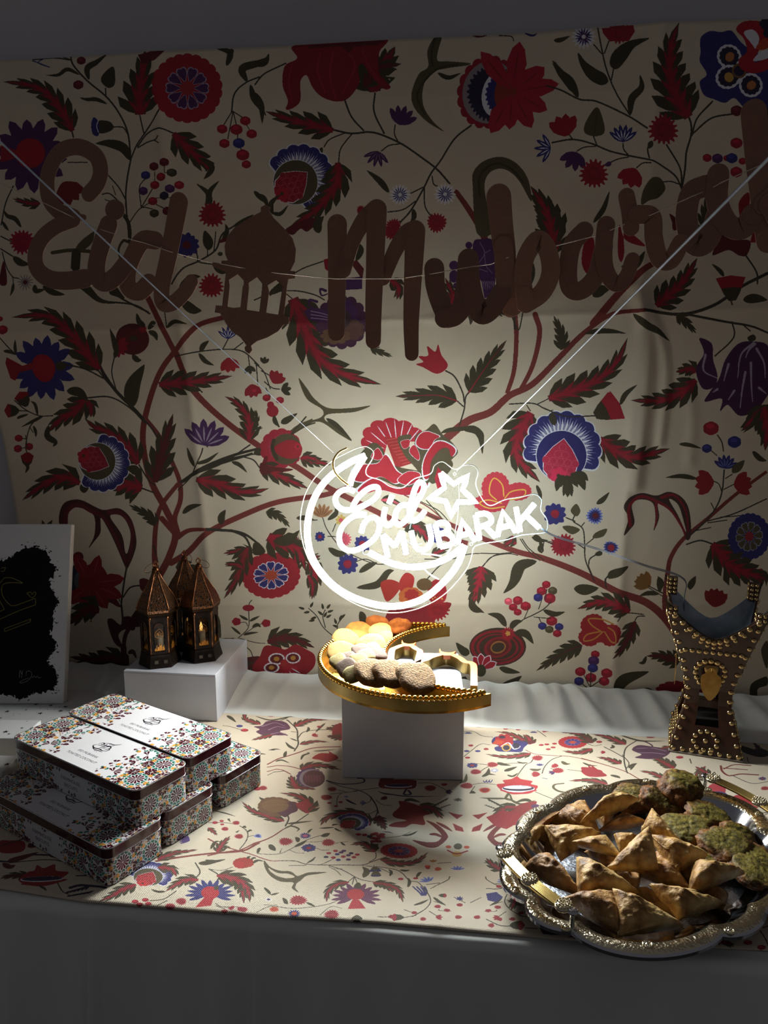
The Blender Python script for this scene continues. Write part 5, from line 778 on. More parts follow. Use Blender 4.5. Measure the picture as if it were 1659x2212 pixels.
# plinth shadow side, mirrored right of the seam
D.fr(800, 1550, 3.318, .52)
for sx, cx_ in ((1, 0), (-1, 1395)):
    X = lambda x: cx_+sx*x
    D.sp([(X(x), y) for x, y in [(160, 700), (210, 650), (205, 610), (280, 620), (360, 650), (430, 700), (380, 720), (390, 780), (300, 775), (240, 800), (135, 790), (170, 765), (260, 750), (180, 730)]], (.50, .05, .12))
    D.ac([(X(350), 650), (X(440), 660), (X(520), 740)], 80, 3); D.lf(40, [(X(240), 610), (X(290), 600), (X(360), 620)]); D.lf(30, [(X(350), 640), (X(390), 630), (X(425), 625)])
    D.sp([(X(x), y) for x, y in [(400, 750), (480, 780), (550, 850), (545, 890), (480, 940), (400, 940), (300, 890), (400, 905), (480, 900), (510, 860), (460, 800)]], (.42, .08, .12)); D.lf(34, [(X(420), 850), (X(470), 850), (X(530), 880)], (.42, .08, .12)); D.lf(30, [(X(470), 760), (X(540), 800), (X(590), 830)], (.42, .08, .12)); D.pl([(X(555), 690), (X(620), 740), (X(665), 710), (X(620), 705)], (.52, .06, .13)); D.pl([(X(590), 770), (X(610), 820), (X(670), 830), (X(660), 800)], (.52, .06, .13))
    for i in range(7): D.lf(12, [(X(430+18*i), 665-9*i), (X(440+18*i), 650-9*i), (X(455+18*i), 640-9*i)]); D.lf(12, [(X(450+18*i), 672-6*i), (X(470+16*i), 675-6*i), (X(485+16*i), 672-6*i)])
    D.be(X(410), 1080, 22, ORA); D.tulip(X(450), 1050, 40, -90, (.66, .4, .2), 3); D.ca(X(485), 1100, 28, ORA); D.be(X(325), 1165, 18); D.be(X(218), 1170, 20); D.be(X(412), 1092, 16)
    D.lotus(X(420), 1190, 75, -120, 5, LBL, NAV, 110, .3)
    for i in range(7): D.st(8, [(X(365-10+14*i-50), 1225+12*(i % 2)), (X(365+10*i-20), 1260+10*(i % 2)), (X(370+4*i), 1290)], NAV)
    M(D.st, (5, [(X(40), 1080), (X(200), 1110), (X(280), 1180), (X(350), 1200), (X(430), 1310), (X(400), 1380), (X(300), 1440)]), (5, [(X(400), 1210), (X(500), 1200)]), (5, [(X(430), 1240), (X(550), 1180), (X(570), 1150)]), (4, [(X(450), 1330), (X(540), 1360)]), (4, [(X(490), 1390), (X(500), 1400), (X(580), 1400)]), (4, [(X(300), 1410), (X(240), 1390)]), (4, [(X(420), 1400), (X(480), 1440)]), (4, [(X(600), 1300), (X(680), 1340)]), (4, [(X(580), 1050), (X(480), 1060)]))
    D.lf(26, [(X(310), 1360), (X(370), 1340), (X(420), 1315)]); D.lf(26, [(X(450), 1300), (X(500), 1340), (X(540), 1358)]); D.lf(24, [(X(330), 1160), (X(350), 1130), (X(370), 1120)]); D.lf(26, [(X(270), 1230), (X(280), 1190), (X(270), 1160)]); D.lf(22, [(X(140), 1150), (X(150), 1120), (X(130), 1100)]); D.lf(26, [(X(210), 1105), (X(250), 1110), (X(285), 1105)])
    D.ca(X(482), 1370, 26); D.ca(X(550), 1395, 24); D.ca(X(315), 1412, 22); D.ca(X(378), 1455, 24); D.ca(X(630), 1442, 26); D.tulip(X(470), 1445, 50, 0 if sx > 0 else 180, RED, 3); D.bud(X(240), 1443, 95, 180 if sx > 0 else 0); D.st(4, [(X(50), 1440), (X(140), 1440)]); D.st(5, [(X(240), 1445), (X(330), 1430)])
    D.bud(X(490), 1290, 60, 0 if sx > 0 else 180, RED)
    D.ac([(X(20), 1200), (X(120), 1210), (X(200), 1250), (X(235), 1340)], 60, 5, rib=RED); D.ac([(X(100), 1050), (X(250), 1060), (X(340), 1040), (X(415), 975)], 62, 5, rib=RED)
D.disc(640, 1310, 30, NAV, jag=8, amp=.4); D.disc(640, 1355, 22, RED); D.lotus(625, 1105, 62, -90, 5, LBL, NAV, 120, .3); D.disc(628, 935, 30, OLD, 22); D.disc(560, 940, 20, ORA); D.disc(690, 940, 20, ORA); D.disc(620, 990, 36, GLD, 18); D.st(10, [(555, 965), (600, 985), (640, 985), (700, 965)], RED); D.disc(628, 600, 34, OLD, 14, jag=8, amp=.5)
for x, y in ((20, 850), (60, 860), (40, 880), (85, 850), (20, 900), (60, 900)): D.be(x, y, 22, (.50, .06, .12))
D.ros(205, 968, 136, 105, .15, (.64, .09, .17), PUR, LBL, ORA, 10, .58); D.lf(40, [(0, 960), (30, 930), (60, 920)]); D.sp([(5, 1150), (30, 1110), (60, 1120), (75, 1150)], OLD); D.st(12, [(10, 1148), (70, 1148)], NAV); D.st(4, [(80, 880), (150, 870), (220, 860), (290, 830)], OLV); D.lf(24, [(230, 860), (290, 850), (340, 825)], OLV); D.st(5, [(0, 580), (40, 640), (60, 700)]); D.lf(50, [(60, 710), (80, 760), (110, 790)], DRE); D.be(530, 490, 22); D.ca(430, 515, 44, (.5, .1, .1)); D.tulip(540, 545, 50, 0, PUR, 3); D.st(4, [(340, 480), (440, 480), (560, 540)]); D.st(10, [(260, 520), (240, 560), (290, 560), (270, 530)], BLD); D.lf(14, [(80, 550), (260, 575), (500, 575)], BLD)
D.sp([(60, 500), (90, 460), (300, 455), (330, 480), (300, 520), (110, 520)], (.45, .04, .1)); D.disc(200, 500, 100, WHT, 14); D.disc(200, 497, 92, BLD, 10)
# --- right, round and beyond the oval tray
D.fr(1050, 1640, 2.724, .47)
D.sp([(560, 55), (620, 55), (610, 35), (660, 70), (710, 105), (620, 110), (580, 90)], RED); D.ac([(715, 155), (620, 130), (480, 135)], 45, 4); D.ac([(1040, 120), (980, 90), (900, 75)], 40, 3); D.st(5, [(900, 125), (820, 80), (700, 40), (560, 0)], BRO); D.st(4, [(820, 70), (840, 30), (800, -20)]); D.lf(24, [(840, 60), (860, 40), (890, 30)]); D.lf(26, [(730, 100), (770, 110), (790, 120)]); D.disc(290, 285, 26, PUR, 12)
D.pl([(0, 350), (100, 310), (200, 330), (210, 370), (120, 420), (50, 400)], RED); D.pl([(0, 100), (20, 90), (60, 100)], OLV)
D.ac([(1290, 50), (1230, 110), (1300, 120)], 30, 2); D.ac([(1100, 50), (1020, 10), (940, -20)], 60, 4, rib=RED)
D.ac([(1330, 140), (1290, 90), (1230, 50)], 80, 4, rib=RED); D.disc(1355, 190, 55, (.64, .10, .2), 42); D.disc(1350, 215, 66, NAV, 18); D.sp([(1430, 260), (1470, 220), (1530, 230), (1590, 270), (1590, 300), (1520, 290), (1450, 290)], (.62, .05, .14)); D.lf(24, [(1500, 215), (1560, 220), (1600, 240)])
D.st(9, [(1600, 100), (1500, 95), (1430, 105), (1390, 80), (1380, 45)], (.42, .10, .12)); D.st(7, [(1400, 65), (1460, 40), (1560, 45)], (.42, .10, .12)); D.st(6, [(1395, 60), (1470, 65), (1540, 70)], (.42, .10, .12)); D.daisy(1625, 122, 24, 8, NAV, RED, .4); D.ca(1640, 180, 26)
M(D.st, (5, [(1400, 320), (1500, 340), (1659, 320)]), (4, [(1440, 100), (1560, 150), (1659, 140)]), (4, [(1560, 360), (1659, 330)]))
D.fr(960, 1180, 2.9625, .43)
D.sp([(1200, 1310), (1240, 1280), (1330, 1290), (1440, 1310), (1420, 1350), (1340, 1370), (1220, 1360), (1260, 1340)], (.28, .09, .25)); M(D.st, (6, [(1230, 1300), (1330, 1300), (1420, 1320)], (.55, .45, .55)), (6, [(1240, 1330), (1330, 1330), (1410, 1340)], (.55, .45, .55)), (10, [(1230, 1250), (1290, 1260), (1330, 1290), (1260, 1310)], (.28, .09, .25), 5))
D.ac([(1160, 1275), (1080, 1240), (1000, 1215), (930, 1205)], 60, 4, rib=RED); D.ac([(1130, 1400), (1050, 1370), (970, 1355)], 50, 4); D.lf(20, [(1100, 1205), (1250, 1250), (1420, 1255)]); D.ca(1320, 1222, 34); D.ac([(1470, 1430), (1380, 1380), (1330, 1360)], 60, 4, rib=RED); D.ac([(1440, 1290), (1400, 1300), (1380, 1310)], 40, 2); D.st(6, [(1170, 1460), (1150, 1380), (1160, 1300), (1230, 1250)]); D.st(5, [(1150, 1360), (1080, 1320), (1020, 1290)]); D.tulip(1030, 1325, 34, 180, RED, 3); D.be(990, 1258, 20); D.lf(24, [(1060, 1300), (1080, 1290), (1070, 1275)]); D.be(1505, 1360, 24); D.st(5, [(1570, 1370), (1580, 1400)]); D.lf(20, [(1190, 1440), (1210, 1410), (1230, 1400)])
D.fr(1400, 1560, 6.405, .43)
D.sp([(1220, 330), (1300, 340), (1400, 370), (1470, 390), (1560, 380), (1659, 420), (1659, 480), (1560, 500), (1450, 480), (1300, 420)], (.14, .12, .2)); D.ac([(1550, 420), (1500, 340), (1440, 290)], 60, 3, None, col=(.14, .12, .2)); D.st(8, [(1370, 500), (1390, 570), (1480, 600), (1659, 620)], OLV); D.lf(14, [(1580, 280), (1620, 300), (1659, 330)])
D.pl([(1540, 1380), (1600, 1330), (1659, 1340)], OLV); D.st(9, [(1240, 1230), (1450, 1260), (1659, 1280)], OLV)
D.fr(1050, 1640, 2.724, .62)
D.ac([(240, 800), (180, 830), (145, 900)], 60, 3); D.ca(80, 950, 18); D.ca(30, 985, 20); D.bud(140, 985, 90, 0); D.st(4, [(0, 950), (80, 985), (150, 990)]); D.st(5, [(230, 1000), (300, 1005)]); D.lf(30, [(140, 770), (170, 790), (180, 810)]); D.be(165, 773, 20); D.be(75, 757, 16); D.be(100, 655, 0.1)
D.pl([(0, 800), (60, 790), (100, 820), (60, 850), (10, 840)], NAV); D.st(4, [(0, 770), (80, 770), (150, 740)]); D.ac([(100, 660), (40, 630), (0, 590)], 60, 3); D.ac([(430, 1040), (400, 980), (420, 900)], 110, 3, None, col=(.14, .12, .16)); D.disc(540, 1040, 60, (.4, .05, .1), 26, jag=10, amp=.3); D.ac([(1330, 1040), (1400, 1080), (1460, 1110)], 60, 2, DRE); D.disc(1400, 1040, 60, (.14, .12, .25), 40, jag=10, amp=.4); D.be(1540, 1085, 26); D.be(1620, 1112, 26); D.pl([(1360, 1090), (1400, 1070), (1440, 1095)], RED); M(D.st, (5, [(1600, 1000), (1640, 1060), (1659, 1100)]), (5, [(1520, 950), (1600, 1000), (1659, 990)]))
D.ac([(1250, 1060), (1330, 1050), (1400, 1020)], 70, 3, None, col=(.13, .11, .15)); D.ac([(1500, 950), (1580, 930), (1659, 900)], 70, 3, None, col=(.15, .13, .16))
timg = tink.image('table_runner_print')
# ---------------------------------------------------------------- large structure
M_wall = mat('painted_plaster_wall', (.80, .79, .80), .9, noise=(3, (.76, .75, .76), .3, .7), bump=(60, .15, .002))
M_floor = mat('grey_floor', (.45, .43, .42), .8, noise=(8, (.38, .36, .35), .3, .7))
def rot_tb(P): P = np.asarray(P, float); return T0 + np.outer(P[:, 0], TD) + np.outer(P[:, 1], TN) + np.outer(P[:, 2], [0, 0, 1])
TBM = (np.array([TD, TN, [0, 0, 1.]]).T, T0)
mb = MB(); mb.box((-2.2, WALLB+.035, -.03), (2.2, WALLB+.14, 2.9), M=TBM); tag(mb.build('wall_back', M_wall), kind='structure')
mb = MB(); mb.box((-2.2, -2.6, -.06), (2.2, WALLB+.14, 0), M=TBM); tag(mb.build('floor', M_floor), kind='structure')

# trestle table under the cloth
M_tabletop = mat('folding_table_top', (.75, .74, .72), .6, noise=(20, (.7, .69, .67), .4, .6)); M_steel = mat('grey_steel', (.4, .4, .42), .4, .9, noise=(30, (.34, .34, .36), .4, .6))
M_zrot = YAW
tab = thing('trestle_table', 'folding table hidden under the white satin cloth, carrying the whole display', 'table', tuple(T0+TN*.37), M_zrot)
mb = MB(); mb.box((-1.25, -.355, TZ-.035), (1.25, .355, TZ-.008)); mb.build('tabletop', M_tabletop, tab, bevel=.004)
for sx in (-1, 1):
    for sy in (-1, 1):
        mb = MB(); mb.tube([(sx*1.0, sy*.28, 0), (sx*1.0, sy*.28, TZ-.036)], .014, 10); mb.build('leg', M_steel, tab, True)
    mb = MB(); mb.tube([(sx*1.0, -.265, .25), (sx*1.0, .265, .25)], .01, 8); mb.build('crossbar', M_steel, tab, True)

# hanging printed cloth: pinned to the wall, with its packing creases still in it
M_print = print_mat('printed_backdrop_cotton', wimg, .75, (330*WW, 330*WH_, .45, .22, .25), spec=.25)
top_px = [(-60, 131), (120, 124), (300, 116), (560, 100), (800, 88), (1000, 78), (1250, 62), (1459, 50), (1659, 40), (1720, 36)]
left_px = [(-60, 131), (-60, 500), (-45, 760), (0, 945), (35, 1130), (60, 1300), (80, 1530)]
sz_top = SZ(*np.array(top_px, float).T); sz_left = SZ(*np.array(left_px, float).T)
nx, nz = 300, 260
def crease_h(s, z):      # creases are read in the cloth's own plane
    def ln(px0, px1):    # crease through two points of the cloth
        a, b = SZ(*np.array([px0, px1], float).T); return a, b
    h = 0*s
    for (p0, p1, amp, wd) in (((402, 760), (482, 1480), .011, .06), ((1392, 560), (1328, 1400), .011, .06), ((872, 300), (858, 1330), .004, .08)):
        a, b = ln(p0, p1); sc = a[0]+(b[0]-a[0])*(z-a[1])/(b[1]-a[1]); d = np.abs(s-sc); h = h+amp*np.maximum(1-d/.26, 0)+amp*.45*np.exp(-(d/wd)**1.0*4)
    for (p0, p1, amp) in (((0, 720), (1600, 668), .010), ((0, 1302), (1600, 1306), .009), ((0, 230), (1659, 190), .003)):
        a, b = ln(p0, p1); zc = a[1]+(b[1]-a[1])*(s-a[0])/(b[0]-a[0]); d = np.abs(z-zc); h = h+amp*np.maximum(1-d/.24, 0)+amp*.22*np.exp(-d/.006)
    # gathered wrinkles right of the middle
    for (q, amp, w) in (([(1365, 620), (1395, 720), (1388, 900), (1372, 1050)], .006, .012), ([(1400, 670), (1432, 760), (1436, 850), (1425, 960)], .005, .006), ([(1480, 820), (1495, 900), (1490, 1000)], .003, .012), ([(1385, 560), (1380, 640), (1390, 700)], .004, .006)):
        C = SZ(*catmull(q, 45).T); dm = np.full(s.shape, 9.)
        for c in C: dm = np.minimum(dm, np.hypot(s-c[0], (z-c[1])))
        h = h+amp*np.exp(-(dm/w)**2)
    P = np.stack([s, z, 0*s], -1); h = h+.004*noise3(P, 2.2, 3)+.0012*noise3(P, 7, 5)
    return h
uu = np.linspace(0, 1, nx); vv = np.linspace(0, 1, nz)
G = np.zeros((nz, nx, 3)); UVg = np.zeros((nz, nx, 2)); zb = TZ+.004
for i, v in enumerate(vv):
    s_r = 1.10; sL = sz_left[0, 0]
    s0 = sz_top[0, 0]; sarr = s0+(s_r-s0)*uu; zt = np.interp(sarr, sz_top[:, 0], sz_top[:, 1]); z = zb+(zt-zb)*v
    sl = np.interp(-z, -sz_left[:, 1], sz_left[:, 0]); sarr = sl+(s_r-sl)*uu; zt = np.interp(sarr, sz_top[:, 0], sz_top[:, 1]); z = zb+(zt-zb)*v
    hh = crease_h(sarr, z); edge = .004*np.exp(-((uu)/.02)**2)
    G[i] = rot_tb(np.stack([sarr, WALLB-hh+.006, z], -1)); UVg[i, :, 0] = (sarr-WS0)/WW; UVg[i, :, 1] = (z-WZ0)/WH_
mb = MB(); mb.grid(G); bd = mb.build('printed_backdrop_cloth', M_print, None, True, UVg.reshape(-1, 2))
sd = bd.modifiers.new('thick', 'SOLIDIFY'); sd.thickness = .0008; sd.offset = -1
tag(bd, 'large cream hanging cloth printed with red, blue and olive flowers, creased, on the wall', 'backdrop')

# white satin cloth over the table
M_satin = mat('white_satin', (.84, .85, .84), .38, spec=.5, sheen=.25, bump=(160, .06, .001))
ns = 420; prof = []
for t in np.linspace(0, 1, 60): prof.append(('back', t))
for t in np.linspace(0, 1, 8)[1:]: prof.append(('top', t))
for t in np.linspace(0, 1, 12)[1:]: prof.append(('edge', t))
for t in np.linspace(0, 1, 34)[1:]: prof.append(('drop', t))
s = np.linspace(-1.32, 1.32, ns); rs = np.random.RandomState(4)
G = np.zeros((len(prof), ns, 3))
fold_c = np.cumsum(rs.uniform(.026, .070, 90))-1.4; fold_a = rs.uniform(.35, 1, 90); fold_t = rs.uniform(-.25, .55, 90)
def swag(s, t):      # t: 0 at wall .. 1 at the runner's edge; diagonal gathered folds
    h = np.zeros_like(s); 
    for c, a, tt in zip(fold_c, fold_a, fold_t):
        sc = c+tt*.10*t; d = (s-sc)/(.008+.011*a); h = np.maximum(h, a*np.exp(-d**2)*(.55+.45*math.cos(2.2*(t-.35))))
    return h
pleat = np.zeros(ns)
for c, w, a in ((-.62, .02, 1), (-.53, .03, .7), (-.50, .012, .8), (-.41, .03, .9), (-.385, .006, 1.), (-.29, .03, .5), (-.22, .02, .8), (-.165, .008, 1.2), (-.08, .03, .6), (.02, .04, .5), (.1, .02, .5), (.2, .035, .6), (.33, .02, .6), (.45, .04, .6), (.6, .03, .8), (.75, .03, .8), (.9, .03, .8), (-.8, .04, .8), (-1., .04, .8)): pleat += a*np.exp(-((s-c)/w)**2)
pleat2 = .5*np.sin(s*38+np.sin(s*9)*2)
sg = np.linspace(-.40, .5, 3)
for i, (k, t) in enumerate(prof):
    if k == 'back':
        b = WALLB-.012-t*.178; sw = swag(s, t); low = np.clip((t-.75)/.25, 0, 1); base = .020*(1-t)**1.1+.002
        z = TZ+base+(.015+.004*np.sin(s*7))*sw*(1-low)*np.minimum(1, t*3+.5)+.0015
        z = np.where(t > .97, TZ+.001, z)
    elif k == 'top': b = WALLB-.19+(0.004-WALLB+.19)*t; z = np.full(ns, TZ-.002)
    elif k == 'edge':
        a = t*math.pi/2; b = .004-.014*math.sin(a); z = TZ-.002-.014*(1-math.cos(a))+0*s; b = b-.004*pleat*t*.6
    else: b = -.010-(.003+.050*min(t*1.6, 1))*pleat-.013*min(t*2, 1)*pleat2-.02*t; z = TZ-.016-t*.66+0*s
    G[i] = rot_tb(np.stack([s, b+0*s, z], -1))
mb = MB(); mb.grid(G); sat = mb.build('satin_tablecloth', M_satin, None, True)
tag(sat, 'white satin tablecloth with gathered folds at the back and a pleated front drop', 'tablecloth')

# printed runner
M_run = print_mat('printed_runner_cotton', timg, .75, (370*TW, 370*TH, .5, .55, .32), spec=.3)
rb = SB(np.array([489., 735, 1000, 1230, 1446, 1659]), np.array([1537., 1551, 1564, 1578, 1592, 1610])); rf = SB(np.array([0., 185, 560, 820, 1207, 1450, 1659]), np.array([1921., 1950, 1980, 1996, 2030, 2045, 2054]))
sx = np.linspace(-.97, .96, 240); nb = 90; G = np.zeros((nb, 240, 3)); UVg = np.zeros((nb, 240, 2))
for i, t in enumerate(np.linspace(0, 1, nb)):
    b0 = np.interp(sx, rf[:, 0], rf[:, 1]); b1 = np.interp(sx, rb[:, 0], rb[:, 1]); b = b0+(b1-b0)*t
    P = np.stack([sx, b, 0*sx], -1); z = TZ+.0016+.0009*(noise3(P, 9, 2)+1)+.0022*np.exp(-np.abs(sx-.067)/.004)*.6+.0020*np.exp(-np.abs(sx+.205+.12*(b-.1))/.006)
    if t < .04: z = z-.0012*(1-t/.04)
    G[i] = rot_tb(np.stack([sx, b, z], -1)); UVg[i, :, 0] = (sx-TS0)/TW; UVg[i, :, 1] = (b-TB0)/TH
mb = MB(); mb.grid(G); run = mb.build('printed_table_runner', M_run, None, True, UVg.reshape(-1, 2)); sd = run.modifiers.new('thick', 'SOLIDIFY'); sd.thickness = .001; sd.offset = -1
tag(run, 'cream woven runner printed with small red, blue and olive flowers, flat on the tabletop', 'table runner')
ZR = TZ+.0035      # top of the runner: what stands on the table stands here
# ---------------------------------------------------------------- neon sign and its hanging lines
SIGNB = WALLB-.150
Sorig = tb(0, SIGNB, 0)
sign = thing('neon_sign', 'lit white neon sign with crescent, star and script letters, hanging before the cloth', 'neon sign', tuple(Sorig), YAW)
def L3(pts, fr=None, b=SIGNB):       # pixel -> (along, height) on the upright plane, in metres
    P = np.asarray(pts, float)
    if fr: P = np.array(fr[:2])+P/fr[2]
    return SZ(P[:, 0], P[:, 1], b)
M_warm = emat('neon_warm_white', (1, .93, .80), NEON_FRONT); M_cool = emat('neon_cool_white', (.84, .95, 1), NEON_FRONT)
M_warm1 = emat('neon_warm_shoulder', (1, .92, .78), NEON_DIAG); M_cool1 = emat('neon_cool_shoulder', (.80, .95, 1), NEON_DIAG)
M_warm3 = emat('neon_warm_rear', (1, .88, .70), NEON_REAR); M_cool3 = emat('neon_cool_rear', (.70, .92, 1), NEON_REAR)
M_warm4 = emat('neon_warm_back', (1, .88, .70), NEON_BACK); M_cool4 = emat('neon_cool_back', (.70, .92, 1), NEON_BACK)
M_warm2 = emat('neon_warm_housing', (1, .86, .66), NEON_SIDE); M_cool2 = emat('neon_cool_housing', (.66, .90, 1), NEON_SIDE)
def neon(name, pts, fr, cool, closed=False, label=None, r=.0053, n=6, smooth=True):
    q = L3(pts, fr); q = catmull(q, n, closed) if smooth else q
    if not smooth: q = np.vstack([q[i]+(q[i+1]-q[i])*t for i in range(len(q)-1) for t in (0, .5)]+[q[-1]]) 
    P = np.stack([q[:, 0], np.full(len(q), -.0045), q[:, 1]], -1)
    mb = MB(); mb.tube(P, r, 8, closed, up=(0, 1, 0), flat=1.0)
    # faces towards the viewer carry the bright diffuser, the back half is the dimmer silicone housing
    V = np.vstack(mb.v); ym = [V[list(f)][:, 1].mean() for f in mb.f]; mb.m = [0 if y < -.0045-r*.8 else 1 if y < -.0045-r*.2 else 2 if y < -.0045+r*.2 else 3 if y < -.0045+r*.8 else 4 for y in ym]
    o = mb.build(name, [M_cool, M_cool1, M_cool2, M_cool3, M_cool4] if cool else [M_warm, M_warm1, M_warm2, M_warm3, M_warm4], sign, True)
    return tag(o, label)
A = (620, 900, 2.765); B5 = (640, 940, 5.53); B6 = (880, 960, 5.184)
neon('moon_tube', [(468, 232), (385, 268), (290, 330), (215, 405), (160, 500), (130, 610), (126, 720), (150, 830), (210, 930), (300, 1020), (420, 1085), (560, 1124), (690, 1124), (820, 1080), (930, 990), (1015, 885), (1062, 768)], A, False, label='warm white crescent outline tube', r=.0064)
neon('moon_tube', [(1058, 768), (960, 840), (860, 880), (740, 895), (620, 870), (492, 808)], A, False, label='short inner curve of the crescent', r=.0060)
neon('moon_tube', [(466, 236), (425, 300), (392, 360), (378, 408)], A, False, label='short upper tip of the crescent', r=.0060)
neon('star_tube', [(375, 318), (520, 438), (682, 342), (618, 505), (772, 645), (570, 640), (490, 805), (430, 632), (238, 602), (418, 482), (375, 318)], B6, False, label='warm white five-pointed star tube', smooth=False)
neon('letter_tube', [(700, 668), (620, 642), (530, 670), (472, 750), (500, 840), (580, 888), (690, 880), (800, 840), (920, 770), (985, 690), (970, 620), (890, 625), (790, 690), (710, 790), (685, 860), (730, 925), (840, 945)], B5, True, label='upper part of the script letter E')
neon('letter_tube', [(840, 946), (700, 960), (580, 1050), (522, 1170), (530, 1290), (610, 1365), (720, 1365), (850, 1300), (960, 1200), (1000, 1080), (960, 990), (880, 985), (810, 1060), (782, 1160)], B5, True, label='lower part of the script letter E')
neon('letter_tube', [(1070, 860), (1048, 960), (1060, 1050), (1110, 1068), (1170, 1010), (1190, 960)], B5, True, label='script letter i')
neon('letter_tube', [(1150, 712), (1110, 812)], B5, True, label='dot of the letter i')
neon('letter_tube', [(1340, 830), (1250, 840), (1190, 930), (1185, 1020), (1240, 1062), (1320, 1000), (1390, 900), (1450, 780), (1515, 670), (1525, 590), (1470, 560), (1420, 640), (1375, 800), (1355, 930), (1390, 1015), (1470, 985), (1540, 900)], B5, True, label='script letter d')
for k, lst in (('M', [[(1098, 1450), (1040, 1190)], [(1040, 1190), (1182, 1320)], [(1182, 1320), (1265, 1145)], [(1265, 1145), (1315, 1415)]]),):
    for i, q in enumerate(lst): neon('letter_tube', q, B5, True, label='stroke of the capital M', smooth=False)
neon('letter_tube', [(45, 965), (75, 1090), (110, 1155), (180, 1175), (245, 1130), (268, 1040), (240, 895)], B6, True, label='capital U')
neon('letter_tube', [(312, 890), (372, 1140)], B6, True, label='stem of the capital B', smooth=False)
neon('letter_tube', [(318, 890), (400, 868), (455, 905), (450, 965), (350, 1005)], B6, True, label='upper bowl of the B'); neon('letter_tube', [(350, 1000), (440, 990), (505, 1040), (490, 1110), (372, 1142)], B6, True, label='lower bowl of the B')
neon('letter_tube', [(565, 1108), (612, 845), (762, 1078)], B6, True, label='first capital A', smooth=False); neon('letter_tube', [(600, 1012), (690, 992)], B6, True, label='bar of the first A', smooth=False)
neon('letter_tube', [(808, 1062), (765, 790)], B6, True, label='stem of the capital R', smooth=False); neon('letter_tube', [(768, 790), (860, 768), (925, 800), (930, 870), (800, 925)], B6, True, label='bowl of the R'); neon('letter_tube', [(875, 915), (985, 1030)], B6, True, label='leg of the R', smooth=False)
neon('letter_tube', [(1008, 1022), (1068, 745), (1215, 975)], B6, True, label='second capital A', smooth=False); neon('letter_tube', [(1050, 925), (1140, 905)], B6, True, label='bar of the second A', smooth=False)
neon('letter_tube', [(1262, 970), (1215, 700)], B6, True, label='stem of the capital K', smooth=False); neon('letter_tube', [(1422, 660), (1255, 860)], B6, True, label='arm of the K', smooth=False); neon('letter_tube', [(1325, 790), (1475, 930)], B6, True, label='leg of the K', smooth=False)
# clear acrylic back panel, its edge glow painted as a white rim
ol = [(475, 180), (515, 210), (508, 255), (472, 315), (480, 355), (555, 380), (620, 420), (690, 425), (760, 372), (855, 343), (880, 292), (930, 270), (1000, 315), (1060, 290), (1118, 295), (1142, 335), (1128, 400), (1150, 465), (1190, 522), (1230, 530), (1300, 498), (1400, 480), (1480, 465), (1522, 500), (1518, 560), (1556, 620), (1550, 690), (1500, 702), (1400, 712), (1300, 742), (1180, 760), (1118, 782), (1105, 830), (1082, 900), (1020, 985), (940, 1065), (850, 1122), (740, 1162), (620, 1176), (480, 1152), (350, 1092), (230, 1002), (140, 882), (90, 752), (76, 620), (100, 480), (160, 370), (260, 270), (380, 205), (430, 185)]
O = catmull(L3(ol, A), 4, True)
M_acr = clear_mat('clear_acrylic'); M_edge = mat('acrylic_edge', (.96, .97, .95), .3, sss=.0, noise=(50, (.9, .95, .95), .4, .6))
mb = MB(); mb.prism([tuple(p) for p in O], .003, .0055); pan = mb.build('acrylic_panel', M_acr, sign); 
mb = MB(); mb.tube(np.stack([O[:, 0], np.full(len(O), .004), O[:, 1]], -1), .0011, 5, True); tag(mb.build('panel_edge', M_edge, sign, True), 'white rim painted for the edge glow of the acrylic')
M_wire = mat('clear_silver_wire', (.50, .51, .55), .4, .2, noise=(60, (.44, .46, .50), .4, .6)); M_tape = mat('amber_tape_strip', (.86, .72, .42), .3, noise=(40, (.80, .64, .34), .4, .6))
def wloc(P): P = np.asarray(P, float)-Sorig; return np.stack([P @ TD, P @ TN, P[:, 2]], -1)
for pts, fr in (([(1420, 1020), (1370, 1060), (1355, 1120)], B5), ([(1310, 1250), (1400, 1320), (1500, 1290)], B5), ([(800, 1370), (800, 1420), (860, 1425)], B5), ([(770, 1070), (800, 1085), (825, 1060)], B6), ([(955, 1030), (1000, 1048), (1020, 1020)], B6), ([(1210, 970), (1240, 998), (1265, 975)], B6), ([(500, 1100), (530, 1135), (570, 1120)], B6), ([(575, 450), (578, 620), (560, 830), (530, 1000)], B6), ([(1390, 820), (1450, 870), (1500, 910)], B6)):
    q = catmull(L3(pts, fr), 6); mb = MB(); mb.tube(np.stack([q[:, 0], np.full(len(q), .001), q[:, 1]], -1), .0008, 6); mb.build('link_wire', M_wire, sign, True)
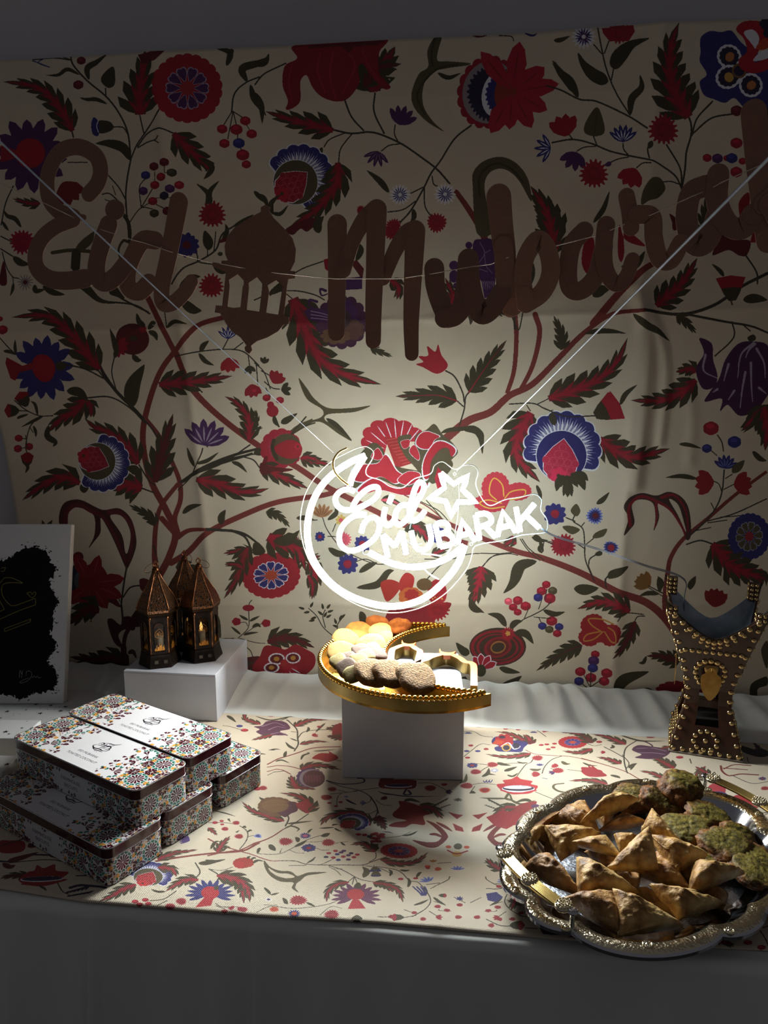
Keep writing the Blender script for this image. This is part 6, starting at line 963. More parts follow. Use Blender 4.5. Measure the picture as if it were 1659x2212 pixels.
# hole standoffs
for x, y, fr in ((715, 1120, B6), (530, 330, B6)):
    q = L3([(x, y)], fr)[0]; a = np.linspace(0, 2*np.pi, 14, endpoint=False); mb = MB(); mb.tube(np.stack([q[0]+.0028*np.cos(a), np.full(14, .002), q[1]+.0028*np.sin(a)], -1), .0006, 5, True); mb.build('hanging_hole', M_edge, sign, True)
for q in ([(620, 145), (520, 200), (458, 300), (470, 420), (540, 510), (640, 590)], ):
    q = catmull(L3(q, B5), 6); P = np.stack([q[:, 0], -.012+0*q[:, 0], q[:, 1]], -1); V = []; 
    mb = MB(); mb.tube(P, np.linspace(.0018, .0026, len(P)), 6, up=(0, 1, 0), flat=.25); tag(mb.build('tape_strip', M_tape, sign, True), 'amber loop of tape at the moon tip')
for q in ([(150, 1230), (300, 1245), (380, 1262)], [(180, 1400), (260, 1470), (350, 1520)], [(500, 1120), (480, 1180), (440, 1230)]):
    q = catmull(L3(q, B6), 6); P = np.stack([q[:, 0], .006+0*q[:, 0], q[:, 1]], -1); mb = MB(); mb.tube(P, .0016, 6, up=(0, 1, 0), flat=.3); tag(mb.build('tape_strip', M_edge, sign, True), 'pale strip of tape behind the letters')
# hanging lines, tied to the sign and running up towards the viewer
a0 = PB(720, 978, SIGNB-.004); a1 = PB(10, 310, .16); ext = a1+(a1-a0)*.5
b0 = PB(986, 1018, SIGNB-.004); b1 = PB(1659, 335, -.12); ext2 = b1+(b1-b0)*.5
for p0, p1, r0, r1 in ((a0, ext, .0006, .0020), (b0, ext2, .0006, .0022)):
    t = np.linspace(0, 1, 14)[:, None]; P = p0+(p1-p0)*t; P[:, 2] -= .004*np.sin(t[:, 0]*np.pi)
    mb = MB(); mb.tube(wloc(P), np.linspace(r0, r1, 14), 7); tag(mb.build('hanging_line', M_wire, sign, True), 'thin silvery hanging line')
# power cable over the burner
cp = [PB(1163, 1138, SIGNB), PB(1200, 1160, SIGNB-.01), PB(1290, 1187, SIGNB-.03), PB(1390, 1222, .54), np.array([.5515, 1.372, 1.062]), np.array([.575, 1.42, 1.0]), np.array([.60, 1.455, .86]), np.array([.62, 1.46, ZR+.012])]
for dy in (0, .0022):
    q = catmull(np.array(cp)+[0, dy*.4, dy], 8); mb = MB(); mb.tube(wloc(q), .0009, 6); tag(mb.build('power_cable', M_wire, sign, True), 'thin twin power cable drooping to the right')

# ---------------------------------------------------------------- cut-out letter banner on its string
BANB = WALLB-.20
Borig = tb(0, BANB, 0)
M_card = mat('brown_card', (.56, .41, .35), .62, noise=(900, (.49, .35, .29), .35, .65), bump=(700, .25, .0008), spec=.3)
M_string = mat('white_cotton_string', (.80, .74, .68), .8, noise=(300, (.7, .64, .58), .4, .6))
ban = thing('letter_banner', 'brown card banner spelling Eid and Mubarak around a lantern shape, strung before the cloth', 'banner', tuple(Borig), YAW)
K1 = (40, 280, 3.95); K2 = (440, 420, 6.146); K3 = (680, 400, 3.77); K4 = (1080, 220, 2.865)
class Letter:
    def __init__(s, lab, tilt=0, dy=0): s.mb = MB(); s.k = 0; s.lab = lab; s.dy = dy; s.tilt = tilt; s.pts = []
    def stroke(s, fr, w, pts, w2=None):
        q = L3(pts, fr, BANB); C = catmull(q, 7); n = len(C); T = np.gradient(C, axis=0); T /= np.maximum(np.linalg.norm(T, axis=1), 1e-9)[:, None]; Nn = np.stack([-T[:, 1], T[:, 0]], 1)
        sc = np.linalg.norm(L3([(0, 0), (w, 0)], fr, BANB)[1]-L3([(0, 0)], fr, BANB)[0])/2; ww = np.linspace(sc, sc if w2 is None else sc*w2/w, n)[:, None]
        y0 = -.0016*(s.k % 3); s.k += 1
        for i in range(n-1):
            a, b, c, d = C[i]+Nn[i]*ww[i], C[i+1]+Nn[i+1]*ww[i+1], C[i+1]-Nn[i+1]*ww[i+1], C[i]-Nn[i]*ww[i]
            s.mb.add([(a[0], y0, a[1]), (b[0], y0, b[1]), (c[0], y0, c[1]), (d[0], y0, d[1]), (a[0], y0+.001, a[1]), (b[0], y0+.001, b[1]), (c[0], y0+.001, c[1]), (d[0], y0+.001, d[1])], [(0, 1, 2, 3), (7, 6, 5, 4), (0, 4, 5, 1), (3, 2, 6, 7)])
        for e in (0, n-1):
            r = ww[e][0]; th = np.linspace(0, 2*np.pi, 20, endpoint=False); yy = y0-(.00035 if e == 0 else .0006); 
            V = [(C[e][0]+r*math.cos(a), yy, C[e][1]+r*math.sin(a)) for a in th]+[(C[e][0]+r*math.cos(a), yy+.001, C[e][1]+r*math.sin(a)) for a in th]
            s.mb.add(V, [tuple(range(20)), tuple(range(20, 40))[::-1]]+[(i, i+20, (i+1) % 20+20, (i+1) % 20) for i in range(20)])
        return s
    def done(s, name='letter'):
        V = [v for v in s.mb.v]; allv = np.vstack(V); c = allv.mean(0)
        for v in s.mb.v: v[:, 1] += s.dy+s.tilt*(v[:, 2]-c[2])
        return tag(s.mb.build(name, M_card, ban), s.lab)
Letter('brown card capital E', .05).stroke(K1, 128, [(598, 545), (670, 450), (690, 330), (640, 210), (500, 140), (350, 175), (265, 300), (235, 450), (262, 600), (350, 700), (470, 745)]).stroke(K1, 60, [(470, 745), (560, 752)], 50).stroke(K1, 118, [(480, 772), (330, 830), (215, 930), (160, 1060), (180, 1190), (280, 1275), (420, 1295), (590, 1275)], 150).done()
Letter('brown card letter i', .08, -.0045).stroke(K1, 158, [(818, 682), (822, 684), (826, 686)]).stroke(K1, 150, [(775, 815), (730, 950), (690, 1120), (690, 1250), (760, 1310), (850, 1260), (930, 1160)]).done()
Letter('brown card letter d', -.08, -.009).stroke(K1, 140, [(1190, 955), (1090, 955), (1010, 1060), (950, 1210), (950, 1350), (1040, 1385), (1130, 1310)]).stroke(K1, 150, [(1402, 640), (1350, 880), (1290, 1130), (1240, 1330), (1240, 1480), (1330, 1480), (1430, 1390), (1490, 1300)], 110).done()
out = [(770, 180), (830, 145), (895, 175), (885, 235), (940, 320), (1080, 460), (1190, 590), (1235, 740), (1220, 900), (1160, 1020), (1225, 1025), (1222, 1120), (1130, 1130), (1115, 1250), (1075, 1615), (1145, 1632), (1140, 1725), (1075, 1730), (1000, 1820), (860, 1900), (720, 1950), (640, 2010), (655, 2070), (618, 2118), (565, 2085), (553, 2035), (580, 2005), (500, 1900), (400, 1830), (330, 1750), (270, 1650), (232, 1582), (160, 1570), (175, 1475), (258, 1482), (308, 1040), (130, 960), (135, 905), (250, 925), (250, 885), (335, 885), (300, 800), (290, 690), (330, 560), (430, 440), (620, 320), (770, 240)]
holes = [[(350, 1140), (465, 1065), (545, 1150), (545, 1200), (530, 1235), (500, 1500), (415, 1510), (330, 1495), (360, 1230)], [(610, 1180), (720, 1105), (790, 1190), (785, 1260), (750, 1560), (585, 1535), (615, 1250)], [(862, 1210), (975, 1145), (1060, 1220), (1050, 1280), (1000, 1600), (842, 1575), (880, 1300)]]
mb = MB(); mb.prism([tuple(p) for p in L3(out, K2, BANB)], -.006, -.005, holes=[[tuple(p) for p in L3(h, K2, BANB)] for h in holes]); tag(mb.build('lantern_cutout', M_card, ban), 'brown card lantern with domed top and three window slots')
Letter('brown card capital M', 0, 0).stroke(K3, 160, [(182, 320), (182, 520), (180, 800), (175, 1200)], 140).stroke(K3, 110, [(240, 700), (300, 480), (400, 290), (480, 215)], 150).stroke(K3, 165, [(505, 205), (500, 400), (490, 700), (480, 1000), (478, 1270)], 125).stroke(K3, 110, [(560, 760), (650, 540), (740, 400), (800, 370)], 150).stroke(K3, 168, [(815, 375), (810, 560), (795, 850), (785, 1130), (790, 1375)], 112).done()
Letter('brown card letter u', .12, -.0045).stroke(K3, 160, [(972, 675), (985, 830), (1040, 1000), (1090, 1090)], 150).stroke(K3, 160, [(1060, 1085), (1150, 1060), (1220, 930), (1250, 600)], 165).stroke(K3, 160, [(1250, 600), (1275, 850), (1340, 1040), (1420, 1030), (1520, 880)]).done()
Letter('brown card letter b, its stem catching more light', -.12, -.0085).stroke(K3, 190, [(1495, 120), (1515, 320), (1545, 560), (1560, 800), (1600, 1000)], 150).stroke(K4, 120, [(20, 900), (40, 1100), (70, 1230), (80, 1270)]).stroke(K4, 120, [(160, 1250), (260, 1180), (310, 1060), (290, 930), (230, 865), (160, 960), (140, 1080), (150, 1200)], 110).done()
Letter('first brown card letter a', .05, -.0045).stroke(K4, 115, [(520, 800), (450, 880), (420, 1020), (430, 1150), (500, 1170), (590, 1080), (640, 900)]).stroke(K4, 112, [(655, 765), (640, 900), (650, 1040), (710, 1130), (775, 1090), (815, 980)], 90).done()
Letter('brown card letter r', -.06, -.009).stroke(K4, 100, [(775, 595), (795, 690), (805, 785)]).stroke(K4, 110, [(840, 705), (930, 720), (945, 850), (980, 970), (1050, 985), (1110, 880)]).done()
Letter('second brown card letter a', .08, -.0045).stroke(K4, 130, [(1270, 520), (1180, 570), (1150, 740), (1200, 890), (1280, 860), (1340, 700)]).stroke(K4, 130, [(1350, 450), (1340, 620), (1400, 760), (1490, 790), (1560, 700)]).done()
Letter('brown card letter k, cut by the right edge', -.08, -.009).stroke(K4, 150, [(1545, 90), (1580, 350), (1620, 600), (1660, 860)]).stroke(K4, 120, [(1620, 640), (1700, 560), (1760, 480)]).stroke(K4, 120, [(1650, 640), (1730, 760), (1800, 850)]).done()
# string, weaving in front of and behind the cards
sp_ = [(-80, 370, 1), (0, 395, -1), (110, 445, -1), (200, 490, 1), (245, 505, -1), (290, 520, -1), (318, 527, -1), (374, 546, -1), (440, 563, 1), (508, 577, -1), (560, 585, 1), (612, 593, -1), (680, 598, 1), (727, 604, -1), (818, 604, -1), (870, 601, 1), (890, 600, -1), (925, 592, 1), (937, 593, -1), (1015, 579, -1), (1060, 570, 1), (1095, 559, -1), (1140, 550, 1), (1166, 542, -1), (1242, 523, -1), (1300, 505, 1), (1340, 490, -1), (1370, 475, 1), (1402, 468, -1), (1490, 428, -1), (1530, 410, 1), (1556, 397, -1), (1640, 360, -1), (1720, 320, 1)]
q = np.array([(x, y) for x, y, _ in sp_], float); c = L3(q, None, BANB); P = np.array([(c[i][0], (-.0135 if sp_[i][2] < 0 else .004), c[i][1]) for i in range(len(c))]); P = np.vstack([P[i]+(P[i+1]-P[i])*t for i in range(len(P)-1) for t in (0, .25, .5, .75)]+[P[-1]])
mb = MB(); mb.tube(P, .00085, 6); tag(mb.build('string', M_string, ban, True), 'pale string threaded through the letters')
# ---------------------------------------------------------------- white gloss plinths
M_acw = mat('white_gloss_acrylic', (.74, .75, .79), .22, coat=.5, noise=(6, (.78, .78, .81), .4, .6))
def plinth(name, label, loc, rz, w, d, h):
    t = thing(name, label, 'display plinth', loc, rz)
    th = .004
    mb = MB(); mb.box((-w/2, 0, h-th), (w/2, d, h)); mb.build('top_panel', M_acw, t, bevel=.0012)
    for n_, lo, hi in (('front_panel', (-w/2, 0, 0), (w/2, th, h-th)), ('back_panel', (-w/2, d-th, 0), (w/2, d, h-th)), ('side_panel', (-w/2, th, 0), (-w/2+th, d-th, h-th)), ('side_panel', (w/2-th, th, 0), (w/2, d-th, h-th))):
        mb = MB(); mb.box(lo, hi); mb.build(n_, M_acw, t, bevel=.0008)
    return t
PH = .1535
plinth('display_plinth', 'taller white plinth in the middle, under the gold crescent tray', (.0315, 1.213, ZR), math.radians(-2.6), .2055, .206, PH-.0035)
plinth('display_plinth', 'lower white plinth at the left, under the three dark lanterns', (-.4265, 1.4470, ZR), math.radians(-7), .1905, .208, .0975)
Z1 = ZR+PH-.0035; Z2 = ZR+.0975

# ---------------------------------------------------------------- gold crescent tray
M_gold = mat('polished_gold', (.93, .72, .30), .16, 1.0, noise=(5, (.90, .68, .26), .4, .6)); M_goldb = mat('brushed_gold', (.60, .51, .31), .40, 1.0, noise=(30, (.53, .45, .26), .35, .65), bump=(300, .05, .0003)); M_amber = mat('amber_gold_face', (.66, .28, .03), .45, .1, noise=(20, (.70, .33, .05), .4, .6))
TC = np.array([.070, 1.332]); TR_ = .190; TA = math.radians(-4)
tray = thing('crescent_tray', 'gold crescent-moon serving tray with beaded rim on the middle plinth', 'serving tray', (TC[0], TC[1], Z1+.0005), 0)
tipa, tipb = math.radians(70), math.radians(-57)
tA = TR_*np.array([math.cos(tipa), math.sin(tipa)]); tB = TR_*np.array([math.cos(tipb), math.sin(tipb)])
# inner arc through both tips and the measured hollow
def circ3(a, b, c):
    ax, ay = a; bx, by = b; cx_, cy_ = c; d = 2*(ax*(by-cy_)+bx*(cy_-ay)+cx_*(ay-by))
    ux = ((ax*ax+ay*ay)*(by-cy_)+(bx*bx+by*by)*(cy_-ay)+(cx_*cx_+cy_*cy_)*(ay-by))/d; uy = ((ax*ax+ay*ay)*(cx_-bx)+(bx*bx+by*by)*(ax-cx_)+(cx_*cx_+cy_*cy_)*(bx-ax))/d
    return np.array([ux, uy]), math.hypot(ax-ux, ay-uy)
ic, ir = circ3(tA, tB, np.array([-.066, .0]))
ao = np.linspace(tipa, tipb+2*math.pi, 100); outer = TR_*np.stack([np.cos(ao), np.sin(ao)], 1)
i0 = math.atan2(*(tB-ic)[::-1]); i1 = math.atan2(*(tA-ic)[::-1]); 
i0 += 2*math.pi; ai = np.linspace(i0, i1 if i1 > 0 else i1+2*math.pi, 70); inner = ic+ir*np.stack([np.cos(ai), np.sin(ai)], 1)
cres = np.vstack([outer, inner[1:-1]])
def inset(P, d):
    T = np.roll(P, -1, 0)-np.roll(P, 1, 0); T /= np.linalg.norm(T, axis=1)[:, None]; N = np.stack([-T[:, 1], T[:, 0]], 1); return P+N*d
ins = inset(cres, .0022); FH, RH = .004, .0215
mb = MB(); mb.prism([tuple(p) for p in cres], 0, FH, axis='z'); mb.build('base_plate', M_gold, tray)
n = len(cres); V = np.vstack([np.c_[cres, np.full(n, 0.0)], np.c_[cres, np.full(n, RH)], np.c_[ins, np.full(n, RH)], np.c_[ins, np.full(n, FH)]]); Fc = []
for k in range(3):
    for i in range(n): j = (i+1) % n; Fc.append((k*n+i, k*n+j, (k+1)*n+j, (k+1)*n+i))
mb = MB(); mb.add(V, Fc); tag(mb.build('side_band', M_goldb, tray, auto=.6), 'brushed gold band round the crescent')
mid = inset(cres, .0035); per = np.r_[0, np.cumsum(np.linalg.norm(np.diff(np.vstack([mid, mid[:1]]), axis=0), axis=1))]; nbd = int(per[-1]/.0088)
mb = MB(); mq = np.vstack([mid, mid[:1]])
for k in range(nbd):
    d = per[-1]*k/nbd; x = np.interp(d, per, mq[:, 0]); y = np.interp(d, per, mq[:, 1])
    if min(np.hypot(x-tA[0], y-tA[1]), np.hypot(x-tB[0], y-tB[1])) < .012: continue
    mb.sphere((x, y, RH+.0030), .0047, 10, 7)
tag(mb.build('bead_rim', M_gold, tray, True), 'row of small shiny gold beads', kind='stuff')
# pierced double-dome frame lying in the hollow of the crescent
ZF = Z1+.022
def tpx(pts, fr, z=None):
    P = np.asarray(pts, float); P = np.array(fr[:2])+P/fr[2]; Q = PZ(P[:, 0], P[:, 1], z or ZF); return Q[:, :2]-TC
K5 = (860, 1330, 7.54); K6 = (690, 1330, 6.636)
def strip(path, w, closed=False):
    C = np.asarray(path); T = np.gradient(C, axis=0); T /= np.linalg.norm(T, axis=1)[:, None]; N = np.stack([-T[:, 1], T[:, 0]], 1); return np.vstack([C+N*w/2, (C-N*w/2)[::-1]])
frames = (([(330, 1150), (322, 900), (325, 780), (400, 735), (465, 715), (530, 680), (640, 645), (775, 618), (900, 645), (1010, 695), (1090, 755), (1190, 772), (1232, 830), (1235, 1000), (1235, 1145)], K5, [(680, 540), (702, 588), (780, 608), (880, 604), (942, 583), (905, 628), (850, 655), (740, 655), (690, 618), (668, 575)]),
          ([(1020, 660), (1030, 560), (1045, 490), (1100, 460), (1180, 430), (1250, 425), (1330, 440), (1390, 480), (1440, 510), (1425, 600), (1400, 690)], K6, [(1184, 350), (1205, 395), (1280, 412), (1345, 405), (1384, 386), (1362, 425), (1315, 450), (1215, 442), (1176, 395)]))
for pth, fr, horn in frames:
    c = catmull(tpx(pth, fr), 5); mb = MB(); pl = strip(c, .0115); mb.prism([tuple(p) for p in pl], .002, .0215, axis='z'); o = mb.build('dome_frame', [M_goldb], tray)
    tag(o, 'pierced gold dome outline with a small crescent finial')
    mb = MB(); pl = strip(c, .0118); mb.prism([tuple(p) for p in pl], .0216, .0222, axis='z'); h = tpx(horn, fr); mb.prism([tuple(p) for p in h], .0150, .0226, axis='z'); tag(mb.build('dome_face', M_amber, tray), 'amber-gold top face of the dome outline')
mb = MB(); pth = [(330, 760), (300, 800), (290, 1000)]; 

# ---------------------------------------------------------------- biscuits
def ckmat(name, c1, c2, sc=160, b=.9, dist=.0012): return mat(name, c1, .85, noise=(sc, c2, .35, .65), bump=(sc*1.6, b, dist), sss=.05)
M_yel = ckmat('pale_butter_biscuit', (.56, .42, .18), (.50, .35, .13), 120, .5, .0007); M_yel2 = ckmat('golden_biscuit', (.68, .44, .17), (.62, .37, .13), 120, .5, .0007); M_ora = ckmat('toasted_orange_biscuit', (.76, .43, .15), (.62, .32, .11), 90, .5); M_oat = ckmat('oat_biscuit', (.60, .45, .26), (.42, .29, .15), 200, 1., .0032)
M_ckw = ckmat('vanilla_dough', (.60, .54, .34), (.53, .46, .27), 260, .6, .0007); M_ckc = ckmat('cocoa_dough', (.42, .33, .28), (.35, .27, .22), 260, .6, .0007)
def cookie_mesh(r, h, lumpy, seed, crack=0, sq=0., pw=4):
    ns_, nr = 40, 12; V = []; P = []
    for i in range(nr*2+1):
        u = i/(nr*2); side = 1 if u <= .5 else -1; q = (u if side > 0 else 1-u)*2; rr = math.sin(q*math.pi/2)**.8; z = side*h/2*(max(1-rr**pw, 0))**.5+(.0015*(1-rr*rr) if side > 0 else 0)
        for k in range(ns_):
            a = 2*math.pi*k/ns_; sqf = 1/(abs(math.cos(a-.4))**4+abs(math.sin(a-.4))**4)**(.25*sq) if sq else 1
            R = r*rr*(1+.035*math.sin(a*3+seed)+.02*math.sin(a*7+seed*2))*sqf; V.append((R*math.cos(a), R*math.sin(a), z))
    V = np.array(V); nz_ = fbm(V, 90, seed, 3)[:, None]; d = V/np.maximum(np.linalg.norm(V*[1, 1, 2], axis=1), 1e-6)[:, None]; V = V+d*nz_*lumpy
    if crack:
        w = np.abs(noise3(V*[1, 1, 0], 75, seed+3)); w2 = np.abs(noise3(V*[1, 1, 0], 130, seed+5)); V[:, 2] -= np.where(V[:, 2] > 0, crack*(np.exp(-(w/.07)**2)+.5*np.exp(-(w2/.07)**2)), 0)
    mb = MB(); Fc = []
    for i in range(nr*2):
        for k in range(ns_): l = (k+1) % ns_; Fc.append((i*ns_+k, (i+1)*ns_+k, (i+1)*ns_+l, i*ns_+l))
    mb.add(V, Fc); return mb
def cpos(x, y, z): return PZ(K6[0]+x/K6[2], K6[1]+y/K6[2], z)
ZB = Z1+.0045
def cookie(x, y, r, z, tilt, m, label, name, grp, h=.010, lumpy=.0006, crack=0, seed=1, sq=0, pw=6):
    o = cookie_mesh(r, h, lumpy, seed, crack, sq, pw).build(name, m, None, True); o.location = cpos(x, y, z); o.rotation_euler = (tilt[0], tilt[1], 0); return tag(o, label, 'biscuit', grp)
rd = math.radians; YG = 'round butter biscuits on the crescent tray'
cookie(330, 530, .0300, ZB+.020, (rd(24), rd(8), 0), M_yel, 'large pale round biscuit at the left rim of the tray, just behind the chequered ones', 'butter_biscuit', YG, seed=1)
cookie(372, 330, .0270, ZB+.021, (rd(24), rd(10), .5), M_yel, 'pale round biscuit second from the left front, half covering its neighbour behind', 'butter_biscuit', YG, seed=2)
cookie(560, 225, .0290, ZB+.021, (rd(22), rd(2), 1.), M_yel2, 'golden round biscuit at the back left rim, between pale biscuits and the cracked orange ones', 'butter_biscuit', YG, seed=3)
cookie(730, 415, .0300, ZB+.024, (rd(22), rd(-6), 2.), M_yel, 'pale cracked round biscuit in the middle of the tray, right behind the chequered cluster', 'butter_biscuit', YG, seed=4, crack=.0007)
cookie(868, 225, .0235, ZB+.028, (rd(24), rd(-4), 3.), M_yel2, 'smaller golden biscuit beside the inner rim, under a cracked orange one', 'butter_biscuit', YG, seed=5, crack=.0005)
cookie(900, 335, .0225, ZB+.021, (rd(20), rd(-20), 4.), M_yel2, 'golden biscuit leaning on the inner beaded rim', 'butter_biscuit', YG, seed=6)
OG = 'cracked orange biscuits at the back'
cookie(825, 105, .0250, ZB+.022, (rd(16), rd(6), 0.), M_ora, 'cracked orange biscuit at the back of the tray, left of its twin', 'cracked_biscuit', OG, h=.013, crack=.0014, seed=7)
cookie(1140, 150, .0245, ZB+.020, (rd(16), rd(-8), 1.), M_ora, 'cracked orange biscuit furthest right at the back, by the crescent tip', 'cracked_biscuit', OG, h=.016, crack=.0016, seed=8)
BG = 'oat biscuits leaning at the front rim'
for i, (x, y, l) in enumerate(((740, 820, 'leftmost rough brown oat biscuit leaning on the front rim'), (1010, 825, 'middle rough brown oat biscuit leaning on the front rim'), (1385, 890, 'rightmost rough brown oat biscuit at the front, fully in view'))):
    cookie(x, y, (.0290, .0290, .0330)[i], ZB+.028+.001*i, (rd(22), rd(20-2*i), rd(-14)), M_oat, l, 'oat_biscuit', BG, h=.017, lumpy=.0010, seed=10+i, sq=.6, pw=10)
def chequer(parts, label, seed):
    cen = cpos(*np.mean([p[:2] for p in parts], 0), ZB+.022); t = thing('chequered_biscuit', label, 'biscuit', tuple(cen), 0, 'two-tone chequered biscuits')
    for i, (x, y, r, c, z, tl) in enumerate(parts):
        o = cookie_mesh(r*1.08, .011, .0004, seed+i, 0, .8, 10).build('cocoa_quarter' if c else 'vanilla_quarter', M_ckc if c else M_ckw, t, True); o.location = cpos(x, y, ZB+z+.007)-cen; o.rotation_euler = tl
chequer([(590, 500, .0150, 1, .029, (.3, -.1, 0)), (765, 470, .0125, 0, .030, (.3, .1, 0)), (672, 575, .0145, 0, .027, (.35, 0, 0)), (845, 560, .0140, 1, .026, (.3, .2, 0))], 'two-tone chequered biscuit lying higher, touching the pale middle biscuit', 20)
chequer([(275, 655, .0140, 0, .022, (.5, -.2, 0)), (425, 610, .0125, 1, .024, (.4, 0, 0)), (570, 650, .0150, 0, .024, (.5, .1, 0)), (395, 745, .0165, 1, .022, (.6, -.2, 0)), (470, 850, .0145, 0, .017, (.7, 0, 0))], 'two-tone chequered biscuit leaning on the front left rim', 30)

# ---------------------------------------------------------------- lanterns
M_brz = mat('antique_bronze', (.30, .20, .12), .38, .85, noise=(40, (.12, .08, .06), .35, .62), bump=(120, .25, .0006)); M_brd = mat('dark_bronze', (.11, .08, .065), .42, .7, noise=(60, (.22, .15, .09), .5, .75), bump=(90, .2, .0006)); M_brl = mat('worn_copper_edge', (.62, .42, .28), .3, 1., noise=(80, (.4, .26, .17), .4, .6))
# pierced roof pattern: bronze lattice, shade in its openings painted near-black, drawn from the roof's own uv
def pierced():
    m = bpy.data.materials.new('pierced_copper_roof'); m.use_nodes = True; nt = m.node_tree; N = nt.nodes; L = nt.links; b = N['Principled BSDF']; uv = N.new('ShaderNodeUVMap'); v = N.new('ShaderNodeTexVoronoi'); v.feature = 'DISTANCE_TO_EDGE'; v.inputs['Scale'].default_value = 1.0
    L.new(uv.outputs[0], v.inputs['Vector']); r = N.new('ShaderNodeMapRange'); r.inputs['From Min'].default_value = .13; r.inputs['From Max'].default_value = .2; L.new(v.outputs[0], r.inputs[0])
    x = N.new('ShaderNodeMix'); x.data_type = 'RGBA'; x.inputs['A'].default_value = (*srgb((.55, .38, .26)), 1); x.inputs['B'].default_value = (.006, .005, .004, 1); L.new(r.outputs[0], x.inputs['Factor']); L.new(x.outputs['Result'], b.inputs['Base Color'])
    q = N.new('ShaderNodeMath'); q.operation = 'SUBTRACT'; q.inputs[0].default_value = 1; L.new(r.outputs[0], q.inputs[1]); L.new(q.outputs[0], b.inputs['Metallic']); b.inputs['Roughness'].default_value = .32
    bp = N.new('ShaderNodeBump'); bp.inputs['Strength'].default_value = 1; bp.inputs['Distance'].default_value = .0012; L.new(q.outputs[0], bp.inputs['Height']); L.new(bp.outputs[0], b.inputs['Normal']); return m
M_pierce = pierced()
# pane with gold print: crescent-star dome medallion above a skyline of minarets
pk = Ink(150, 330, (.02, .02, .025), None); pg = (.80, .52, .20)
def pp(poly, c=pg): pk.poly(np.array(poly, float), c, raw=True)
def pstroke(pts, w, c=pg):
    C = catmull(pts, 6)
    for i in range(len(C)-1):
        d = C[i+1]-C[i]; nn = np.array([-d[1], d[0]])/max(np.linalg.norm(d), 1e-6)*w/2; pp([C[i]+nn, C[i+1]+nn, C[i+1]-nn, C[i]-nn], c)
pstroke([(22, 165), (20, 200), (45, 232), (75, 250), (105, 232), (130, 200), (128, 165)], 4); pstroke([(22, 165), (75, 150), (128, 165)], 3)
for q in ([(38, 180), (50, 210), (62, 185), (60, 172)], [(60, 200), (75, 222), (92, 205), (80, 185)], [(90, 180), (112, 205), (118, 185), (100, 175)], [(45, 195), (90, 172), (115, 178)], [(66, 178), (70, 205)]): pstroke(q, 3.5)
pp([(0, 0), (150, 0), (150, 22), (0, 22)]); 
for x, w, h in ((10, 16, 34), (32, 7, 70), (45, 22, 44), (66, 6, 92), (75, 26, 58), (98, 6, 84), (108, 20, 46), (128, 6, 66), (138, 12, 36)): pp([(x, 20), (x+w, 20), (x+w, h), (x+w/2, h+w*.6), (x, h)])
for k in range(40): x, y = _rng.rand()*140+5, 255+_rng.rand()*65; pp([(x, y), (x+3, y), (x+3, y+3), (x, y+3)])
for k in range(30): x, y = _rng.rand()*140+5, 80+_rng.rand()*60; pp([(x, y), (x+3, y), (x+3, y+3), (x, y+3)])
pimg = pk.image('lantern_pane_print')
def pane_mat():
    m = bpy.data.materials.new('printed_lantern_pane'); m.use_nodes = True; nt = m.node_tree; N = nt.nodes; L = nt.links; b = N['Principled BSDF']; t = N.new('ShaderNodeTexImage'); t.image = pimg; uv = N.new('ShaderNodeUVMap'); L.new(uv.outputs[0], t.inputs[0]); L.new(t.outputs[0], b.inputs['Base Color']); b.inputs['Roughness'].default_value = .25
    s = N.new('ShaderNodeSeparateColor'); L.new(t.outputs[0], s.inputs[0]); r = N.new('ShaderNodeMapRange'); r.inputs['From Min'].default_value = .1; r.inputs['From Max'].default_value = .4; r.inputs['To Min'].default_value = .28; L.new(s.outputs[0], r.inputs[0]); L.new(r.outputs[0], b.inputs['Alpha']); L.new(s.outputs[0], b.inputs['Metallic']); return m
M_pane = pane_mat(); M_flame = mat('led_candle', (.95, .80, .5), .5, emis=2.2, emit_col=(1, .55, .15), noise=(40, (.95, .7, .4), .4, .6))
def hexp(r, z, rot=0): return [(r*math.cos(rot+k*math.pi/3), r*math.sin(rot+k*math.pi/3), z) for k in range(6)]
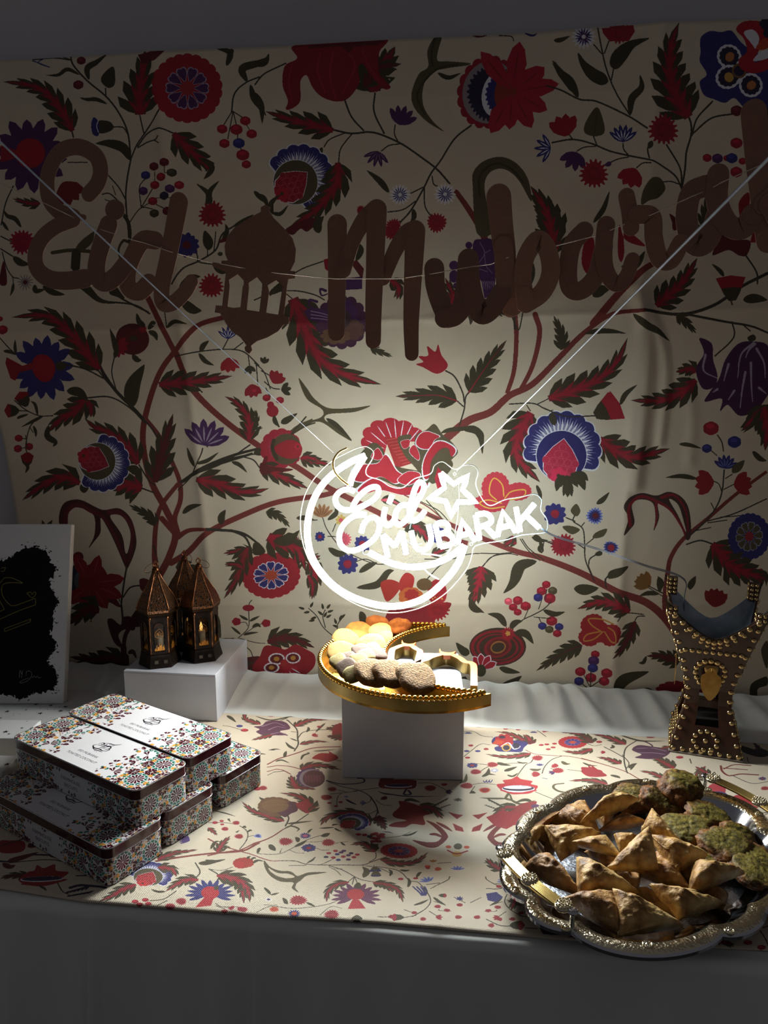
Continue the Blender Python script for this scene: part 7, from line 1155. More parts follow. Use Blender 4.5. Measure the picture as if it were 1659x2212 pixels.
def lantern(label, x, y, rz, lit, ring):
    t = thing('lantern', label, 'lantern', (x, y, Z2+.0004), rz, 'three dark lanterns on the low plinth')
    R = .0378
    mb = MB(); mb.lathe([(R*1.12, 0), (R*1.12, .004), (R*1.0, .022), (R*.99, .027), (R*.86, .028)], 6); mb.build('base', M_brd, t, bevel=.0006)
    mb = MB()
    for k, dx in ((4, -.008), (4, .010)):
        a = rz*0+k*math.pi/3+math.pi/6; ap = R*1.10*math.cos(math.pi/6); c = np.array([math.cos(a)*ap, math.sin(a)*ap]); tt = np.array([-math.sin(a), math.cos(a)]); e = c+tt*dx; M = (np.array([[tt[0], -math.cos(a), 0], [tt[1], -math.sin(a), 0], [0, 0, 1]]), np.array([e[0], e[1], .010])); mb.box((-.0035, -.0012, 0), (.0035, .003, .006), M=M)
    mb.build('switch', mat('lantern_switch', (.3, .25, .2), .4, noise=(50, (.2, .16, .12), .4, .6)) if 'lantern_switch' not in bpy.data.materials else bpy.data.materials['lantern_switch'], t)
    H0, H1 = .028, .105; r = R*.90; ap = r*math.cos(math.pi/6); side = r
    for k in range(6):
        a = k*math.pi/3+math.pi/6; w = side/2-.0002; hw = .0105
        outer_ = [(-w, H0), (w, H0), (w, H1), (-w, H1)]; arch = [(-hw, H0+.006), (hw, H0+.006)]+[(hw*math.cos(q), .083+.011*math.sin(q)) for q in np.linspace(0, math.pi, 9)]
        mb = MB(); mb.prism(outer_, -.002, .0012, holes=[arch]); lip = catmull([(p[0]*1.08, p[1]) for p in arch], 1, True); P = np.array([(p[0], -.0022, p[1]) for p in arch]); mb.tube(P, .0009, 5, True)
        o = mb.build('window_frame', M_brz if k % 2 else M_brd, t); o.location = (math.cos(a)*ap, math.sin(a)*ap, 0); o.rotation_euler = (0, 0, a+math.pi/2)
        V = [(-hw*1.03, .0, H0+.005), (hw*1.03, .0, H0+.005), (hw*1.03, .0, .095), (-hw*1.03, .0, .095), (-hw*1.03, .0008, H0+.005), (hw*1.03, .0008, H0+.005), (hw*1.03, .0008, .095), (-hw*1.03, .0008, .095)]; mb = MB(); mb.add(V, [(0, 1, 2, 3), (7, 6, 5, 4), (0, 4, 5, 1), (3, 2, 6, 7)]); mb.build('glass_pane', M_pane, o, uv=[(0, 0), (1, 0), (1, 1), (0, 1)]*2)
        c0 = (math.cos(k*math.pi/3)*r, math.sin(k*math.pi/3)*r); mb = MB(); mb.lathe([(.0026, H0), (.0022, .034), (.0026, .037), (.0022, .04), (.0022, .098), (.0027, .101), (.0027, H1)], 8, (c0[0], c0[1], 0)); mb.build('corner_post', M_brl if k in (4, 5) else M_brz, t, True)
    mb = MB(); mb.lathe([(r*1.0, H1-.002), (R*1.02, H1+.003), (R*1.10, H1+.007), (R*1.04, H1+.010)], 6); mb.build('cornice', M_brz, t, bevel=.0005)
    prof = [(R*1.07, H1+.009), (R*1.09, H1+.014), (R*1.0, H1+.024), (R*.80, H1+.040), (R*.58, H1+.053), (R*.36, H1+.068), (R*.22, H1+.080), (R*.16, H1+.087)]
    V = []; Fc = []; UVp = []; nf = 0
    for k in range(6):
        for i, (rr, z) in enumerate(prof):
            for e in (0, 1):
                a = (k+e)*math.pi/3; V.append((rr*math.cos(a), rr*math.sin(a), z)); UVp.append(((e-.5)*rr/.0042+k*17.3, z/.0046))
        for i in range(len(prof)-1): b_ = nf+i*2; Fc.append((b_, b_+1, b_+3, b_+2))
        nf += len(prof)*2
    mb = MB(); mb.add(V, Fc); mb.build('pierced_roof', M_pierce, t, uv=UVp)
    for k in range(6):
        a = k*math.pi/3; mb = MB(); mb.tube([(rr*math.cos(a)*1.005, rr*math.sin(a)*1.005, z) for rr, z in prof], .0009, 5); mb.build('roof_rib', M_brl, t, True)
    zt = H1+.087; mb = MB(); mb.lathe([(R*.17, zt-.001), (.0065, zt+.002), (.0075, zt+.005), (.004, zt+.008), (.0025, zt+.010)], 12); mb.build('finial', M_brl, t, True)
    a = np.linspace(0, 2*np.pi, 14, endpoint=False); mb = MB(); mb.tube([(.0045*math.cos(q), 0, zt+.0145+.0045*math.sin(q)) for q in a], .0013, 6, True); mb.sphere((0, 0, zt+.0205), .0017, 8, 5); mb.build('loop', M_brl, t, True)
    a = np.linspace(0, 2*np.pi, 24, endpoint=False); rr = .0105; tl = ring; mb = MB(); mb.tube([(tl[0]*(rr+rr*math.cos(q)), tl[1]*(rr+rr*math.cos(q))+rr*math.sin(q)*.6*tl[2], zt+.0115-.35*(rr+rr*math.cos(q))+rr*math.sin(q)*.7) for q in a], .0006, 5, True); mb.build('carry_ring', M_brl, t, True)
    mb = MB(); mb.lathe([(.008, H0+.0005), (.008, H0+.028), (.0055, H0+.030)], 12); c = mb.build('led_candle', mat('candle_wax', (.9, .84, .7), .5, noise=(30, (.86, .8, .64), .4, .6)) if 'candle_wax' not in bpy.data.materials else bpy.data.materials['candle_wax'], t, True)
    if lit: mb = MB(); mb.lathe([(.001, H0+.029), (.0035, H0+.034), (.003, H0+.040), (.0006, H0+.048)], 8); mb.build('led_flame', M_flame, c, True)
    return t
lantern('front left dark bronze lantern, nearest the plinth edge, with clear panes', -.4600, 1.5035, rd(18), False, (-1, -.2, .3))
lantern('right dark bronze lantern glowing amber inside, beside the front one', -.3810, 1.5350, rd(22), True, (1, -.3, .3))
lantern('rear dark bronze lantern, standing behind and between the other two', -.4270, 1.6010, rd(10), True, (.8, -.6, .5))

# ---------------------------------------------------------------- biscuit tins
MAR = (.25, .03, .09); TEA = (.02, .40, .33); GDT = (.84, .59, .26); TW_ = (.86, .85, .86); LN = (.80, .82, .84)
def star_rose(ink, cx_, cy_, r, rings=3, keep=1.0, seed=0, ph=0., clip=None):
    R = np.random.RandomState(seed); U = lambda a, q: (cx_+q*r*math.cos(a), cy_+q*r*math.sin(a)); N_ = 12; st_ = 2*math.pi/N_
    def put(poly, c):
        if clip and not clip(np.mean(poly, 0)): return
        ink.poly(np.array(poly), c, raw=True)
    for i in range(N_):
        a = ph+i*st_; g = .035
        if R.rand() < max(keep, .55): put([U(a+g*2, .06), U(a+st_*.12+.02, .44), U(a+st_*.5, .53), U(a+st_*.88-.02, .44), U(a+st_-g*2, .06)], MAR)
        if rings > 1 and R.rand() < keep*1.2-.2: put([U(a+st_*.56, .58), U(a+st_*.95, .49), U(a+st_*1.05, .49), U(a+st_*1.44, .58), U(a+st_*1.30, .72), U(a+st_, .62), U(a+st_*.70, .72)], TEA)
        if rings > 2:
            if i % 2 and R.rand() < keep: put([U(a+st_*.66, .80), U(a+st_, .68), U(a+st_*1.34, .80), U(a+st_*1.22, .98), U(a+st_*.78, .98)], GDT)
            elif R.rand() < keep: put([U(a+st_*.72, .79), U(a+st_*.97, .70), U(a+st_*.97, .86)], MAR); put([U(a+st_*1.03, .70), U(a+st_*1.28, .79), U(a+st_*1.03, .86)], MAR)
            if R.rand() < keep: put([U(a+st_*.80, 1.04), U(a+st_, .90), U(a+st_*1.2, 1.04), U(a+st_, 1.12)], MAR if i % 2 == 0 else TEA)
def small_rose(ink, cx_, cy_, r, ph=0., keep=1., seed=0):
    R = np.random.RandomState(seed)
    for i in range(8):
        a = ph+i*math.pi/4; U = lambda a, q: (cx_+q*r*math.cos(a), cy_+q*r*math.sin(a))
        if R.rand() < keep: ink.poly(np.array([U(a+.1, .35), U(a+.06, .92), U(a+.39, 1.0), U(a+.72, .92), U(a+.68, .35)]), MAR, raw=True)
        if R.rand() < keep: ink.poly(np.array([U(a+.35, .08), U(a+.2, .28), U(a+.39, .3), U(a+.6, .28)]), TEA if i % 2 else MAR, raw=True)
TL, TWd, TH_ = .300, .098, .056; PX = 3600
def text_on(ink, s, size, cx_, cy_, col, ang=0., shear=0.):
    for q in text_polys(s, size*PX, shear):
        c, s_ = math.cos(ang), math.sin(ang); q = q @ np.array([[c, s_], [-s_, c]])+[cx_*PX, cy_*PX]; ink.poly(q, col, raw=True)
def mosaic(ink, u0, u1, v0, v1, cell=.0040, keep=lambda u, v: 1., seed=0):
    R = np.random.RandomState(seed); nu, nv = int((u1-u0)/cell), int((v1-v0)/cell)+1
    for i in range(nu+1):
        for j in range(nv+1):
            cx_, cy_ = u0+(i+.5)*cell, v0+(j+.5*(i % 2))*cell
            if R.rand() > keep(cx_, cy_): continue
            c = (MAR, GDT, MAR, TEA, MAR, GDT)[R.randint(6)]; s_ = cell*.5*(.86 if R.rand() < .7 else .6); a = R.choice([0, .79, .4]); P = [(cx_+s_*1.15*math.cos(a+k*math.pi/2), cy_+s_*1.15*math.sin(a+k*math.pi/2)) for k in range(4)]; P = P[:3] if R.rand() < .4 else P; ink.poly(np.array(P)*PX, c, raw=True)
def wdisc(ink, x, y, r, c): t = np.linspace(0, 2*np.pi, 24, endpoint=False); ink.poly(np.stack([x+r*np.cos(t), y+r*np.sin(t)], 1), c, raw=True)
lid = Ink(int(TL*PX), int(TWd*PX), TW_, None)
for a, b in ((0, .088), (TL-.088, TL)): mosaic(lid, a, b, 0, TWd, keep=lambda u, v: np.clip(1.35-min(u, TL-u)/.075, 0, .92), seed=int(a*100)+5)
for e, (m0, sg) in enumerate(((0, 1), (TL, -1))):
    X = lambda u: (m0+sg*u)*PX
    for k, (u, v, kp) in enumerate(((.028, .024, 1), (.028, .074, 1), (.073, .020, .55), (.070, .080, .55), (.052, .049, .6), (.006, .049, .9), (.100, .030, .28), (.094, .072, .28))):
        if k < 4: (wdisc(lid, X(u), v*PX, .0175*PX, TW_) if kp > .5 else None, star_rose(lid, X(u), v*PX, .0245*PX, 3, kp, e*10+k))
    for k, (u, v, kp) in enumerate(((.026, .049, 1), (.048, .036, 1), (.048, .062, 1), (.004, .049, 1), (.050, .006, .9), (.050, .092, .9), (.074, .049, .7), (.092, .038, .55), (.090, .060, .55), (.096, .086, .4), (.098, .012, .4), (.004, .004, 1), (.004, .094, 1))): small_rose(lid, X(u), v*PX, .0092*PX, k*.3, kp, e*20+k)
INK = (.09, .06, .13)
def cal(q, w, o=(0, 0)):
    C = catmull(q, 6); C = C/1000.
    for i in range(len(C)-1):
        d = C[i+1]-C[i]; nn = np.array([-d[1], d[0]])/max(np.linalg.norm(d), 1e-9)*w*1.25/2000*(.45+.9*math.sin(math.pi*(i+.5)/(len(C)-1))); o_ = np.array(o); lid.poly((np.array([C[i]+nn, C[i+1]+nn, C[i+1]-nn, C[i]-nn])+o_)*PX, INK, raw=True)
co = (.150, .060)      # calligraphy, strokes in millimetres
for q, w in (([(-14, 0), (-16, -6), (-8, -10), (2, -8), (10, -9), (17, -6)], 1.5), ([(-12, -10), (-4, -13), (6, -12), (14, -12)], 1.2), ([(-14, 2), (-10, 8), (-5, 6), (-6, 1), (-12, -1)], 1.4), ([(-8, 8), (0, 12), (10, 13), (16, 18), (18, 21)], 1.2), ([(-2, -6), (0, 2), (-1, 9)], 1.5), ([(2, -6), (5, 2), (12, 12)], 1.4), ([(6, -4), (12, -2), (14, 3), (10, 6), (7, 3)], 1.4), ([(15, -8), (17, -2), (13, 2)], 1.3), ([(-3, 4), (4, 5), (9, 8)], 1.1), ([(-9, 3), (-7, 4)], 1.3), ([(3, 9), (4, 10)], 1.4), ([(0, -15), (1, -16)], 1.5), ([(5, -16), (6, -16)], 1.5)): cal(q, w, co)
text_on(lid, 'EID MUBARAK', .0072, .150, .031, INK, 0, .12); text_on(lid, 'TOASTED COCONUT', .0070, .150, .019, INK, 0, .25)
lim = lid.image('tin_lid_print')
per_ = 2*(TL+TWd); body = Ink(int(per_*PX), int(.044*PX), LN, None)
def fill(u0, u1, keep=1., sd=0, step=.0360):
    mosaic(body, u0, u1, -.001, .045, keep=lambda u, v: keep, seed=sd)
    n = max(1, int(round((u1-u0)/step)))
    for i in range(n):
        u = u0+(u1-u0)*(i+.5)/n; wdisc(body, u*PX, (.026 if i % 2 == 0 else .017)*PX, .0166*PX, LN); star_rose(body, u*PX, (.026 if i % 2 == 0 else .017)*PX, .0225*PX, 3, keep, sd+i, i*.2)
        small_rose(body, (u+(u1-u0)/n/2)*PX, .007*PX, .0088*PX, 0, keep, sd+i+50); small_rose(body, (u+(u1-u0)/n/2)*PX, .037*PX, .0088*PX, .3, keep, sd+i+90); small_rose(body, u*PX, (.002 if i % 2 == 0 else .043)*PX, .008*PX, .2, keep, sd+i+70)
# side 0: long (0..TL), side 1: end, side 2: long, side 3: end
for L0 in (0, TL+TWd):
    fill(L0, L0+.10, .8, 1); fill(L0+.20, L0+.30, .8, 4)
    for k in range(14): small_rose(body, (L0+.10+.1*_rng.rand())*PX, (.004 if k % 2 else .040)*PX, .006*PX, k, .4, k)
    text_on(body, 'FARMHOUSE', .0085, L0+.150, .024, INK); text_on(body, 'BISCUITS', .0085, L0+.150, .013, INK)
fill(TL, TL+TWd, 1, 7, .049); fill(2*TL+TWd, per_, 1, 9, .049)
bim = body.image('tin_body_print')
M_lid = print_mat('printed_tin_lid', lim, .30, spec=.5, coat=.3); M_body = print_mat('printed_tin_body', bim, .32, spec=.5, coat=.3); M_mar = mat('maroon_lacquer', (.25, .05, .09), .22, .2, coat=.5, noise=(10, (.22, .045, .08), .4, .6)); M_tin = mat('bare_tin_edge', (.80, .80, .82), .25, .9, noise=(30, (.74, .74, .77), .4, .6))
def rrect(l, w, r, n=7):
    P = []
    for cx_, cy_, a0 in ((l/2-r, -w/2+r, -90), (l/2-r, w/2-r, 0), (-l/2+r, w/2-r, 90), (-l/2+r, -w/2+r, 180)):
        for k in range(n+1): a = math.radians(a0+90*k/n); P.append((cx_+r*math.cos(a), cy_+r*math.sin(a)))
    return np.array(P)
def tin(label, F, z, prev=None):
    # F = front corner of the lid in plan; long axis u, short axis w
    u = np.array([-math.cos(rd(33.5)), math.sin(rd(33.5))]); w = np.array([math.sin(rd(33.5)), math.cos(rd(33.5))])
    F = np.array(F)+w*(-.004)-u*.004; c = F+u*TL/2+w*TWd/2
    t = thing('biscuit_tin', label, 'tin', (c[0], c[1], z), math.radians(180-33.5)+math.pi, 'mosaic-patterned biscuit tins')
    if prev:
        for ch in prev.children: copy_tree(ch, t)
        return t
    r = .0125; B = rrect(TL-.002, TWd-.002, r); n = len(B); d = np.r_[0, np.cumsum(np.linalg.norm(np.diff(np.vstack([B, B[:1]]), axis=0), axis=1))]
    # start the wrap at the middle of the -x,-y corner so that the long side facing -y is side 0
    Bc = np.vstack([B, B[:1]]); st0 = d[n-4]; Vv = []; uvv = []
    order = [(n-4+k) % n for k in range(n)]+[(n-4) % n]; acc = 0; last = None
    for q in order:
        p = B[q]; acc += 0 if last is None else np.linalg.norm(p-last); last = p; 
        for zz in (.0, .0415): Vv.append((p[0], p[1], zz)); uvv.append((acc, zz/.0415))
    tot = acc; uvv = [(a/tot, b_) for a, b_ in uvv]; mb = MB(); mb.add(Vv, [(2*i, 2*i+2, 2*i+3, 2*i+1) for i in range(n)]); bo = mb.build('body', M_body, t, True, uvv)
    mb = MB(); mb.prism([tuple(p) for p in B], .0, .0006, axis='z'); mb.build('bottom', M_tin, t)
    Lr = rrect(TL, TWd, r+.001); mb = MB(); V = np.vstack([np.c_[Lr, np.full(len(Lr), .0395)], np.c_[Lr, np.full(len(Lr), .0545)]]); m_ = len(Lr); mb.add(V, [(i, (i+1) % m_, (i+1) % m_+m_, i+m_) for i in range(m_)]); li = mb.build('lid', M_mar, t, True)
    for zz, rr in ((.0547, .0009), (.0397, .0006)):
        mb = MB(); mb.tube(np.c_[Lr*.999, np.full(m_, zz)], rr, 6, True); mb.build('lid_rim', M_tin, li, True)
    V = np.c_[Lr*.998, np.full(m_, .0553)]; mb = MB(); mb.add(V, [tuple(range(m_))]); tag(mb.build('lid_print', M_lid, li, uv=[((p[0]+TL/2)/TL, (p[1]+TWd/2)/TWd) for p in V]), 'white lid face with mosaic corners and lettering')
    return t
h1 = ZR+.0003; h2 = h1+.0562
t3 = tin('bottom left tin in shadow, its front corner reaching closest to the table edge', (-.3700, .9325), h1)
t4 = tin('bottom middle tin, mostly covered, only its patterned end showing', (-.3160, 1.0225), h1, t3)
t5 = tin('bottom right tin of the stack, nearest the middle plinth', (-.2570, 1.1240), h1, t3)
t1 = tin('upper left tin with full lettered lid, lying across the lower tins', (-.3445, .9820), h2, t3)
t2 = tin('upper right tin with full lettered lid, in front of the lantern plinth', (-.2945, 1.0735), h2, t3)

# ---------------------------------------------------------------- canvas and star-wrapped parcels
cv = Ink(600, 760, (.80, .80, .81), None); rr_ = np.random.RandomState(3)
def cpoly(P, c): cv.poly(np.array(P, float), c, raw=True)
edge = [(0, 655), (40, 660), (60, 690), (95, 640), (130, 655), (180, 615), (240, 605), (300, 600), (340, 610), (380, 640), (420, 660), (450, 668), (475, 655), (500, 640), (525, 600), (545, 560), (520, 520), (535, 470), (560, 430), (552, 400), (540, 380), (545, 330), (530, 300), (555, 260), (565, 240), (545, 215), (530, 190), (535, 165), (560, 140), (575, 110), (572, 80), (560, 60), (520, 45), (470, 40), (430, 20), (400, 28), (330, 40), (200, 35), (120, 34), (60, 40), (0, 35)]
E2 = []
for i in range(len(edge)-1):
    a = np.array(edge[i], float); b = np.array(edge[i+1], float)
    for t in np.linspace(0, 1, 9)[:-1]: E2.append(a+(b-a)*t+rr_.randn(2)*4.5)
cpoly(E2, (.015, .015, .04))
for k in range(170):
    e = E2[rr_.randint(len(E2)-10)]; p = e+rr_.randn(2)*11; s_ = rr_.rand()*4+1; a = rr_.rand()*3; cpoly([p, p+[s_*3*math.cos(a), s_*3*math.sin(a)], p+[s_, s_*1.4]], (.015, .015, .04))
def cst(q, w, c):
    C = catmull(q, 6)
    for i in range(len(C)-1):
        d = C[i+1]-C[i]; nn = np.array([-d[1], d[0]])/max(np.linalg.norm(d), 1e-6)*w/2; cpoly([C[i]+nn, C[i+1]+nn, C[i+1]-nn, C[i]-nn], c)
GL = (.46, .42, .20); cX = lambda x: 300+x; cY = lambda y: 760-(y-160)*.405
for q in ([(240, 775), (180, 745), (110, 720), (40, 725), (5, 770), (-20, 800)], [(240, 778), (130, 770), (40, 785), (18, 830), (30, 900), (80, 970), (130, 1010), (170, 1010)], [(170, 1012), (385, 935)], [(385, 940), (390, 1000)], [(390, 1002), (200, 1070), (0, 1160), (-100, 1200)], [(0, 950), (60, 1050)], [(60, 1050), (-80, 1110)], [(70, 1250), (345, 1150)], [(70, 1250), (75, 1280)], [(75, 1280), (340, 1180)], [(345, 1150), (340, 1182)], [(0, 620), (50, 612)], [(50, 612), (35, 650), (0, 655)], [(-100, 700), (-60, 900), (0, 950)], [(290, 880), (330, 870), (347, 895), (370, 870), (388, 885), (350, 930), (290, 882)]): cst([(x*.392+314, 760-(y-160)*.41) for x, y in q], 3.2, GL)
for q in ([(255, 1750), (258, 1680), (278, 1715), (285, 1675), (280, 1755)], [(292, 1752), (295, 1755)], [(325, 1740), (330, 1690), (370, 1690), (385, 1730), (350, 1780), (290, 1805), (262, 1800), (300, 1775), (360, 1755)], [(385, 1745), (400, 1750), (410, 1738), (430, 1752), (440, 1735), (455, 1752), (485, 1750)]): cst([(x*.392+314, 760-(y-160)*.41) for x, y in q], 1.6, (.55, .56, .6))
cim = cv.image('canvas_painting'); M_can = print_mat('painted_canvas', cim, .85, spec=.2); M_canw = mat('white_canvas_edge', (.80, .78, .76), .9, noise=(200, (.76, .74, .72), .4, .6))
ctop = PB  # canvas leans on the hanging cloth
cb = np.array([-.6585, 1.487, .7675]); ct = np.array([-.652, 1.590, 1.124]); upv = ct-cb; Hc = np.linalg.norm(upv); lean = math.atan2(upv[1], upv[2])
can = thing('canvas_painting', 'white canvas with black painted field and faint gold calligraphy, leaning at the left edge', 'painting', tuple(cb), 0, rot=(-lean, 0, 0.0))
Wc = .30
mb = MB(); mb.box((-Wc, 0.0002, 0), (0, .018, Hc)); mb.build('stretcher', M_canw, can, bevel=.0015)
mb = MB(); mb.add([(-Wc, 0, 0), (0-.001, 0, 0.001), (0-.001, 0, Hc-.001), (-Wc, 0, Hc-.001)], [(0, 1, 2, 3)]); tag(mb.build('painted_face', M_can, can, uv=[(0, 0), (1, 0), (1, 1), (0, 1)]), 'black and gold painted face')
# star paper
sp = Ink(700, 400, (.80, .80, .80), None)
for k in range(95):
    x, y = rr_.rand()*700, rr_.rand()*400; r = rr_.choice([3, 4, 7, 12], p=[.3, .3, .2, .2]); a0 = rr_.rand()*6; P = [(x+r*(1 if j % 2 == 0 else .4)*math.cos(a0+j*math.pi/5), y+r*(1 if j % 2 == 0 else .4)*math.sin(a0+j*math.pi/5)) for j in range(10)]; sp.poly(np.array(P), (.03, .03, .05), raw=True)
sim = sp.image('star_paper_print'); M_star = print_mat('star_print_paper', sim, .35, spec=.5)
def parcel(label, x0, y0, x1, y1, z0, z1, rz=0., cen=None, flap=True):
    w, d, h = x1-x0, y1-y0, z1-z0; t = thing('wrapped_parcel', label, 'parcel', (x1, y0, z0), rz)
    V = [(-w, 0, 0), (0, 0, 0), (0, d, 0), (-w, d, 0), (-w, 0, h), (0, 0, h), (0, d, h), (-w, d, h)]; F_ = [(4, 5, 6, 7), (0, 1, 5, 4), (1, 2, 6, 5), (2, 3, 7, 6), (3, 0, 4, 7)]; me = bpy.data.meshes.new('wrapping'); me.from_pydata(V, [], F_); me.materials.append(M_star); ul = me.uv_layers.new(); k = 0
    for f in me.polygons:
        for li in f.loop_indices:
            v = V[me.loops[li].vertex_index]; ul.data[li].uv = ((v[0]+w)/.35, (v[1]+v[2])/.2)
    o = bpy.data.objects.new('wrapping', me); link(o, t); md = o.modifiers.new('bevel', 'BEVEL'); md.width = .002; md.segments = 2
    if flap:
        mb = MB(); mb.prism([(0, h*.02), (d*.5, h*.55), (d, h*.02)], 0, .0008); f = mb.build('folded_flap', M_star, t, uv=[(.1, .1)]*6); f.rotation_euler = (0, 0, math.pi/2); f.location = (.0018, 0, 0)
    return t
parcel('wide flat star-printed parcel under the painting', -.98, 1.372, -.545, 1.560, ZR+.0002, .7665, rd(-2))
parcel('star-printed parcel with a shiny corner, just below the painting, left of the tins', -.86, 1.268, -.640, 1.343, ZR+.0002, .800, rd(-1))
parcel('smallest star-printed parcel at the very left, behind the shadowed tin', -.80, 1.150, -.6165, 1.205, ZR+.0002, .801, rd(-2))
# ---------------------------------------------------------------- incense burner
M_wood = bpy.data.materials.new('dark_stained_wood'); M_wood.use_nodes = True
def _wood(m, c1, c2):
    nt = m.node_tree; N = nt.nodes; L = nt.links; b = N['Principled BSDF']; tc = N.new('ShaderNodeTexCoord'); mp = N.new('ShaderNodeMapping'); mp.inputs['Scale'].default_value = (90, 90, 9); n = N.new('ShaderNodeTexNoise'); n.inputs['Scale'].default_value = 1; n.inputs['Detail'].default_value = 6
    L.new(tc.outputs['Object'], mp.inputs[0]); L.new(mp.outputs[0], n.inputs['Vector']); x = N.new('ShaderNodeMix'); x.data_type = 'RGBA'; x.inputs['A'].default_value = (*srgb(c1), 1); x.inputs['B'].default_value = (*srgb(c2), 1); L.new(n.outputs['Fac'], x.inputs['Factor']); L.new(x.outputs['Result'], b.inputs['Base Color']); b.inputs['Roughness'].default_value = .34
    bp = N.new('ShaderNodeBump'); bp.inputs['Strength'].default_value = .25; bp.inputs['Distance'].default_value = .0008; L.new(n.outputs['Fac'], bp.inputs['Height']); L.new(bp.outputs[0], b.inputs['Normal'])
_wood(M_wood, (.09, .045, .03), (.30, .165, .10))
M_brass = mat('brass_studs', (.80, .71, .53), .22, 1., noise=(200, (.74, .62, .4), .4, .6), bump=(500, .3, .0004)); M_sheet = mat('tin_lining', (.62, .66, .70), .28, .95, noise=(25, (.5, .54, .58), .35, .65), bump=(40, .2, .001)); M_bplate = mat('brass_plate', (.78, .64, .38), .3, .9, noise=(60, (.70, .56, .32), .4, .6)); M_black = mat('black_inside', (.05, .04, .04), .8, noise=(40, (.1, .08, .07), .4, .6))
bu = thing('incense_burner', 'tall wooden incense burner with brass studs, tin-lined bowl and oval pendant, at the right', 'incense burner', (.6010, 1.3480, ZR+.0002), rd(-20), None)
PR = [(0, .0605), (.020, .0575), (.045, .050), (.070, .0430), (.090, .0385), (.115, .0385), (.140, .0430), (.170, .0515), (.200, .0600), (.230, .0690), (.260, .0775), (.300, .0880)]
def hw(z): return float(np.interp(z, [p[0] for p in PR], [p[1] for p in PR]))
def topz(u): return .222+.060*abs(u)**1.7+.012*max(abs(u)-.86, 0)/.14
def facepos(k, u, z, off=0.):   # k = side 0 front,1 right,2 back,3 left
    w = hw(z)+off; x, y = u*hw(z), -w; 
    for _ in range(k): x, y = -y, x
    return (x, y, z)
US = [-1, -.9, -.8, -.7, -.6, -.5, -.42, -.30, -.15, 0, .15, .30, .42, .5, .6, .7, .8, .9, 1]
ZS0 = [0, .012, .025, .04, .052, .062, .075, .09, .105, .118, .13, .15, .17]
for k in range(4):
    G = np.zeros((len(ZS0)+6, len(US), 3)); mb = MB(); nU = len(US)
    for j, u in enumerate(US):
        zz = ZS0+[.17+(topz(u)-.17)*t for t in np.linspace(0, 1, 7)[1:]]
        for i, z in enumerate(zz): G[i, j] = facepos(k, u, z)
    Fc = []
    for i in range(G.shape[0]-1):
        for j in range(nU-1):
            if i+1 < len(ZS0) and .052 <= ZS0[i] < .118 and abs((US[j]+US[j+1])/2) < .42: continue
            Fc.append((i*nU+j, i*nU+j+1, (i+1)*nU+j+1, (i+1)*nU+j))
    mb.add(G.reshape(-1, 3), Fc); o = mb.build('wood_side', M_wood, bu); md = o.modifiers.new('thick', 'SOLIDIFY'); md.thickness = .004; md.offset = -1
# tin lining, bar in the window, floors
for k in range(4):
    US2 = np.linspace(-1, 1, 13); mb = MB(); G = np.zeros((7, 13, 3))
    for j, u in enumerate(US2):
        for i, t in enumerate(np.linspace(0, 1, 7)):
            z = .165+(topz(u)+.001-.165)*t; w = hw(z)-.0046; x, y = u*w, -w
            for _ in range(k): x, y = -y, x
            G[i, j] = (x, y, z)
    mb.grid(G, flip=True); o = mb.build('tin_lining', M_sheet, bu); md = o.modifiers.new('t', 'SOLIDIFY'); md.thickness = .0006; md.offset = 1
mb = MB(); mb.box((-.044, -.044, .163), (.044, .044, .1655)); mb.build('bowl_floor', M_sheet, bu)
mb = MB(); mb.box((-.032, -.006, .070), (.032, .012, .086)); mb.build('inner_crossbar', M_wood, bu, bevel=.001)
mb = MB(); mb.box((-.039, -.039, .047), (.039, .039, .0505)); mb.build('inner_floor', M_black, bu)  # inner floor in a mottled near-black colour
mb = MB(); mb.box((-.0625, -.0625, 0), (.0625, .0625, .003)); mb.build('foot_board', mat('pale_base_board', (.62, .58, .54), .7, noise=(30, (.5, .46, .42), .4, .6)), bu, bevel=.0006)
# carved crest plates at the four corners
for k in range(4):
    x, y = (-1, -1) if k == 0 else (1, -1) if k == 1 else (1, 1) if k == 2 else (-1, 1); w = hw(.285); mb = MB(); mb.box((-.0085, -.0085, 0), (.0085, .0085, .034 if k in (2, 3) else .016)); o = mb.build('corner_post', M_wood, bu, bevel=.0015); o.location = (x*(hw(.268)-.0085), y*(hw(.268)-.0085), .262)
stud = MB(); stud.lathe([(.0043, 0), (.0042, .0008), (.0035, .0022), (.0019, .0031), (.0004, .0034)], 12); smesh = None
def add_stud(k, u, z, sc=1., off=.0):
    global smesh; sc = sc*1.14
    if smesh is None: o = stud.build('brass_stud', M_brass, bu, True); smesh = o.data
    else: o = bpy.data.objects.new('brass_stud', smesh); link(o, bu)
    p = Vector(facepos(k, u, z, off)); q = Vector(facepos(k, u, z+.004, off)); tz = (q-p).normalized(); nx_ = Vector((0, -1, 0))
    for _ in range(k): nx_ = Vector((-nx_.y, nx_.x, 0))
    nrm = (nx_-tz*nx_.dot(tz)).normalized(); o.location = p; o.rotation_mode = 'QUATERNION'; o.rotation_quaternion = Vector((0, 0, 1)).rotation_difference(nrm); o.scale = (sc, sc, sc)
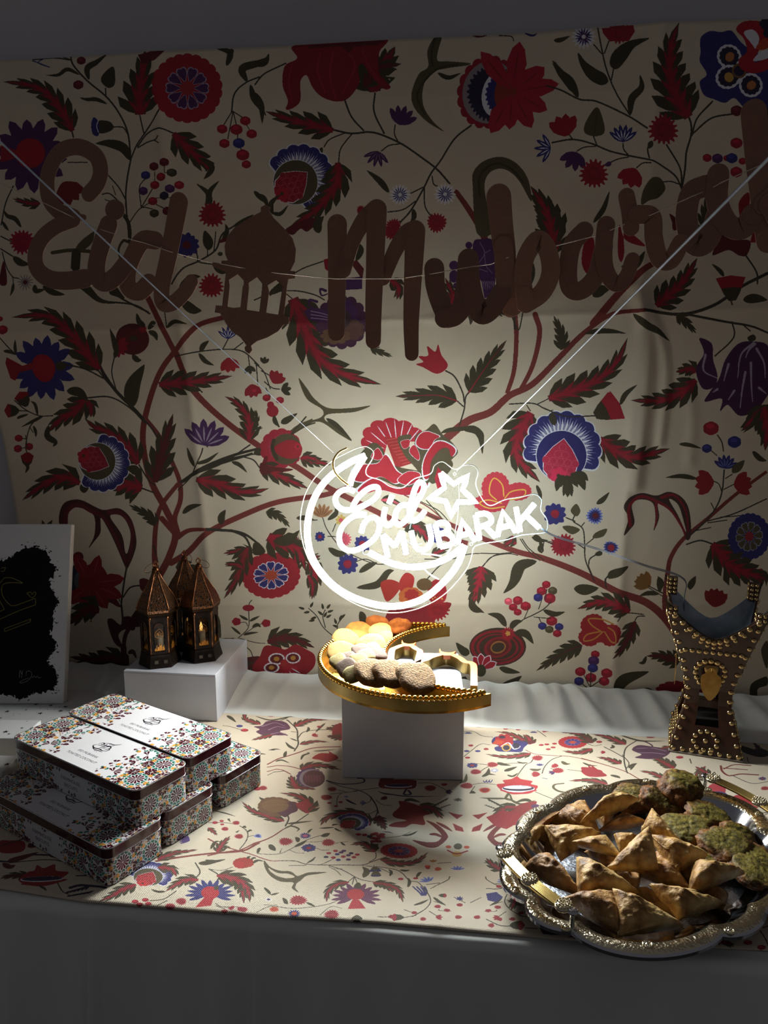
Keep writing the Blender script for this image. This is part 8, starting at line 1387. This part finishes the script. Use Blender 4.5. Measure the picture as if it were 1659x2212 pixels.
for k in (0, 3, 1):
    F_ = k == 0
    for i in range(8 if F_ else 7): add_stud(k, -.92+1.84*i/(7 if F_ else 6), .0075)
    for i in range(13): add_stud(k, -.90, .026+.0185*i, .95); add_stud(k, .90, .026+.0185*i, .95)
    if F_:
        for i in range(9): add_stud(k, -.78+1.56*i/8, .196)
        for i in range(10): a = 2*math.pi*i/10+.2; add_stud(k, .36*math.cos(a)-.02, .0275+.0165*math.sin(a)); 
        add_stud(k, -.02, .0275)
        for i in range(13):
            a = math.radians(-40+260*i/12); add_stud(k, .52*math.cos(a)-.03, .150+.028*math.sin(a), 1.1)
    else:
        for i in range(5):
            for j in range(4): add_stud(k, -.6+1.2*(i+.5*(j % 2))/5, .020+.010*j, .75)
        for i in range(6): add_stud(k, -.7+1.4*i/5, .196)
    for i in range(13):
        u = -.86+1.72*i/12; add_stud(k, u, topz(u)-.006, 1.1)
    for i in range(9):
        u = -.66+1.32*i/8; add_stud(k, u, topz(u)-.0155, .85) if F_ else None
for k in (1, 3):
    pass
for (x, y, hh) in ((-1, 1, .030), (1, 1, .030), (1, -1, .014), (-1, -1, .012)):
    for i in range(4 if hh > .02 else 2):
        for dx in (-.004, .004):
            o = bpy.data.objects.new('brass_stud', smesh); link(o, bu); o.location = (x*(hw(.268)-.0085)+dx, y*(hw(.268)-.0085)-.0088, .268+i*.0085); o.rotation_euler = (math.pi/2, 0, 0); o.scale = (.8, .8, .8)
            o = bpy.data.objects.new('brass_stud', smesh); link(o, bu); sx_ = -1 if x < 0 else 1; o.location = (x*(hw(.268)-.0085)-.0088, y*(hw(.268)-.0085)+dx, .268+i*.0085); o.rotation_euler = (0, -math.pi/2, 0); o.scale = (.8, .8, .8)
for k, u0 in ((0, 0.), (3, 0.)):
    p = Vector(facepos(k, u0, .163, .002)); e = bpy.data.objects.new('x', None)
    mb = MB(); mb.lathe([(.0115, 0), (.0112, .0008), (.006, .0016), (.002, .0012)], 24); o = mb.build('rosette_washer', M_bplate, bu, True); o.location = p; o.rotation_euler = (math.pi/2-.28, 0, 0) if k == 0 else (math.pi/2-.28, 0, -math.pi/2)
    sh = 1.35*catmull([(0, .006), (.005, .003), (.0075, -.003), (.0115, -.006), (.0125, -.011), (.0115, -.022), (.0075, -.032), (0, -.040), (-.0075, -.032), (-.0115, -.022), (-.0125, -.011), (-.0115, -.006), (-.0075, -.003), (-.005, .003)], 4, True)
    mb = MB(); mb.prism([tuple(q) for q in sh], -.0012, 0, holes=[[(.002*math.cos(a), .001+.002*math.sin(a)) for a in np.linspace(0, 2*np.pi, 8, endpoint=False)]]); o = mb.build('shield_pendant', M_bplate, bu); o.location = p+Vector((0, -.006, -.003)) if k == 0 else p+Vector((-.006, 0, -.003)); o.rotation_euler = (0, 0, 0 if k == 0 else -math.pi/2)
    a = np.linspace(0, 2*np.pi, 12, endpoint=False); mb = MB(); mb.tube([(0, .004*math.cos(q), .004*math.sin(q)) for q in a], .0006, 5, True); o2 = mb.build('pendant_ring', M_bplate, o, True); o2.location = (0, .001, .003)
    bpy.data.objects.remove(e)

# ---------------------------------------------------------------- silver and gold oval tray
M_sil = mat('polished_silver_tray', (.78, .79, .82), .10, 1.0, noise=(4, (.74, .75, .78), .4, .6)); M_rim = bpy.data.materials.new('embossed_gold_rim'); M_rim.use_nodes = True
def _rim(m):
    nt = m.node_tree; N = nt.nodes; L = nt.links; b = N['Principled BSDF']; tc = N.new('ShaderNodeTexCoord'); v = N.new('ShaderNodeTexVoronoi'); v.feature = 'SMOOTH_F1'; v.inputs['Scale'].default_value = 330; n = N.new('ShaderNodeTexNoise'); n.inputs['Scale'].default_value = 150; L.new(tc.outputs['Object'], v.inputs['Vector']); L.new(tc.outputs['Object'], n.inputs['Vector'])
    a = N.new('ShaderNodeMath'); a.operation = 'ADD'; L.new(v.outputs['Distance'], a.inputs[0]); L.new(n.outputs['Fac'], a.inputs[1]); bp = N.new('ShaderNodeBump'); bp.inputs['Strength'].default_value = .9; bp.inputs['Distance'].default_value = .0008; L.new(a.outputs[0], bp.inputs['Height']); L.new(bp.outputs[0], b.inputs['Normal'])
    b.inputs['Base Color'].default_value = (*srgb((.84, .79, .68)), 1); b.inputs['Metallic'].default_value = 1; b.inputs['Roughness'].default_value = .2
_rim(M_rim)
M_eng = mat('engraved_silver_floor', (.74, .75, .78), .24, 1.0, noise=(80, (.6, .61, .64), .4, .6), bump=(230, .7, .0009)); M_hand = mat('ribbed_gilt_handle', (.94, .82, .52), .2, 1.0, noise=(30, (.88, .76, .46), .4, .6))
OC = np.array([.3640, .9660]); OA = math.radians(35); ZT = .7855
st = thing('oval_tray', 'scalloped oval silver tray with embossed gilt rim and two handles, holding samosas and fritters', 'serving tray', (OC[0], OC[1], ZR+.0003), OA)
def _pt(x, y):
    P = PZ(x, y, ZT)[:2]-OC; c, s_ = math.cos(-OA), math.sin(-OA); return math.atan2((P[0]*s_+P[1]*c)/.175, (P[0]*c-P[1]*s_)/.23) % (2*math.pi)
NOTCH = sorted([_pt(*p) for p in ((1105, 1790), (1192, 1735), (1310, 1692), (1440, 1680), (1085, 1850), (1151, 1935), (1241, 2004), (1543, 1997), (1628, 1954))]+[_pt(1535, 1690), _pt(1655, 1790), _pt(1720, 1870)])
def ring(a, b, z, sc=.085, n=240, ph=0., lob=12):
    t = np.linspace(0, 2*np.pi, n, endpoint=False); q = np.array(NOTCH+[NOTCH[0]+2*np.pi]); tt = (t-q[0]) % (2*np.pi)+q[0]; j = np.clip(np.searchsorted(q, tt, 'right')-1, 0, len(q)-2); w = (tt-q[j])/(q[j+1]-q[j]); k = 1-sc+sc*np.sin(np.pi*np.clip(w, 0, 1))**.6*(.75+.35*np.clip((q[j+1]-q[j])/.6-.6, 0, 1))
    return np.stack([a*np.cos(t)*k, b*np.sin(t)*k, np.full(n, z)], 1)
hz = ZT-ZR
def loft(name, rs_, m, lab=None, smooth=True, auto=.7):
    mb = MB(); n = len(rs_[0]); V = np.vstack(rs_); Fc = [(k*n+i, k*n+(i+1) % n, (k+1)*n+(i+1) % n, (k+1)*n+i) for k in range(len(rs_)-1) for i in range(n)]; mb.add(V, Fc); return tag(mb.build(name, m, st, smooth, auto=auto), lab)
a_, b_ = .232, .175
loft('silver_basin', [ring(a_-.024, b_-.024, hz-.004, .09), ring(a_-.027, b_-.027, hz-.007, .09), ring(a_-.043, b_-.043, .006, .09), ring(a_-.047, b_-.047, .0035, .09), ring(a_-.06, b_-.06, .003, .09)], M_sil, 'mirror-bright sloping inner wall')
fl = ring(a_-.0595, b_-.0595, .0031, .09); mb = MB(); mb.add(fl, [tuple(range(len(fl)))]); mb.build('engraved_floor', M_eng, st)
loft('embossed_rim', [ring(a_-.002, b_-.002, hz-.0012), ring(a_-.006, b_-.006, hz+.0012), ring(a_-.020, b_-.020, hz-.0004), ring(a_-.0245, b_-.0245, hz-.0038, .088)], M_rim, 'gilt rim embossed with scrolls')
loft('outer_skirt', [ring(a_-.058, b_-.058, .0, .05), ring(a_-.046, b_-.046, .002, .05), ring(a_-.024, b_-.024, hz-.011), ring(a_-.004, b_-.004, hz-.0105), ring(a_, b_, hz-.008), ring(a_+.0008, b_+.0008, hz-.003), ring(a_-.002, b_-.002, hz-.0011)], M_sil, 'plain silver outer skirt')
# raised rosettes along the rim
for i in range(12):
    t = (i+.5)/12*2*math.pi; k = .995; c = np.array([(a_-.013)*math.cos(t)*k, (b_-.013)*math.sin(t)*k, hz+.0006]); mb = MB(); mb.lathe([(.0062, -.001), (.0062, .0012), (.0050, .0018), (.0046, .0010), (.0018, .0012), (.0012, .002)], 12)
    for q in range(8): mb.sphere((.0036*math.cos(q*.785), .0036*math.sin(q*.785), .0014), .0009, 6, 4)
    o = mb.build('rim_rosette', M_rim, st, True); o.location = c
def handle(p0, p1, outd, lab):    # ends in tray plan, world px-derived
    h = bpy.data.objects.new('handle', None); link(h, st); tag(h, lab)
    P0, P1 = np.array([*p0, hz+.020]), np.array([*p1, hz+.020]); mid_ = (P0+P1)/2+np.array([*outd, .002]); t = np.linspace(0, 1, 21)[:, None]; C = (1-t)**2*P0+2*t*(1-t)*mid_+t**2*P1
    T = np.gradient(C, axis=0); T /= np.linalg.norm(T, axis=1)[:, None]; S = np.cross(T, [0, 0, 1]); S /= np.linalg.norm(S, axis=1)[:, None]
    mb = MB()
    for j in np.linspace(-1, 1, 8): mb.tube(C+S*j*.0070, .00125, 6)
    V = np.vstack([C+S*.0080-[0, 0, .0008], C-S*.0080-[0, 0, .0008], C+S*.0080-[0, 0, .0026], C-S*.0080-[0, 0, .0026]]); n = 21; mb.add(V, [(i, i+1, n+i+1, n+i) for i in range(n-1)]+[(2*n+i, 3*n+i, 3*n+i+1, 2*n+i+1) for i in range(n-1)]+[(i, 2*n+i, 2*n+i+1, i+1) for i in range(n-1)]+[(n+i, n+i+1, 3*n+i+1, 3*n+i) for i in range(n-1)])
    mb.build('grip', M_hand, h, True, auto=.8)
    for e, k in ((0, 0), (10, 1), (20, 2)):
        mb = MB(); mb.lathe([(.0110, -.003), (.0125, -.001), (.0125, .0010), (.0110, .0022), (.003, .0026)], 18, sy=.85)
        for rr, m_ in ((.0098, 14), (.0062, 9), (.0028, 5)):
            for q in range(m_): a = q*2*math.pi/m_; mb.sphere((rr*math.cos(a), rr*.85*math.sin(a), .0030), .0014, 6, 4)
        o = mb.build('handle_boss', M_rim, h, True); o.location = C[e]; 
    for e, s_ in ((0, -1), (20, 1)):
        q = C[e]+T[e]*s_*.013; mb = MB(); mb.lathe([(.0032, -.026), (.0030, -.010), (.0036, -.004), (.0072, 0), (.0070, .0012), (.003, .002)], 12)
        for z in range(7): a = z*.9; mb.sphere((.0045*math.cos(a), .0045*math.sin(a), .002), .0010, 6, 4)
        o = mb.build('handle_post', M_sil, h, True); o.location = q
def plan(x, y, z=ZT+.022):
    P = PZ(x, y, z)[:2]-OC; c, s_ = math.cos(-OA), math.sin(-OA); return (P[0]*c-P[1]*s_, P[0]*s_+P[1]*c)
handle(plan(1091, 1842), plan(1218, 1953), (-.012, -.0), 'ribbed gilt handle nearest the left')
handle(plan(1541, 1680), plan(1735, 1800), (.022, .0), 'ribbed gilt handle at the back right')

# ---------------------------------------------------------------- samosas
def pastry_mat(name, c1, c2, c3):
    m = mat(name, c1, .52, spec=.35, bump=(150, 1., .0024), sss=.03); nt = m.node_tree; N = nt.nodes; L = nt.links; b = N['Principled BSDF']; tc = N.new('ShaderNodeTexCoord')
    n = N.new('ShaderNodeTexNoise'); n.inputs['Scale'].default_value = 46; n.inputs['Detail'].default_value = 6; L.new(tc.outputs['Object'], n.inputs['Vector']); r = N.new('ShaderNodeValToRGB'); r.color_ramp.elements[0].position = .30; r.color_ramp.elements[0].color = (*srgb(c3), 1); r.color_ramp.elements[1].position = .66; r.color_ramp.elements[1].color = (*srgb(c1), 1); e = r.color_ramp.elements.new(.46); e.color = (*srgb(c2), 1); L.new(n.outputs['Fac'], r.inputs[0]); L.new(r.outputs[0], b.inputs['Base Color']); return m
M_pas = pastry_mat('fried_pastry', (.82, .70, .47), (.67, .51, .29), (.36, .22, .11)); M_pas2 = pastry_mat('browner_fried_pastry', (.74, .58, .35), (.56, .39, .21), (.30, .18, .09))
K7 = (1050, 1640, 2.724); ZTF = ZR+.0035
def samosa(i, pts, zs, th, label, fold=0, m=0):
    W = np.array([PZ(K7[0]+x/K7[2], K7[1]+y/K7[2], ZTF+z) for (x, y), z in zip(pts, zs)]); c = W.mean(0); A_, B_, C_ = (W-c)*1.13; n = np.cross(B_-A_, C_-A_); n /= np.linalg.norm(n)
    if n[2] < 0: n = -n; B_, C_ = C_, B_
    S_ = 32; V = []; idx = {}; Fc = []
    def bulge(a, b, g, sd):
        e = max(27*a*b*g, 0); f = e**.42
        f2 = f+(.10*math.exp(-((a-b)/.07)**2)*min(1, g*6)*(1-g) if fold == 1 else .10*math.exp(-((b-g*.8-.05)/.06)**2)*min(1, a*5) if fold == 2 else 0)*(sd > 0)
        return f2
    for sd in (1, -1):
        for p in range(S_+1):
            for q in range(S_+1-p):
                a = p/S_; b = q/S_; g = 1-a-b; base = A_*a+B_*b+C_*g
                mid = 1-27*a*b*g; edge_in = 0
                k = min(a, b, g) < 1e-9; pull = -.10*(1-max(a, b, g))*(1 if k else 0)   # gentle convex edges, blunt tips
                P = base*(1+.05*(1-max(a, b, g))) ; h = bulge(a, b, g, sd)*th*(1.5 if sd > 0 else .7)
                idx[(sd, p, q)] = len(V); V.append(P+n*h*sd)
        for p in range(S_):
            for q in range(S_-p):
                f = (idx[(sd, p, q)], idx[(sd, p+1, q)], idx[(sd, p, q+1)]); Fc.append(f if sd > 0 else f[::-1])
                if p+q < S_-1: f = (idx[(sd, p+1, q)], idx[(sd, p+1, q+1)], idx[(sd, p, q+1)]); Fc.append(f if sd > 0 else f[::-1])
    V = np.array(V); w_ = fbm(V+i*3.1, 55, i, 3)[:, None]; w2 = np.maximum(noise3(V+i, 150, i), .25)[:, None]-.25
    V = V+n*(w_*.0028+w2*.0052)
    mb = MB(); mb.add(V, Fc); o = mb.build('samosa', [M_pas, M_pas2][m], None, True); o.location = c
    bm = bmesh.new(); bm.from_mesh(o.data); bmesh.ops.remove_doubles(bm, verts=bm.verts, dist=1e-5); bm.to_mesh(o.data); bm.free()
    tag(o, label, 'samosa', 'fried samosas on the oval tray')
    if fold:     # the folded-over flap of pastry
        e0, e1, ap = (C_, A_, B_) if fold == 1 else (A_, B_, C_); F4 = [e0*.96+n*th*.30, e1*.96+n*th*.30, (e1*.45+ap*.50)+n*th*1.02, (e0*.45+ap*.50)+n*th*1.02]; F4 = [np.array(p) for p in F4]
        G = np.zeros((7, 11, 3))
        for r_ in range(7):
            for s_ in range(11):
                t, u = r_/6, s_/10; P = (F4[0]*(1-u)+F4[1]*u)*(1-t)+(F4[3]*(1-u)+F4[2]*u)*t; G[r_, s_] = P+n*(th*.22*math.sin(math.pi*u)**.6*(.4+.6*t)+.0012*math.sin(u*9+i))
        mb = MB(); mb.grid(G); f = mb.build('folded_flap', [M_pas, M_pas2][m], o, True); sd_ = f.modifiers.new('t', 'SOLIDIFY'); sd_.thickness = .0012
    return o
SM = [
 ([(355, 405), (655, 440), (445, 590)], (.040, .034, .022), .013, 'samosa with a dark open corner, left of centre, propped over the bare engraved patch', 1, 0),
 ([(480, 495), (700, 452), (800, 585)], (.034, .052, .036), .014, 'long samosa lying on its folded edge just left of the upright central one', 0, 0),
 ([(955, 412), (1003, 645), (715, 655)], (.066, .040, .030), .015, 'upright central samosa with a small burnt fleck near its tip', 0, 0),
 ([(972, 460), (1290, 562), (1118, 668)], (.046, .036, .026), .016, 'broad samosa right of the central one, pointing at the fritters', 1, 0),
 ([(988, 308), (1160, 492), (925, 445)], (.050, .036, .026), .014, 'smooth samosa at the back, its tip raised, beside the flat green fritter', 0, 0),
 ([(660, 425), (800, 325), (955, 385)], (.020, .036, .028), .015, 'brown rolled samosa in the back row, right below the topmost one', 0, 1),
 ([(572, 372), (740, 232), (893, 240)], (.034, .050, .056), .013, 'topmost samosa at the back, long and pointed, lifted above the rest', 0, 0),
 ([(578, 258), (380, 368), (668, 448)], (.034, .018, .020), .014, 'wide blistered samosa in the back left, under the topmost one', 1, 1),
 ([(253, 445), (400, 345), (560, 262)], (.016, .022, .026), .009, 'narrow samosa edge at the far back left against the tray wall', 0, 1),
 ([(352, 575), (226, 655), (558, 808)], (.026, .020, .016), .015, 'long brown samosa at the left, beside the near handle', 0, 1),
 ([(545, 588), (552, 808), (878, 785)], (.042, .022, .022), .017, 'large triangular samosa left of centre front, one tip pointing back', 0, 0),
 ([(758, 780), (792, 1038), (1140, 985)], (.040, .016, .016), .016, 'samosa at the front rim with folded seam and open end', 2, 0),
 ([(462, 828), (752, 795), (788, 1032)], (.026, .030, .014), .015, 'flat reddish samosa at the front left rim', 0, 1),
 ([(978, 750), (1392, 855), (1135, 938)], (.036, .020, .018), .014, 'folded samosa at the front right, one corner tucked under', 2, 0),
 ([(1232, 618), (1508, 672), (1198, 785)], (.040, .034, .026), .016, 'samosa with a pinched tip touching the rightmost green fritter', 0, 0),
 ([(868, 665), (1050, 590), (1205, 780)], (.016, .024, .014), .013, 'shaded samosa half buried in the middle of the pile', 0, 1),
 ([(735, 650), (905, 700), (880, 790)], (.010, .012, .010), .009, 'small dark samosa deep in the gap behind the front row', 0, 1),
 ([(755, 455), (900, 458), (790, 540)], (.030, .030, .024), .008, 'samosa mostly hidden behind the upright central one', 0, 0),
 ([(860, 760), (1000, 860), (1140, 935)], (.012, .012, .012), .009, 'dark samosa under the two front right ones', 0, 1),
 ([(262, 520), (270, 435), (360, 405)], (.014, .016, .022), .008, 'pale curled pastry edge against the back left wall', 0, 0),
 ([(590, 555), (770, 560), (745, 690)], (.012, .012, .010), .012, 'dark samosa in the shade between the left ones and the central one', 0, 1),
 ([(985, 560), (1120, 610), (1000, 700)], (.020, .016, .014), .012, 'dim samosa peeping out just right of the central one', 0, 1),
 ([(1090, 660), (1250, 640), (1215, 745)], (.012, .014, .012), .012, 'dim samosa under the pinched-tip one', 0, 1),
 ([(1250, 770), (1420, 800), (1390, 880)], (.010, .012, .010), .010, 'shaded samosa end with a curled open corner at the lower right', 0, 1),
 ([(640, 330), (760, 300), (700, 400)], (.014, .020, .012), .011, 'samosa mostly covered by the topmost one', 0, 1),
]
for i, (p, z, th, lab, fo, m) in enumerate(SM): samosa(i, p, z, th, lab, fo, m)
# loose flake
for x, y, r in ((235, 625, .006),):
    mb = MB(); mb.sphere((0, 0, 0), r, 9, 6, (1, .8, .6)); o = mb.build('pastry_flake', M_pas, None, True); o.location = PZ(K7[0]+x/K7[2], K7[1]+y/K7[2], ZTF+.010); tag(o, 'small loose pastry crumb by the near handle', 'crumb')

# ---------------------------------------------------------------- vegetable fritters
def frit_mat():
    m = mat('fried_green_fritter', (.5, .4, .2), .6, spec=.35, bump=(150, 1., .0022)); nt = m.node_tree; N = nt.nodes; L = nt.links; b = N['Principled BSDF']; tc = N.new('ShaderNodeTexCoord'); at = N.new('ShaderNodeAttribute'); at.attribute_name = 'crust'
    n = N.new('ShaderNodeTexNoise'); n.inputs['Scale'].default_value = 130; n.inputs['Detail'].default_value = 7; n.inputs['Roughness'].default_value = .7; L.new(tc.outputs['Object'], n.inputs['Vector'])
    g = N.new('ShaderNodeValToRGB'); g.color_ramp.elements[0].position = .35; g.color_ramp.elements[0].color = (*srgb((.17, .15, .05)), 1); g.color_ramp.elements[1].position = .62; g.color_ramp.elements[1].color = (*srgb((.50, .44, .17)), 1)
    h = N.new('ShaderNodeValToRGB'); h.color_ramp.elements[0].position = .35; h.color_ramp.elements[0].color = (*srgb((.16, .08, .03)), 1); h.color_ramp.elements[1].position = .65; h.color_ramp.elements[1].color = (*srgb((.52, .32, .13)), 1)
    L.new(n.outputs['Fac'], g.inputs[0]); L.new(n.outputs['Fac'], h.inputs[0]); x = N.new('ShaderNodeMix'); x.data_type = 'RGBA'; L.new(at.outputs['Fac'], x.inputs['Factor']); L.new(g.outputs[0], x.inputs['A']); L.new(h.outputs[0], x.inputs['B']); L.new(x.outputs['Result'], b.inputs['Base Color']); return m
M_fri = frit_mat()
def fritter(i, x, y, z, rx, ry, rz_, rot, label, crust=0.):
    ns_, nr = 44, 26; V = []; 
    for a in range(nr+1):
        th = math.pi*a/nr
        for k in range(ns_):
            ph = 2*math.pi*k/ns_; s_ = max(math.sin(th), .02); V.append((s_*math.cos(ph), s_*math.sin(ph), math.cos(th)))
    D0 = np.array(V); q = 1+.16*fbm(D0, 1.6, i+40, 3)+.10*noise3(D0, 4.5, i+60)+.07*noise3(D0, 9, i+80); V = D0*q[:, None]*[rx, ry, rz_]; flat = np.sign(V[:, 2])*np.minimum(np.abs(V[:, 2]), rz_*.72); V[:, 2] = V[:, 2]*.3+flat*.7
    V += D0*(.0012*noise3(V, 260, i))[:, None]
    Fc = [(a*ns_+k, (a+1)*ns_+k, (a+1)*ns_+(k+1) % ns_, a*ns_+(k+1) % ns_) for a in range(nr) for k in range(ns_)]
    mb = MB(); mb.add(V, Fc); o = mb.build('vegetable_fritter', M_fri, None, True); at = o.data.attributes.new('crust', 'FLOAT', 'POINT'); at.data.foreach_set('value', np.clip((1-np.abs(D0[:, 2]))*2.3-.50+.9*noise3(D0, 3, i)*.5+crust, 0, 1).astype('f'))
    o.location = PZ(K7[0]+x/K7[2], K7[1]+y/K7[2], ZTF+z); o.rotation_euler = rot; return tag(o, label, 'fritter', 'green vegetable fritters on the oval tray')
fritter(1, 1145, 185, .034, .036, .033, .030, (.3, .1, .3), 'largest knobbly fritter with dark hollows, highest at the back of the tray', .25)
fritter(2, 1040, 262, .022, .037, .022, .016, (.55, .35, -.35), 'brown fritter slice tilted below the largest one', .45)
fritter(3, 860, 232, .020, .033, .026, .016, (.3, -.1, .2), 'fritter at the back, behind the topmost samosa', .3)
fritter(4, 1300, 332, .024, .035, .024, .011, (.25, .15, -.1), 'thin brown-rimmed fritter slice on the right, partly on the flat green one', .1)
fritter(5, 1190, 420, .022, .042, .031, .011, (.22, 0, -.15), 'broad flat green fritter slice in the middle of the right side', -.35)
fritter(6, 1408, 512, .026, .038, .032, .014, (.2, .1, -.5), 'dark fritter with crusty brown rim, right of the flat green one', .15)
fritter(7, 1478, 455, .022, .026, .024, .012, (.2, .3, -.5), 'small brown fritter piece leaning on the tray wall', .3)
fritter(8, 1598, 640, .018, .037, .045, .013, (.15, .1, -.2), 'rightmost large green fritter, cut by the picture edge', -.1)
fritter(9, 1318, 588, .014, .026, .022, .010, (.1, .2, .4), 'small fritter scrap tucked between the samosas and the dark fritter', .1)
fritter(10, 1230, 515, .010, .026, .016, .009, (.1, .1, 0), 'small dark fritter piece in the shade below the flat green one', .5)
